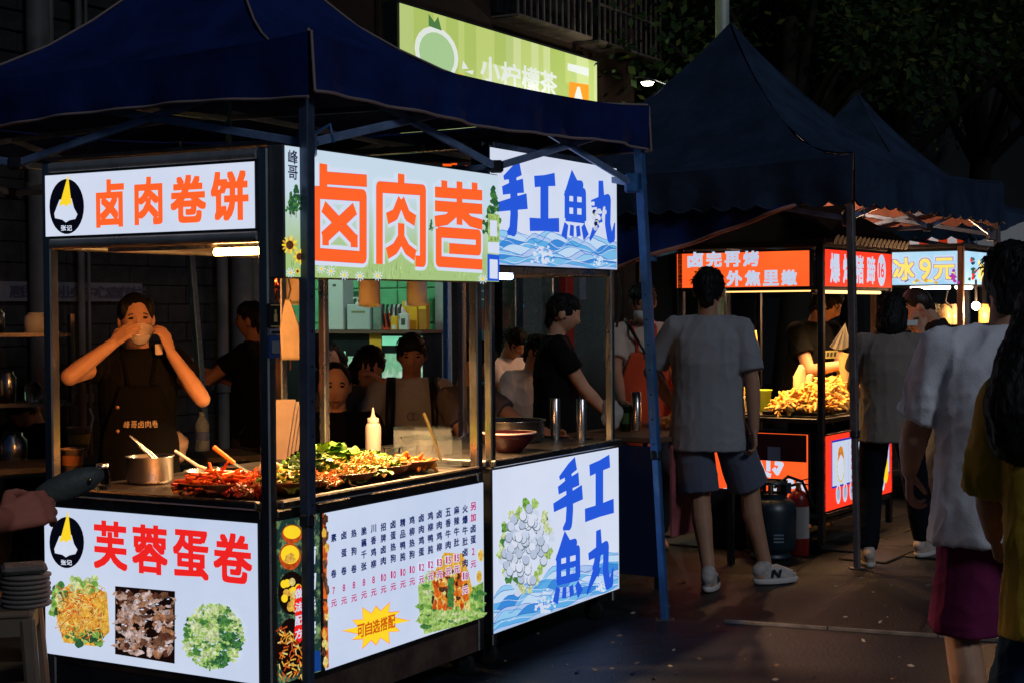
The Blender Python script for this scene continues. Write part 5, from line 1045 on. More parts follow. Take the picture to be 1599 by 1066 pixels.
for i, ch in enumerate('外焦里嫩'): pr.char(ch, 1135+i*28.5, 423-i*.4, 1159+i*28.5, 447-i*.4, PW, .046)
bb.build('lettering', o)
zb1 = m3F(1282, 389)[1]; zb0 = m3F(1282, 447)[1]
o, *_ = panel('right_lightbox', st3, F3F, None, None, RD3, rect=(.012, zb0, W3-.01, zb1))
bb = MB(); pr = Print(F3F, m3F, bb)
for i, (ch, x0, x1) in enumerate((('爆', 1296, 1311), ('烤', 1316, 1330), ('猪', 1335, 1348), ('蹄', 1353, 1366))): pr.char(ch, x0, 396+i*1.6, x1, 442+i*.6, PW, .036)
pr.disc(1376, 422.5, 6.6, 25, PW); pr.char('1', 1371.5, 411, 1373.5, 434, RD3, .02); pr.char('6', 1375, 411, 1380, 434, RD3, .02)
bb.build('lettering', o)
# lower left lightbox with a dark red film over its upper half
la0, la1 = m3L(1060, 735)[0], m3L(1262, 735)[0]; lz1 = m3L(1262, 678)[1]; lz0 = m3L(1262, 790)[1]
o, *_ = panel('lower_left_lightbox', st3, F3L, None, None, OR3, rect=(la0, lz0, la1, lz1))
bb = MB(); pr = Print(F3L, m3L, bb)
for pts, wd in (([(1200, 690), (1200, 735)], 7), ([(1186, 720), (1193, 738), (1204, 742)], 7), ([(1210, 722), (1221, 724), (1214, 738), (1208, 730)], 7), ([(1205, 752), (1214, 756), (1208, 768)], 8), ([(1220, 750), (1221, 785)], 7), ([(1222, 752), (1236, 750), (1240, 762)], 7), ([(1244, 752), (1254, 753), (1256, 775)], 7), ([(1075, 715), (1110, 715)], 8), ([(1092, 698), (1092, 770)], 8), ([(1130, 705), (1155, 705), (1155, 765), (1130, 765)], 8)): pr.line(pts, wd, PWH)
bb.build('lettering', o)
bb = MB(); a0 = m3L(1176, 700)[0]; F3L.rect(bb, a0, m3L(1262, 721)[1], la1-.003, lz1-.002, mat('dark red film', (.060, .012, .018), .4), .018); F3L.rect(bb, m3L(1201, 700)[0], m3L(1220, 719)[1], m3L(1221, 700)[0], m3L(1220, 697)[1], mat('pale blue slip', (.20, .24, .34), .5), .024); bb.build('film', o)
fz1 = m3F(1282, 682)[1]; fz0 = m3F(1283, 800)[1]
o, *_ = panel('lower_right_lightbox', st3, F3F, None, None, RD3, rect=(.012, fz0, W3-.012, fz1))
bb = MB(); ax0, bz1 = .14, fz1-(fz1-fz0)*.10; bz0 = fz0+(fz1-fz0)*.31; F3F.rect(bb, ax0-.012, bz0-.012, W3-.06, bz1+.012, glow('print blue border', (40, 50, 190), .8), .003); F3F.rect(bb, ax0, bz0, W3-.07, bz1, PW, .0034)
F3F.disc(bb, ax0+.14, bz0+.11, .065, .10, ORS[3], .0038); F3F.disc(bb, ax0+.14, bz0+.11, .052, .085, PWH, .0042); F3F.shape(bb, [(ax0+.08, bz0+.14), (ax0+.10, bz0+.22), (ax0+.13, bz1-.03), (ax0+.17, bz0+.23), (ax0+.20, bz0+.15), (ax0+.14, bz0+.19)], ORS[0], .0046)
for i in range(3):
    x = ax0+.28+i*.2
    F3F.rect(bb, x-.012, bz0+.01, x-.009, bz1-.01, glow('print grey', (150, 160, 190), .6), .0038)
    for j, ch in enumerate('卤味烤蹄香酥鸡爪'): F3F.char(bb, ch, x+.06, bz1-.045-j*.044-(j//4)*.02, .05, .034, glow('print rose', (190, 60, 80), .8), .0042, .02)
for i in range(8): F3F.disc(bb, .24+i*.115, fz0+.09, .040, .065, PW, .0038); F3F.disc(bb, .24+i*.115, fz0+.09, .030, .04, glow('print pale blue', (170, 195, 225), .8), .0042); F3F.disc(bb, .24+i*.115, fz0+.125, .012, .012, RD3, .0044, 10)
F3F.disc(bb, W3-.14, fz0+.16, .05, .09, YELL, .005)
bb.build('lettering', o)
# tiled eave over the right sign and the dark roof above
bb = MB(); bb.box((W3/2, .13, 2.02), (W3+.10, .50, .02), BLACKM, ((1, 0, 0), (0, .88, .47), (0, -.47, .88))); bb.box((.10, D3_/2, 2.02), (.48, D3_+.1, .02), BLACKM, ((.88, 0, .47), (0, 1, 0), (-.47, 0, .88))); bb.build('roof_board', st3)
tm = MB(); tm.cyl((0, -.25, 0), (0, .24, 0), .032, .032, mat('dark roof tile', (.008, .009, .010), .6, vary=.4), 10); tme = tm.mesh('eave_tile')
for i in range(18):
    o = bpy.data.objects.new('eave_tile', tme); COL.objects.link(o); o.parent = st3; o.location = (-.03+i*.075, .12, 2.035); o.rotation_euler = (R(28), 0, 0)
# lamps under the signs
bb = MB(); bb.cyl((.05, .10, 1.612), (.05, D3_-.1, 1.612), .006, .006, glow('warm thin tube', (255, 190, 110), 2.2), 10); bb.build('lamp_tube', st3)
bb = MB(); bb.cyl((.10, .05, 1.605), (W3-.1, .05, 1.605), .011, .011, glow('yellow tube', (255, 214, 140), 2.0), 10); bb.build('lamp_tube', st3)
lamp('lamp_light', 'AREA', st3, (.16, .45, 1.60), 14, (1, .54, .17), .3, aim=(.36, .22, .85))
lamp('lamp_light', 'AREA', st3, (.80, .10, 1.59), 11, (1, .58, .20), .3, aim=(.82, .16, .85))
t = thing('canopy_bulb', 'warm bulb hung high under the dark slate canopy, above the roast stall roof', 'bulb', (D1+D3)/2-VV((0, 0, ((D1+D3)/2).z-2.42))+dU*.35, 0); bb = MB(); bb.ball((0, 0, 0), .035, glow('warm bulb', (255, 190, 105), 10), 14, 8); bb.build('globe', t); bb = MB(); bb.cyl((0, 0, .03), (0, 0, .95), .006, .006, BLACKM, 6); bb.build('cord', t)
lamp('lamp_light', 'POINT', t, (0, 0, -.06), 75, (1, .50, .27), .05)
random.seed(77)
tr = thing('meat_tray', 'black shallow tray under the golden meat heap', 'tray', S3.wor(0, 0, 0), S3.deg); bb = MB(); bb.box((W3/2, .23, .857), (W3-.10, .38, .02), BLACKM); bb.build('tray_body', tr)
for u, lb, h in ((.25, 'left part of the golden roast meat heap, behind the grey shirted man', .12), (.58, 'middle of the golden roast meat heap beside the dark stall post', .17), (.92, 'right part of the golden roast meat heap', .19)):
    heap('roast_meat', lb, 'food', S3.wor(u, .235, .868), .21, h, 60, 'claw', [TAN[2], TAN[0], TAN[2], TAN[0], TAN[1]], .048, .6); heap('roast_pieces', lb.replace('part of the golden roast meat heap', 'side of the thick roast pieces in the heap').replace('middle of the golden roast meat heap', 'thick roast pieces in the middle of the heap'), 'food', S3.wor(u, .235, .872), .20, h*1.05, 230, 'chunk', [TAN[0], TAN[2], TAN[2], TAN[0], TAN[1]], .036, .5)
tub('cream box of sauces left of the roast heap', S3.wor(.30, .70, .845), .26, .24, .10, S3.deg)
ym = mat('yellow plastic', (.62, .46, .10), .4)
t = thing('yellow_box', 'stacked cream and yellow boxes at the left of the roast heap', 'box', S3.wor(.17, .72, .845), S3.deg); bb = MB(); bb.box((0, 0, .05), (.30, .26, .10), mat('cream card', (.55, .42, .2), .6), b=.008); bb.box((.0, .02, .13), (.24, .2, .055), ym, b=.008); bb.build('carton', t)
cup('yellow_tub', 'tall yellow tub with a pole rising from it on the roast stall', S3.wor(.20, .74, .92), .05, .062, .12, ym, None, 'tub')
cup('lime_tub', 'lime green plastic tub behind the roast heap', S3.wor(.40, .60, .845), .07, .085, .13, mat('lime plastic', (.35, .55, .05), .4), None, 'tub')
t = thing('plastic_bags', 'bunch of clear plastic bags standing in the roast heap', 'bags', S3.wor(.52, .36, .97)); bb = MB(); bb.tube([(0, 0, -.1), (.01, 0, .0), (-.005, 0, .09), (.01, 0, .16)], .05, mat('warm bag film', (.7, .55, .3), .25, trans=.3), 14, rr=[.06, .055, .04, .022]); bb.ball((.055, 0, .06), (.03, .03, .05), mat('warm bag film', (.7, .55, .3), .25, trans=.3)); bb.v = [tuple(VV(q)*(1+.18*noise.noise(VV(q)*25))) for q in bb.v]; bb.build('bag_body', t)
t = thing('phone_stand', 'thin metal pole stand holding a yellow lit phone on the roast stall', 'stand', S3.wor(.20, .74, .93)); bb = MB(); bb.cyl((0, 0, 0), (0, 0, .78), .008, .008, STEEL, 8); bb.build('pole', t)
tp = thing('phone', 'phone with pale yellow back clipped to the pole stand', 'phone', Py(1175, 540, (S3.wor(.20, .74, 0)).y-.02)); bb = MB(); bb.box((0, 0, .02), (.072, .009, .15), mat('phone back', (.75, .55, .15), .35), ((.98, .15, .1), (-.15, .98, 0), (-.1, 0, .99)), b=.004); bb.build('phone_body', tp)
bb = MB(); bb.box((.0, -.006, .01), (.085, .012, .028), BLACKM); bb.build('clip', tp)
# gas cylinder and extinguisher in front
t = thing('gas_cylinder', 'dark teal gas cylinder with a slotted collar standing by the roast stall', 'gas cylinder', Pz(1204, 872, 0)); gm = mat('teal enamel', (.004, .017, .025), .4, vary=.25, vscale=5, spec=.6); bb = MB()
bb.lathe([(0, .01), (.12, .01), (.125, .03), (.10, .035), (.13, .055), (.15, .09), (.152, .30), (.14, .345), (.10, .375), (.04, .39), (0, .392)], (0, 0, 0), gm, 30); bb.build('tank', t)
bb = MB(); bb.lathe([(.095, .37), (.10, .40)], (0, 0, 0), gm, 24, (False, False)); bb.lathe([(.10, .455), (.102, .475), (.096, .475)], (0, 0, 0), gm, 24, (False, False))
for k in range(7): a = k*.9; bb.bar((.10*math.cos(a), .10*math.sin(a), .395), (.10*math.cos(a), .10*math.sin(a), .46), .045, gm, th=.006, up=(math.cos(a+1.57), math.sin(a+1.57), 0))
bb.build('collar', t)
bb = MB(); bb.cyl((0, 0, .39), (0, 0, .45), .018, .016, mat('brass', (.55, .38, .15), .3, 1), 12); bb.lathe([(.0, .45), (.04, .455), (.04, .47), (0, .475)], (0, 0, 0), RUB, 14); bb.tube([(.02, 0, .43), (.10, -.02, .50), (.2, .05, .46), (.28, .12, .30)], .010, RUB, 6); bb.build('valve', t)
bb = MB(); Fq = Face((0, 0, 0), (1, 0, 0), (0, -1, 0)); 
for i in range(3): Fq.rect(bb, -.01, .16-i*.02, .05, .17-i*.02, mat('faint stencil', (.12, .16, .2), .6), .1535)
bb.build('stencil', t)
extinguisher(Pz(1247, 866, 0), .84, 'red fire extinguisher with a white label standing by the roast stall', -30)
t = thing('black_bag', 'dark lumpy bag on top of the gas cylinder gear', 'bag', Pz(1180, 868, 0)+VV((0, .1, .40))); bb = MB(); bb.ball((0, 0, .03), (.09, .07, .05), BLACKM, 18, 12); bb.v = [tuple(VV(q)*(1+.25*noise.noise(VV(q)*14))) for q in bb.v]; bb.build('bag_body', t)
t = thing('stock_crate', 'low dark crate behind the gas cylinder', 'crate', Pz(1160, 850, 0), 57); bb = MB(); bb.box((0, 0, .19), (.36, .3, .38), mat('dark crate plastic', (.02, .02, .025), .5), b=.01); bb.build('crate_body', t)
# ------------------------------------------------------------------ stall 4: ice stall
S4 = Frame((3.36, 11.5, 0), 57.0); W4, D4_ = 1.25, 1.15
st4 = thing('food_stall', 'ice drink stall with pale blue lightboxes and yellow numbers at the right', 'food stall', S4.o, S4.deg)
for x, y in ((.02, .02), (.02, D4_-.02), (W4-.02, .02), (W4-.02, D4_-.02)): post(st4, x, y, .05, 1.96, .045, mat('orange brown post', (.20, .10, .06), .5, .3))
for z in (1.68, 1.955, .84, .25):
    for p, q in (((.02, .045, z), (.02, D4_-.045, z)), ((W4-.02, .045, z), (W4-.02, D4_-.045, z)), ((.045, .02, z), (W4-.045, .02, z)), ((.045, D4_-.02, z), (W4-.045, D4_-.02, z))): rail(st4, p, q, .03, .03, DK3)
bb = MB(); bb.box((W4/2, D4_/2, .85), (W4-.05, D4_-.05, .02), STEEL); bb.box((W4/2, D4_/2, 1.97), (W4, D4_, .02), BLACKM); bb.build('counter_top', st4)
bb = MB(); bb.box((W4/2, D4_/2, .55), (W4-.08, D4_-.08, .5), DK3); bb.build('carcass', st4)
F4L = Face((0, 0, 0), (0, -1, 0), (-1, 0, 0)); F4F = Face((0, 0, 0), (1, 0, 0), (0, -1, 0)); m4L = S4.side; m4F = S4.front
ICE = glow('ice sign blue', (150, 208, 244), .95, ('noise', 2.5, (196, 230, 250), None)); IY = glow('ice sign yellow', (252, 226, 110), 1.0)
iz1 = m4L(1498, 392)[1]; iz0 = m4L(1498, 444)[1]
o, *_ = panel('left_lightbox', st4, F4L, None, None, ICE, rect=(-D4_+.03, iz0, -.03, iz1))
bb = MB(); pr = Print(F4L, m4L, bb)
for m, off, k in ((PWH, .075, 3), (glow('ice outline', (150, 150, 215), .8), .055, 1.2), (IY, .03, 0)):
    for ch, x0, y0, x1, y1 in (('冰', 1395, 403, 1428, 438), ('9', 1436, 404, 1454, 437), ('元', 1459, 403, 1491, 437)): pr.char(ch, x0-k, y0-k, x1+k, y1+k, m, off); pr.h += .0005
for i in range(14): pr.blob(1488+random.gauss(0, 4), 434+random.gauss(0, 4), 2.4, 2.4, glow('ice magenta', (190, 60, 180), .8), 8, .4)
for i in range(12): pr.blob(1447+random.gauss(0, 8), 440+random.gauss(0, 1.5), 3, 2.5, random.choice((IY, ORS[1], PWH)), 8, .4)
pr.line([(1413, 441), (1420, 437)], 1.2, NAVY); bb.build('lettering', o)
o, *_ = panel('right_lightbox', st4, F4F, None, None, ICE, rect=(.03, iz0, W4-.03, iz1))
bb = MB(); pr = Print(F4F, m4F, bb)
for i in range(24): pr.blob(1519+random.gauss(0, 2.0), 420+random.uniform(-16, 18), 2.2, 2.6, random.choice((GR[3], glow('ice teal', (30, 110, 120), .7), REDP, NAVY)), 7, .4)
for i, ch in enumerate('冰粉凉虾'): x = 1527+i*14; pr.char(ch, x, 404+i, x+10, 440, IY, .04)
bb.build('lettering', o)
for px, py, tl in ((1468, 451, .30), (1525, 451, .34)):
    p = S4.loc(Py(px, py, 11.75 if px < 1500 else 11.9)); bb = MB()
    if px < 1500: bb.cyl((.08, .12, 1.655), (.08, .42, 1.655), .016, .016, glow('white hot tube', (255, 238, 210), 11), 12)
    else: bb.cyl((.12, .08, 1.655), (.48, .08, 1.655), .016, .016, glow('white hot tube', (255, 238, 210), 11), 12)
    bb.build('lamp_tube', st4)
for px, py, lb, e in ((1524, 478, 'brightest bare bulb at the ice stall, above the white shirted shoulder', 26), (1551, 484, 'smaller bare bulb right of the brightest one', 14)):
    t = thing('bare_bulb', lb, 'bulb', Py(px, py, 11.75), 0, 'bare bulbs at the ice stall'); bb = MB(); bb.ball((0, 0, 0), (.032 if e > 20 else .02), glow('bulb white %d' % e, (255, 244, 224), e), 16, 10); bb.build('globe', t); bb = MB(); bb.cyl((0, 0, .03), (0, 0, .20), .012, .008, BLACKM, 8); bb.build('holder', t)
    lamp('lamp_light', 'POINT', t, (0, -.08, -.02), 34 if e > 20 else 13, (1, .50, .22), .06)
for i, (px, c_) in enumerate(((1448, (.5, .3, .1)), (1462, (.6, .5, .3)), (1476, (.5, .35, .15)), (1488, (.65, .5, .3)), (1538, (.6, .4, .12)))):
    t = thing('syrup_jar', ('amber jar at the left of the ice counter', 'pale jar on the ice counter', 'brown jar on the ice counter', 'tall cream jar by the ice stall post', 'orange jar right of the bright bulb')[i], 'jar', Py(px, 487, 11.9+.1*(i % 2)), 0, 'syrup jars on the ice stall'); bb = MB(); bb.lathe([(0, -.10), (.045, -.10), (.05, -.09), (.05, .02), (.03, .04), (.03, .06), (0, .06)], (0, 0, 0), mat('jar %d' % i, c_, .15, trans=.55), 20); bb.build('jar_body', t)
bb = MB(); bb.tube([(.30, .2, 1.66), (.22, .2, 1.55), (.38, .2, 1.50)], .008, BLACKM, 6); bb.build('cable', st4)
jt = thing('jar_shelf', 'lit shelf carrying the syrup jars', 'shelf', Py(1480, 500, 12.0), 57); bb = MB(); bb.box((0, 0, -.065), (.5, 1.0, .02), STEEL); bb.build('board', jt)
# striped awning and pale roof further on
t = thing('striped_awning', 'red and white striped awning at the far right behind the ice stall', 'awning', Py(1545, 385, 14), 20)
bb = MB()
for i in range(16): bb.box((-.8+i*.1, 0, .02), (.098, .01, .34), mat('awning red', (.55, .05, .02), .7, emit=srgb(230, 70, 30), estr=.35) if i % 2 else mat('awning white', (.7, .7, .72), .7, emit=srgb(225, 225, 235), estr=.35), b=.003)  # stripes given a weak glow of their own instead of stall light
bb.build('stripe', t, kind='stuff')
t = thing('pale_canopy_roof', 'pale underside of a white canopy roof at the far right', 'canopy', Py(1548, 356, 13.2), 14); bb = MB(); bb.box((0, 0, .0), (1.1, 1.8, .02), mat('white tarpaulin', (.6, .56, .52), .8), ((1, 0, 0), (0, .96, .25), (0, -.25, .96))); bb.build('sheet', t)
for x in (-.5, .5): bb = MB(); bb.bar((x, -.7, -.25), (x, -.7, -2.2), .04, DSTEEL); bb.build('pole', t)
# ------------------------------------------------------------------ people
SKIN = mat('skin', (.46, .25, .155), .5, vary=.10, vscale=9, bump=.08, bscale=160)
SKINP = mat('skin pale', (.52, .31, .21), .5, vary=.10, vscale=9, bump=.08, bscale=160)
SKIND = mat('skin tan', (.34, .175, .105), .5, vary=.10, vscale=9, bump=.08, bscale=160)
HAIR = mat('black hair', (.005, .0045, .0045), .62, bump=.5, bscale=120, stretch=(1, 1, .25), spec=.25)
HAIRB = mat('dark brown hair', (.022, .013, .009), .42, bump=.6, bscale=90, stretch=(1, 1, .25))
def cloth(n, c, v=.03): return mat('cloth '+n, c, .85, vary=v, vscale=7, bump=.35, bscale=260, sheen=.15, spec=.08)
TEEG, TEEW, TEEB, BEIGE = cloth('grey tee', (.235, .235, .25)), cloth('white tee', (.74, .73, .77)), cloth('black tee', (.005, .005, .006)), cloth('beige tee', (.42, .33, .26))
MUST, NVY, SHORTG, PINKS, DENIM, CHAR = cloth('mustard', (.66, .40, .03)), cloth('navy', (.006, .007, .011)), cloth('slate shorts', (.085, .095, .135)), cloth('raspberry shorts', (.17, .02, .075)), cloth('denim', (.03, .06, .11)), cloth('charcoal', (.03, .03, .034))
TAUPE = cloth('taupe tee', (.21, .175, .145)); DUSK = cloth('dusky tee', (.11, .095, .09))
EYEM = mat('dark eye', (.008, .006, .005), .2); LIPM = mat('lips', (.30, .09, .07), .5); BROW = mat('eyebrow', (.012, .009, .008), .8)

def chain(mb, pts, rad, ends=(1, 1), n=12):
    pts = [VV(p) for p in pts]; m = SKIN
    for i, (p, r) in enumerate(zip(pts, rad)):
        if (i == 0 and not ends[0]) or (i == len(pts)-1 and not ends[1]): continue
        mb.ball(p, r, m, n, 7)
    for i in range(len(pts)-1):
        if (pts[i+1]-pts[i]).length > 1e-4: mb.cyl(pts[i], pts[i+1], rad[i], rad[i+1], m, n)
def ik(S, T, l1, l2, hint):
    d = T-S; L_ = d.length; L2 = min(L_, (l1+l2)*.995); dn = d.normalized() if L_ > 1e-5 else VV((0, 0, -1)); T = S+dn*L2
    a = (l1*l1-l2*l2+L2*L2)/(2*L2); h = math.sqrt(max(0, l1*l1-a*a)); hv = VV(hint); hv = (hv-dn*hv.dot(dn)).normalized()
    return S+dn*a+hv*h, T
def hand(mb, W, d, pn, s=1., curl=.35, side=1, spread=1.):
    """W wrist, d towards the fingers, pn out of the back of the hand, side = thumb along -side lateral"""
    d = VV(d).normalized(); pn = VV(pn); pn = (pn-d*pn.dot(d)).normalized(); lat = d.cross(pn)*side
    K = []
    for i, (o, l) in enumerate(((-.030, .070), (-.010, .079), (.011, .073), (.030, .057))):
        k = W+d*(.088-.004*abs(i-1))*s+lat*o*s*spread; chain(mb, [W+d*.012*s+lat*o*.55*s, k], [.0145*s, .0125*s], n=8); p = k; a = curl*.5; r = .0098*s
        for j, f in enumerate((.46, .30, .24)):
            dd = d*math.cos(a)-pn*math.sin(a)+lat*(o*.9*spread*(1-curl*.6)); q = p+dd.normalized()*l*f*s; chain(mb, [p, q], [r, r*.9], n=8); p = q; r *= .9; a += curl*1.15
    b0 = W+d*.022*s-lat*.020*s; b1 = b0+(d*.55-lat*.72-pn*.30).normalized()*.045*s; b2 = b1+(d*.86-lat*.18-pn*(.30+curl*.4)).normalized()*.034*s; b3 = b2+(d*.9+lat*.05-pn*(.35+curl*.4)).normalized()*.026*s
    chain(mb, [b0, b1, b2, b3], [.016*s, .0125*s, .0105*s, .009*s], n=8)
def headshape(mb, c, X, Y, Z, s=1., wide=1.):
    nu, nv = 40, 28; rs = []
    g = lambda q, w_: math.exp(-(q/w_)**2)
    for i in range(nv+1):
        e = -math.pi/2+math.pi*i/nv; e = max(min(e, 1.54), -1.54); r = []
        for k in range(nu):
            a = 2*math.pi*k/nu; x, y, z = math.cos(a)*math.cos(e), math.sin(a)*math.cos(e), math.sin(e)
            rx, ry, rz = .0755*wide, .097 if y > 0 else .099, .113 if z > 0 else .117; q = 0.
            if z < 0: rx *= 1-.30*(-z)**1.5; ry *= (1-.06*(-z)) if y > 0 else (1-.42*(-z)**1.2)
            px, py, pz = x*rx, y*ry, z*rz
            if y > .2:
                q += .026*g(x, .145)*max(0., min(1., (.22-z)/.48))*g(min(0, z+.28), .09); q -= .0115*(g(x-.36, .19)+g(x+.36, .19))*g(z-.10, .13)
                q += .006*g(z-.29, .11)*g(x, .6); q += .005*(g(x-.55, .22)+g(x+.55, .22))*g(z+.15, .2); q += .006*g(x, .24)*g(z+.56, .08); q -= .005*g(x, .3)*g(z+.69, .06); q += .010*g(x, .28)*g(z+.88, .16)
            r.append(c+(X*px+Y*(py+q)+Z*pz)*s)
        rs.append(r)
    mb.rings(rs, SKIN)
    for sg in (-1, 1): mb.ball(c+X*sg*.079*s*wide-Y*.008*s-Z*.006*s, (.010*s, .020*s, .031*s), SKIN, 10, 7, (X, Y, Z)); chain(mb, [c+X*sg*.070*s*wide-Z*.005*s, c+X*sg*.08*s*wide-Z*.005*s], [.014*s, .008*s], n=8)

def wrinkle(seed, amp=1., zs=3., f=7.):
    """soft drape plus narrow creases that run mostly downwards and fan out"""
    def fn(p):
        x, y, z = p; q = .25*noise.noise(VV((x*3+seed, y*3, z*2.2))); v = VV((x*f+seed+q*3, y*f, z*zs*.45+q*2)); a = noise.noise(v)
        r1 = 1-abs(noise.noise(VV((x*f*1.5+seed+q*4, y*f*1.5, z*zs*.55+x*2)))); r2 = 1-abs(noise.noise(VV((x*9+seed, y*9+z*5, z*9-x*5))))
        return amp*(.005*a+.0065*(r1**5-.25)+.0045*(r2**6-.18)+.0008*noise.noise(VV((x*40, y*40, z*40))))
    return fn
def person(label, loc, face, H=1.70, wide=1., pelvis=.93, lean=0., side=0., twist=0., head=(0, 0, 0), rh=None, lh=None, re=(.5, -.6, -.6), le=(-.5, -.6, -.6), rhd=None, lhd=None, rhn=None, lhn=None, rcurl=.5, lcurl=.5,
           rf=(.10, .0), lf=(-.10, .0), rtoe=8, ltoe=8, skin=SKIN, top=TEEW, sleeve=.58, hem=-.15, loose=1., bottom=CHAR, short=False, shoe=None, hair='short', hairm=HAIR, feat=False, vox=.008, wr=1., apron=None, group='people at the night market', name='person', seat=False, sock=None, legs=True):
    face = R(face); root = thing(name, label, 'person', (loc[0], loc[1], 0), math.degrees(face)-90, group); s = H/1.7; root.scale = (s, s, s)
    U = lambda p: root_inv(root, s, p)
    X0 = VV((1, 0, 0))
    P = VV((0, 0, pelvis)); t = VV((math.sin(side), math.sin(lean)*math.cos(side), math.cos(lean)*math.cos(side))); r = VV((math.cos(twist), math.sin(twist), 0)); r = (r-t*r.dot(t)).normalized(); f = t.cross(r)
    sp = lambda d: P+t*d if d > 0 else P+VV((0, 0, d))
    S = {1: sp(.455)+r*.178*wide, -1: sp(.455)-r*.178*wide}
    arms = {}
    for sg, tgt, hint in ((1, rh, re), (-1, lh, le)):
        T = VV(tgt) if tgt is not None else S[sg]+VV((sg*.07, .05, -.535)); hv = VV(hint); arms[sg] = ik(S[sg], T, .295, .255, hv)
    hy, hp, hr = head
    Zh = (t*.55+VV((0, 0, .45))).normalized(); q = Matrix.Rotation(hy, 3, Zh); Yh = q @ f; Yh = (Yh-Zh*Yh.dot(Zh)).normalized(); Xh = Yh.cross(Zh)
    m2 = Matrix.Rotation(-hp, 3, Xh); Yh = m2 @ Yh; Zh = m2 @ Zh; m3 = Matrix.Rotation(hr, 3, Yh); Zh = m3 @ Zh; Xh = Yh.cross(Zh)
    nb = sp(.525); hc = nb+Zh*.140+Yh*.018
    # body
    b = MB()
    def torso(mb, R_, m=SKIN, n=22):
        rs = []
        for d, rx, ry in R_:
            c = sp(d); rs.append([c+r*(rx*wide*abs(math.cos(a))**.9*(1 if math.cos(a) > 0 else -1))+f*(ry*abs(math.sin(a))**.95*(1 if math.sin(a) > 0 else -1)) for a in [2*math.pi*k/n for k in range(n)]])
        mb.rings(rs, m)
    torso(b, [(-.10, .145, .10), (0, .166, .115), (.14, .142, .098), (.28, .158, .108), (.40, .168, .10), (.47, .14, .08), (.525, .07, .062)])
    chain(b, [sp(.47), nb+Zh*.01, hc-Zh*.05-Yh*.02], [.07, .056, .054])
    headshape(b, hc, Xh, Yh, Zh)
    for sg in (1, -1):
        E, T = arms[sg]; w1 = 1+.5*(wide-1); fm = E.lerp(T, .28)
        chain(b, [sp(.46)+r*sg*.07, S[sg], S[sg].lerp(E, .45), E, fm, T], [.062, .056*w1, .047*w1, .040*w1, .042*w1, .027], n=12)
        d = (T-E).normalized(); hd = rhd if sg == 1 else lhd; hn = rhn if sg == 1 else lhn
        hd = VV(hd) if hd is not None else d; hn = VV(hn) if hn is not None else VV((sg*1., .2, 0))
        hand(b, T, hd, hn, 1.0, rcurl if sg == 1 else lcurl, sg if (hd.normalized().cross(hn)).dot(VV((0, -1, 0))) < 0 else sg)
    knees = {}
    if legs:
        for sg, ft, toe in ((1, rf, rtoe), (-1, lf, ltoe)):
            hip = P+r*sg*.092*wide-VV((0, 0, .03)); A = VV((ft[0], ft[1], ft[2] if len(ft) > 2 else .085)); ta = R(-sg*toe); td = VV((math.sin(-ta) if False else sg*math.sin(R(toe)), math.cos(R(toe)), 0))
            K, A = ik(hip, A, .43, .42, VV((sg*.12+.3*td.x, 1, .02))); knees[sg] = (hip, K, A, td)
            cb = (A-K).normalized(); back = -td; back = (back-cb*back.dot(cb)).normalized()
            chain(b, [hip, hip.lerp(K, .5), K, K.lerp(A, .3)+back*.016, K.lerp(A, .62)+back*.006, A], [.088*wide, .074*wide, .055, .056, .043, .036], n=12)
            chain(b, [A-td*.035-VV((0, 0, .045)), A+td*.06-VV((0, 0, .045)), A+td*.135-VV((0, 0, .06))], [.034, .036, .024], n=10)
    body = put(remesh(b, vox, 2), 'body', root, skin)
    # clothes
    lo = .024*loose
    if top:
        c = MB(); hw = .02*loose
        torso(c, [(hem, .178+hw*1.3, .128+hw), (-.03, .174+hw, .124+hw), (.14, .150+lo+.004, .108+lo), (.28, .164+lo, .113+lo), (.40, .172+lo*.8, .104+lo*.8), (.465, .150+lo*.5, .086+lo*.5), (.515, .090, .076), (.528, .074, .068)])
        for sg in (1, -1):
            E, T = arms[sg]
            if sleeve <= 1: e = S[sg].lerp(E, sleeve); chain(c, [sp(.455)+r*sg*.08, S[sg], S[sg].lerp(e, .5), e], [.075, .070, .070*(.9+.1*loose), .073*(.85+.15*loose)], (1, 0), n=16)
            else: e = E.lerp(T, sleeve-1); chain(c, [sp(.455)+r*sg*.08, S[sg], E, e], [.075, .069, .056, .046], (1, 0), n=16)
        put(remesh(c, max(vox, .008), 3), 'shirt', root, top, wrinkle(random.random()*40, wr*(.55+.35*loose), 2.6))
    if bottom and legs:
        c = MB(); torso(c, [(-.12, .165, .122), (-.04, .176, .126), (.04, .170, .120), (.10, .158, .112)])
        for sg in (1, -1):
            hip, K, A, td = knees[sg]
            if short: e = hip.lerp(K, .93); chain(c, [hip, hip.lerp(e, .5), e], [.100*wide, .104, .112], (1, 0), n=18)
            else: chain(c, [hip, hip.lerp(K, .5), K, K.lerp(A, .5), K.lerp(A, .94)], [.100*wide, .090, .080, .072, .056], (1, 0), n=16)
        put(remesh(c, max(vox, .008), 3), 'shorts' if short else 'trousers', root, bottom, wrinkle(random.random()*40, .8*wr, 3.5, 6.))
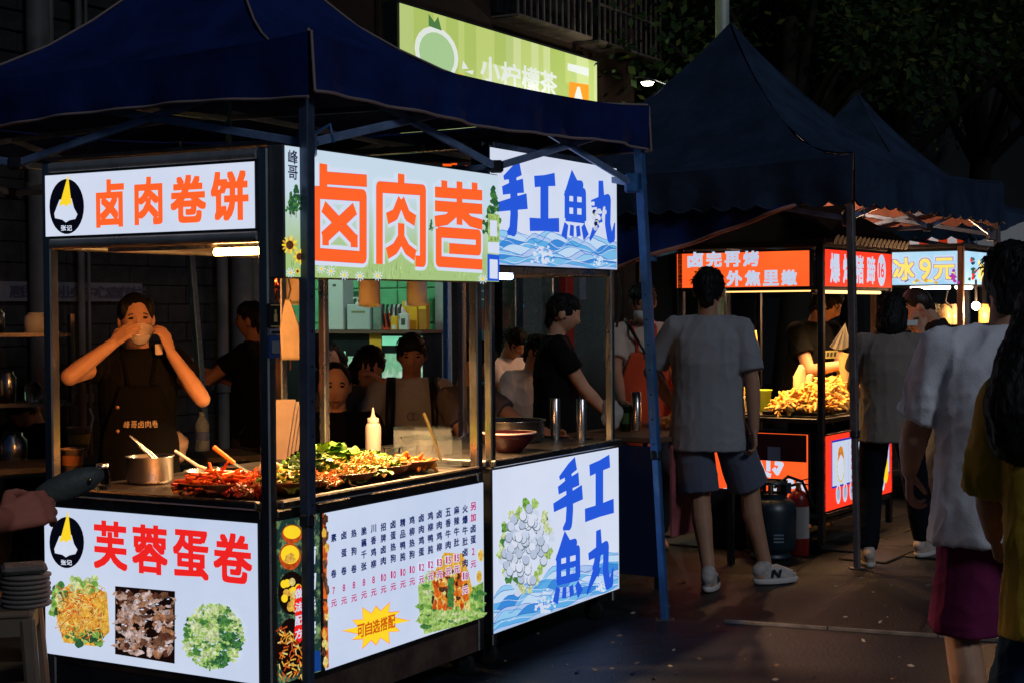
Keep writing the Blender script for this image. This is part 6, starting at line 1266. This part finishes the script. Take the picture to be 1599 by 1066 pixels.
    if shoe and legs:
        for sg in (1, -1):
            hip, K, A, td = knees[sg]; c = MB(); lat = VV((td.y, -td.x, 0)); g = VV((A.x, A.y, A.z-.085))
            for z, l0, l1, wd in ((.038, -.070, .185, .042), (.055, -.068, .165, .040), (.075, -.060, .10, .037)):
                c.rings([[g+td*(((l0+l1)/2)+(l1-l0)/2*math.cos(a))+lat*(wd*math.sin(a)*(1-.12*math.cos(a)))+VV((0, 0, zz)) for a in [2*math.pi*k/20 for k in range(20)]] for zz in (z-.02, z+.012)], shoe)
            chain(c, [g-td*.045+VV((0, 0, .07)), A-td*.01+VV((0, 0, .012))], [.036, .041]); chain(c, [g+td*.06+VV((0, 0, .065)), g+td*.13+VV((0, 0, .045))], [.037, .032])
            so_ = put(remesh(c, .005, 3), 'shoe', root, shoe)
            c = MB(); c.rings([[g+td*(.058+.133*k_*math.cos(a))+lat*(.046*k_*math.sin(a)*(1-.12*math.cos(a)))+VV((0, 0, zz)) for a in [2*math.pi*k/26 for k in range(26)]] for zz, k_ in ((.001, .95), (.006, 1), (.024, 1.01), (.028, .97))], mat('off white sole', (.50, .46, .42), .6)); c.build('sole', so_)
            if sock == 'mark':
                for q in (-1, 1):
                    c = MB(); o = g+td*.045+lat*q*.0425; F_ = Face(o, td*(1 if q > 0 else -1), lat*q)
                    for P_ in ([(-.03, .036), (-.022, .078)], [(-.022, .078), (.012, .036)], [(.012, .036), (.022, .078)]): F_.line(c, P_, .015, mat('shoe mark', (.015, .015, .018), .6), .0035, .0004)
                    c.build('shoe_mark', so_)
                c = MB()
                for q in range(5): c.bar(g+td*(.03+.016*q)+lat*.018+VV((0, 0, .098-.007*q)), g+td*(.03+.016*q)-lat*.018+VV((0, 0, .098-.007*q)), .006, WHITE, th=.005)
                c.build('lace', so_)
    if hair:
        c = MB(); hs = random.random()*30
        def tuft(p, a0):
            n_ = noise.noise(VV((p.x*38+hs, p.y*38, p.z*20)))*.010+noise.noise(VV((p.x*90, p.y*90+hs, p.z*50)))*.004; return n_
        hb = .019 if hair == 'tied' else .021 if hair == 'crop' else .014; c.ball(hc+Zh*.024-Yh*hb, (.0835, .103 if hb < .02 else .094, .103), SKIN, 36, 24, (Xh, Yh, Zh))
        if hair == 'short': c.ball(hc+Zh*.062+Yh*.018, (.073, .076, .066), SKIN, 24, 16, (Xh, Yh, Zh)); chain(c, [hc-Yh*.06, hc-Yh*.062-Zh*.065], [.055, .043])
        elif hair == 'crop': chain(c, [hc-Yh*.05, hc-Yh*.058-Zh*.05], [.055, .045])
        elif hair == 'tied':
            c.ball(hc+Zh*.034-Yh*.015, (.080, .095, .088), SKIN, 24, 16, (Xh, Yh, Zh)); [c.ball(hc+Xh*q*.060+Yh*.022+Zh*.050, (.026, .05, .052), SKIN, 14, 9, (Xh, Yh, Zh)) for q in (-1, 1)]; c.ball(hc-Yh*.125-Zh*.01, (.036, .04, .036), SKIN, 16, 10, (Xh, Yh, Zh))
        elif hair == 'bob': chain(c, [hc-Yh*.03, hc-Yh*.045-Zh*.10], [.088, .082]); chain(c, [hc+Xh*.05-Yh*.01, hc+Xh*.065-Zh*.10-Yh*.02], [.05, .034]); chain(c, [hc-Xh*.05-Yh*.01, hc-Xh*.065-Zh*.10-Yh*.02], [.05, .034])
        elif hair == 'long':
            c.ball(hc+Zh*.03, (.088, .105, .10), SKIN, 30, 20, (Xh, Yh, Zh)); chain(c, [hc-Yh*.04, hc-Yh*.08-VV((0, 0, .12)), hc-Yh*.10-VV((0, 0, .22)), hc-Yh*.10-VV((0, 0, .31)), hc-Yh*.09-VV((0, 0, .28))], [.10, .115, .118, .105, .06])
            chain(c, [hc-Xh*.05-Yh*.02, hc-Xh*.145-Yh*.06-VV((0, 0, .11)), hc-Xh*.19-Yh*.07-VV((0, 0, .20)), hc-Xh*.18-Yh*.06-VV((0, 0, .29)), hc-Xh*.13-Yh*.05-VV((0, 0, .36))], [.085, .085, .085, .07, .035])
            for q in (-1, 1): chain(c, [hc+Xh*q*.05, hc+Xh*q*.085-Yh*.05-VV((0, 0, .14)), hc+Xh*q*.088-Yh*.07-VV((0, 0, .28)), hc+Xh*q*.07-Yh*.09-VV((0, 0, .36))], [.05, .058, .05, .02])
        hm = remesh(c, .006, 1)
        hf = lambda p: noise.noise(VV((p[0]*45+hs, p[1]*45, p[2]*16)))*.008+noise.noise(VV((p[0]*110, p[1]*110+hs, p[2]*40)))*.005
        ho = put(hm, 'hair', root, hairm, (lambda p: .25*hf(p)) if hair in ('tied', 'crop') else (lambda p: .006*noise.noise(VV((p[0]*60, p[1]*60, p[2]*5)))+.004*noise.noise(VV((p[0]*130, p[1]*130, p[2]*9)))) if hair == 'long' else hf)
        if hair in ('short', 'long', 'bob'):
            c = MB(); nn = 240 if hair != 'long' else 1500
            for i in range(nn):
                a = random.uniform(0, 6.283); e = random.uniform(.1 if hair != 'long' else -.2, 1.5); x, y, z = math.cos(a)*math.cos(e), math.sin(a)*math.cos(e), math.sin(e)
                if y > .35 and z < .8: continue
                p = hc+Zh*.026-Yh*.012+Xh*x*.084+Yh*y*.104+Zh*z*.106; o_ = (p-hc).normalized()
                if hair == 'long' and i > 160:
                    q = random.uniform(-1.9, 1); yy = random.uniform(-.14, -.03); p = hc+Xh*q*.10+Yh*yy-VV((0, 0, random.uniform(.0, .25))); L_ = random.uniform(.08, .15); ph = random.uniform(0, 6); o_ = (Xh*q-Yh*.4).normalized()
                    c.tube([p+o_*(.006*math.sin(ph+k*1.3))+o_*.008*k/5-VV((0, 0, L_*k/5)) for k in range(6)], .0013, SKIN, 3); continue
                dn = (-Zh*.7+Yh*(.35 if y > 0 else -.3)+Xh*x*.6+VV((random.gauss(0, .25), random.gauss(0, .25), random.gauss(0, .2)))).normalized(); L_ = random.uniform(.018, .034)*(1.0 if hair == 'short' else .6)
                c.tube([p-o_*.006, p+o_*.004+dn*L_*.5, p+o_*.001+dn*L_], .003, SKIN, 3, rr=[.004, .0032, .0008])
            c.mats = [hairm]; c.build('hair_strands', ho, kind='stuff')
    if feat:
        fr_ = 1.6 if feat == 2 else 1.
        for sg in (-1, 1):
            e = hc+Xh*sg*.031+Yh*.0805+Zh*.012
            c = MB(); c.ball(e, (.0145, .0075, .0055), EYEM, 12, 7, (Xh, Yh, Zh)); c.tube([e+Xh*q*.006+Yh*(.0055-.0009*q*q)+Zh*(.0055-.0007*q*q) for q in (-2, -1, 0, 1, 2)], .0016, BROW, 5); c.build('eye', root)
            c = MB(); c.tube([e+Xh*(q*.007)+Yh*(.008-.0012*q*q)+Zh*(.022-.0012*(q+sg*.6)**2) for q in (-2, -1, 0, 1, 2)], .0028*fr_, BROW, 5); c.build('eyebrow', root)
        if feat == 2 or feat is True:
            m_ = hc+Yh*.098-Zh*.063; c = MB(); c.tube([m_+Xh*q*.008-Yh*.0016*q*q for q in (-2.6, -1.3, 0, 1.3, 2.6)], .005, LIPM, 6, rr=[.001, .004, .005, .004, .001]); c.build('mouth', root)
    info = dict(root=root, sp=sp, r=r, f=f, t=t, hc=hc, X=Xh, Y=Yh, Z=Zh, arms=arms, S=S, knees=knees, s=s, wide=wide)
    return info
def root_inv(root, s, P):
    a = root.rotation_euler.z; d = (VV(P)-root.location); return VV((d.x*math.cos(a)+d.y*math.sin(a), -d.x*math.sin(a)+d.y*math.cos(a), d.z))/s
def local(P, loc, face, H):
    a = R(face)-math.pi/2; d = VV(P)-VV((loc[0], loc[1], 0)); return VV((d.x*math.cos(a)+d.y*math.sin(a), -d.x*math.sin(a)+d.y*math.cos(a), d.z))/(H/1.7)
def xy(px, Y): p = Py(px, 500, Y); return (p.x, p.y)
def apron(I, m, w=.15, d0=.40, d1=-.30, label_mb=None, strap=True):
    sp, r, f = I['sp'], I['r'], I['f']; bb = MB()
    def g(u, v):
        d = d1+(d0-d1)*v; hw = w*(1.15 if v < .62 else 1.15-.55*(v-.62)/.38); x = (u-.5)*2*hw
        dep = (.155 if d < .1 else .150-.02*max(0, d-.3)/.1); y = dep*math.sqrt(max(.05, 1-(x/.235)**2))+.012
        return sp(d)+r*x+f*y+f*.006*math.sin(u*17+v*4)*(1-v)
    bb.grid(g, 22, 22, m); o = bb.build('apron', I['root'], solid=.004)
    if strap:
        bb = MB(); a = g(.22, 1); b_ = g(.78, 1)
        for p, sg in ((a, -1), (b_, 1)): bb.tube([p, sp(.49)+r*sg*.075+f*.075, sp(.535)+r*sg*.075, sp(.50)+r*sg*.05-f*.085], .010, m, 6)
        bb.build('apron_strap', o)
    return o, g

# --- the vendor drinking from a clear bowl
VL = xy(214, 6.78); VF = -72; VH = 1.575
Lc = lambda px, py, Y, loc, fc, H: local(Py(px, py, Y), loc, fc, H)
wR = (.125, .19, 1.485); wL = (-.14, .18, 1.435)
I = person('woman in a black apron drinking from a clear bowl behind the stall', VL, VF, VH, .97, head=(.04, .06, .05), rh=wR, lh=wL, re=(1.0, .25, -.75), le=(-.7, .25, -1.1), rhd=(-.66, .10, .58), lhd=(.30, .04, .92), rhn=(.55, .70, .45), lhn=(-.80, .55, .1), rcurl=.5, lcurl=.55, top=TEEB, sleeve=.40, bottom=CHAR, hair='tied', feat=1, vox=.0055, wr=.8)
ap, g = apron(I, cloth('black apron', (.003, .003, .0035)), .155, .36, -.32)
bb = MB(); s_ap = '峰哥卤肉卷'
for i, ch in enumerate(s_ap):
    v, fc = glyph(ch, .03); cu = .29+i*.105
    bb.add([g(1-(cu+(x-.5)*.085), .735+(y-.5)*.048)+I['f']*.005 for x, y in v], fc, mat('apron print', (.55, .42, .30), .7))
bb.build('lettering', ap)
bb = MB()
for d in (.26, .15): p = I['sp'](d)+I['r']*.105+I['f']*.155; bb.ball(p, .009, mat('apron button', (.30, .16, .10), .4), 10, 7)
bb.build('button', ap)
hc, X, Y, Z = I['hc'], I['X'], I['Y'], I['Z']; M_ = I['root'].matrix_basis
bw = thing('clear_bowl', 'clear plastic bowl the vendor tips to her mouth', 'bowl', VV((VL[0], VL[1], 0)) , VF-90); bw.scale = (VH/1.7,)*3
bz = (Z*.9+Y*.42).normalized(); bx = X; by = bz.cross(bx)
bb = MB(); bb.lathe([(0, -.052), (.028, -.052), (.045, -.03), (.056, .0), (.062, .018), (.064, .02), (.060, .018), (.053, .0), (.042, -.028), (.026, -.048), (0, -.048)], hc+Y*.158-Z*.052+X*.005, mat('bowl plastic', (.80, .68, .62), .15, alpha=.42, spec=.9), 30, (False, False), (bx, by, bz)); bb.build('bowl_body', bw)
nk = thing('paper_tissue', 'white folded tissue held under the clear bowl', 'tissue', VV((VL[0], VL[1], 0)), VF-90); nk.scale = (VH/1.7,)*3
bb = MB(); c0 = hc+Y*.125-X*.082-Z*.135; bb.box(c0, (.035, .012, .05), mat('tissue', (.62, .5, .42), .8), (X, Y, Z), b=.004); bb.build('tissue_body', nk)

def plain(label, px, Y, ztop, face, seated=True, **k):
    """a bystander whose crown is at height ztop; seated ones sit on a stool of their own"""
    H = k.pop('H', 1.68); s = H/1.7
    if seated:
        pel = ztop/s-.778+ .0; k.setdefault('rf', (.13, .42)); k.setdefault('lf', (-.13, .42)); I = person(label, xy(px, Y), face, H, pelvis=pel, **k)
        t = thing('stool', 'dark stool under the ' + ' '.join(label.split()[:9]), 'stool', (*xy(px, Y), 0), 0, 'stools by the food tables'); zt = (pel-.115)*s; bb = MB(); bb.box((0, 0, zt-.015), (.28, .28, .03), BLACKM, b=.006); bb.build('seat', t)
        for x in (-.11, .11):
            for y in (-.11, .11): bb = MB(); bb.bar((x*1.15, y*1.15, 0), (x, y, zt-.03), .03, BLACKM); bb.build('leg', t)
        return I
    return person(label, xy(px, Y), face, H, **k)
# --- diners and onlookers behind the stalls
plain('dark clad person with bowed head behind the left stall post', 52, 8.4, 1.16, -120, head=(.3, .75, 0), top=TEEB, bottom=CHAR, skin=SKIND, vox=.009)
plain('man in black holding up a phone behind the corner post', 396, 9.3, 1.53, 170, seated=False, H=1.55, top=TEEB, bottom=CHAR, skin=SKIND, lh=(-.05, .42, 1.26), rh=(.12, .42, 1.26), le=(-.8, .2, -.8), vox=.009)
plain('frowning man in a dark shirt seated behind the trays', 522, 8.0, 1.235, -76, head=(-.08, .12, .0), top=TEEB, bottom=CHAR, skin=SKIN, hair='crop', feat=2, vox=.006, rh=(.25, .25, .62), lh=(-.2, .35, .70))
plain('dark haired diner leaning head on one hand beside the frowning man', 556, 8.85, 1.33, -70, head=(.2, .55, -.25), top=cloth('taupe sleeveless', (.20, .15, .12)), sleeve=.3, bottom=CHAR, skin=SKIN, hair='bob', vox=.008, lh=(-.10, .24, 1.12), le=(-.9, .3, -.6), rh=(.25, .3, .75))
plain('diner at the back tilting the head sideways under the shop shelf', 531, 10.4, 1.36, -62, head=(-.3, .2, .75), top=TEEB, bottom=CHAR, skin=SKIND, hair='bob', vox=.009)
Ib = plain('boy in a pale tee with backpack straps facing the stall', 642, 8.7, 1.375, -84, head=(.0, .22, 0), top=cloth('pale taupe tee', (.33, .35, .37)), bottom=CHAR, skin=SKIND, feat=1, vox=.007, rh=(.16, .36, .78), lh=(-.16, .36, .78), re=(.9, -.3, -.6), le=(-.9, -.3, -.6))
sp, r, f = Ib['sp'], Ib['r'], Ib['f']
bp = thing('backpack', 'black backpack worn by the boy in the pale tee', 'backpack', Ib['root'].location, math.degrees(Ib['root'].rotation_euler.z)); bp.scale = Ib['root'].scale
bb = MB(); bb.box(sp(.26)-f*.20, (.26, .14, .36), BLACKM, (r, f, VV((0, 0, 1))), b=.03); bb.build('sack', bp)
for sg in (-1, 1): bb = MB(); bb.rings([[p+r*sg*q*.026+f*.003*(1 if k else 0) for q in (-1, 1)] for k, p in enumerate((sp(.40)+r*sg*.11-f*.14, sp(.50)+r*sg*.115-f*.06, sp(.53)+r*sg*.118+f*.01, sp(.47)+r*sg*.122+f*.10, sp(.36)+r*sg*.128+f*.142, sp(.24)+r*sg*.132+f*.145, sp(.14)+r*sg*.16+f*.10))], BLACKM, False, (False, False)); bb.build('strap', bp, solid=.012)
gl_ = thing('eyeglasses', 'thin glasses hooked at the chest of the boy with the backpack', 'glasses', bp.location, math.degrees(bp.rotation_euler.z)); gl_.scale = bp.scale
bb = MB()
for q in (-.012, .012): bb.tube([sp(.33)+r*(q+.02*math.cos(a))+f*.160+VV((0, 0, .022*math.sin(a)-.01)) for a in [k*.7 for k in range(10)]], .0016, STEEL, 4)
bb.build('frame', gl_)
plain('person in dim grey seen past the right post, arm reaching over a table', 727, 8.35, 1.35, -30, head=(0, .4, 0), top=DUSK, bottom=CHAR, skin=SKIND, rh=(.2, .42, .82), lh=(-.1, .5, .84), vox=.009)
plain('boy in a white tee looking down in the background', 791, 11.8, 1.39, -40, head=(-.1, .55, 0), top=TEEW, bottom=CHAR, skin=SKIN, rh=(.15, .4, .85), lh=(-.12, .4, .85), vox=.009)
plain('half hidden diner behind the young man in black', 829, 11.0, 1.33, -60, head=(.4, .3, 0), top=BEIGE, bottom=CHAR, skin=SKIN, vox=.010)
plain('young man in a black tee in profile behind the fish ball stall', 868, 9.0, 1.6, 2, seated=False, H=1.585, head=(-.10, .22, 0), top=TEEB, bottom=CHAR, skin=SKIN, vox=.007, rh=(.16, .38, .88), lh=(-.16, .40, .86), loose=1.2)
Ia = plain('masked worker in a beige tee and orange red apron at the drinks table', 1003, 9.75, 1.66, -84, seated=False, H=1.66, head=(-.1, .3, 0), top=BEIGE, bottom=CHAR, skin=SKIND, vox=.008, rh=(.2, .36, .95), lh=(-.2, .36, .92), sleeve=.7)
apron(Ia, cloth('orange red apron', (.50, .06, .02)), .165, .34, -.34)
hc, X, Y, Z = Ia['hc'], Ia['X'], Ia['Y'], Ia['Z']
mk = thing('face_mask', 'pale face mask worn by the worker at the drinks table', 'face mask', Ia['root'].location, math.degrees(Ia['root'].rotation_euler.z)); mk.scale = Ia['root'].scale
bb = MB(); bb.ball(hc+Y*.052-Z*.062, (.066, .066, .052), mat('mask cloth', (.50, .47, .42), .8), 20, 12, (X, Y, Z)); bb.build('mask', mk)
sb = thing('shoulder_bag', 'black shoulder bag strap across the worker in the beige tee', 'bag', Ia['root'].location, math.degrees(Ia['root'].rotation_euler.z)); sb.scale = Ia['root'].scale
sp, r, f = Ia['sp'], Ia['r'], Ia['f']; bb = MB(); bb.rings([[p+VV((0, 0, q*.016)) for q in (-1, 1)] for p in (sp(.50)+r*.12-f*.06, sp(.545)+r*.11+f*.0, sp(.47)+r*.09+f*.135, sp(.36)+r*.03+f*.165, sp(.22)-r*.08+f*.175, sp(.08)-r*.17+f*.10)], BLACKM, False, (False, False)); bb.build('strap', sb, solid=.008)
bb = MB(); bb.box(sp(-.02)-r*.22+f*.06, (.07, .16, .18), BLACKM, b=.02); bb.build('bag_body', sb)

# --- the man in the grey tee seen from behind
GL = (1.07, 8.42); GF = 80
rh = local(Py(1180, 690, 8.30), GL, GF, 1.715); lh = local(Py(1056, 640, 8.58), GL, GF, 1.715)
rf = local(Py(1196, 892, 8.42), GL, GF, 1.715); lf = local(Py(1107, 893, 8.22), GL, GF, 1.715)
I = person('man in a grey tee and slate shorts seen from behind at the roast stall', GL, GF, 1.715, .99, head=(-.12, .12, 0), rh=rh, lh=lh, re=(.9, -.5, -.3), le=(-1, .25, -.15), lhd=(.75, .5, -.3), rcurl=.7, rf=(rf.x, rf.y, .09), lf=(lf.x, lf.y, .09), rtoe=62, ltoe=-8, skin=SKIND, top=TEEG, sleeve=.80, loose=1.5, hem=-.20, bottom=SHORTG, short=True, shoe=mat('shoe suede', (.38, .34, .31), .8, vary=.25, vscale=20), sock='mark', hair='short', vox=.0065, wr=.85)
hc = I['hc']
eb = thing('earphone', 'tiny white earphone in the ear of the man in the grey tee', 'earphone', I['root'].location, math.degrees(I['root'].rotation_euler.z)); eb.scale = I['root'].scale
bb = MB(); bb.ball(hc+I['X']*.088, .008, WHITE, 8, 6); bb.cyl(hc+I['X']*.09, hc+I['X']*.088-I['Z']*.025, .003, .003, WHITE, 6); bb.build('bud', eb)
# --- roast stall vendor
RL = xy(1256, 10.62); rh = local(Py(1322, 568, 10.25), RL, -52, 1.66); lh = local(Py(1330, 575, 10.3), RL, -52, 1.66)
I = person('roast vendor in a black tee with a pale chest badge bending over the meat', RL, -52, 1.66, 1.05, lean=.20, head=(.55, .35, 0), rh=rh, lh=lh, re=(.6, -.5, -.9), le=(-.4, -.4, -.9), skin=SKIN, top=TEEB, bottom=CHAR, hair='short', feat=1, vox=.007, loose=1.2)
sp, r, f = I['sp'], I['r'], I['f']; bb = MB(); Fq = Face(sp(.33)+f*.157-r*.0, r, f, I['t']); Fq.rect(bb, -.085, -.028, .085, .028, mat('badge print', (.42, .36, .14), .6), .006)
for i in range(4): Fq.rect(bb, -.07+i*.037, -.014, -.045+i*.037, .016, mat('badge dark', (.05, .05, .04), .6), .008)
bb.build('badge', I['root'])
t = thing('food_bag', 'clear food bag held open over the meat by the roast vendor', 'bag', Py(1323, 560, 10.05)); bb = MB(); bb.tube([(0, 0, -.14), (.0, 0, -.05), (.02, 0, .03)], .05, mat('warm bag film', (.7, .55, .3), .25, trans=.3), 12, rr=[.03, .055, .07]); bb.v = [tuple(VV(q)*(1+.15*noise.noise(VV(q)*25))) for q in bb.v]; bb.build('bag_body', t)
t = thing('paper_fan', 'pleated pale paper bag hanging by the roast stall post', 'paper bag', Py(1320, 505, 10.0)); bb = MB()
for i in range(7): a = -.5+i*.16; bb.add([(0, 0, .0), (.13*math.sin(a)-.04, .01*(i % 2), -.17*math.cos(a)), (.13*math.sin(a+.16)-.04, .01*((i+1) % 2), -.17*math.cos(a+.16))], [(0, 1, 2)], KRAFT)
bb.build('sheet', t, solid=.002)
# --- customers by the post
CL = (2.235, 9.10); rf = local(Py(1440, 866, 9.28), CL, 78, 1.585); lf = local(Py(1356, 868, 9.0), CL, 78, 1.585)
person('woman in a long taupe tee and dark trousers seen from behind by the canopy leg', CL, 78, 1.585, .98, head=(-.25, .28, 0), rh=(.12, .40, 1.05), lh=(-.17, .30, 1.0), re=(.8, -.5, -.6), rf=(rf.x, rf.y, .085), lf=(lf.x, lf.y, .085), rtoe=30, ltoe=5, skin=SKIN, top=TAUPE, sleeve=.62, loose=1.45, hem=-.16, bottom=NVY, shoe=mat('beige shoe', (.40, .33, .28), .7, vary=.2), hair='bob', vox=.0075, wr=.85)
BL = xy(1496, 10.0); I = person('man with cropped hair in a dark vest bending over a small tray', BL, 168, 1.68, 1.0, lean=.30, head=(.1, .55, 0), rh=local(Py(1430, 516, 9.85), BL, 168, 1.68), lh=local(Py(1438, 518, 9.75), BL, 168, 1.68), re=(.5, -.2, -1), le=(-.5, -.2, -1), rf=(.12, .05), lf=(-.10, -.15), skin=SKIN, top=cloth('dark vest', (.022, .018, .018)), sleeve=.12, bottom=CHAR, hair='crop', hairm=HAIRB, feat=1, vox=.0075, shoe=mat('tan shoe', (.45, .28, .12), .6))
t = thing('paper_tray', 'small white paper tray held by the man in the dark vest', 'tray', Py(1418, 508, 9.78), 30); bb = MB(); bb.box((0, 0, 0), (.13, .09, .006), wpap); 
for s_ in (-1, 1): bb.box((s_*.066, 0, .017), (.006, .09, .035), wpap); bb.box((0, s_*.046, .017), (.13, .006, .035), wpap)
bb.build('tray_body', t)
# --- the white tee and the mustard top in the right foreground
ML = xy(1572, 4.75); MFc = 84
lh = local(Py(1420, 735, 5.06), ML, MFc, 1.69)
person('man in a white tee and raspberry shorts walking away at the right', ML, MFc, 1.69, 1.08, head=(-.35, .05, .08), lh=lh, le=(-.35, -1, -.1), lhd=(.05, .25, -1), lcurl=.75, rh=(.30, .05, .86), rf=(.09, .22, .085), lf=(-.11, -.10, .09), skin=SKIN, top=TEEW, sleeve=.78, loose=1.7, hem=-.145, bottom=PINKS, short=True, shoe=mat('dark shoe', (.05, .05, .05), .7), hair='short', vox=.006, wr=1.35)
person('woman with long wavy black hair in a mustard top and jeans at the right edge', xy(1684, 4.0), 100, 1.57, 1.05, side=-.09, head=(.2, .0, -.1), lh=(-.10, .30, .95), rh=(.25, .1, .80), le=(-.5, -.3, -.8), skin=SKIN, top=MUST, sleeve=.95, loose=1.6, hem=-.20, bottom=DENIM, shoe=WHITE, hair='long', vox=.006, wr=1.3)
# --- passer-by at the left edge, only the forearm with a dark pouch reaches into view
PL_ = xy(-330, 2.95); wv = local(Py(2, 812, 3.08), PL_, 40, 1.66)
person('passer-by outside the left edge whose hand reaches in with a grey pouch', PL_, 40, 1.66, 1.0, rh=wv, re=(.9, -.6, -.7), rhd=local(Py(118, 772, 3.2), PL_, 40, 1.66)-wv, rhn=(.75, -.6, .35), rcurl=.6, skin=mat('skin ruddy', (.42, .13, .085), .55, vary=.1), top=CHAR, bottom=CHAR, hair='short', shoe=WHITE, vox=.0046)
t = thing('grey_pouch', 'grey soft pouch with a metal stud held out at the left edge', 'pouch', Py(106, 758, 3.22), 15); bb = MB(); bb.ball((0, 0, 0), (.078, .022, .030), mat('grey leather', (.06, .065, .06), .5, vary=.2, bump=.3), 24, 14, (VV((.94, 0, .34)), VV((0, 1, 0)), VV((-.34, 0, .94)))); bb.build('pouch_body', t); bb = MB(); bb.ball((.045, -.026, .014), .005, mat('brass', (.55, .38, .15), .3, 1), 8, 6); bb.build('stud', t)
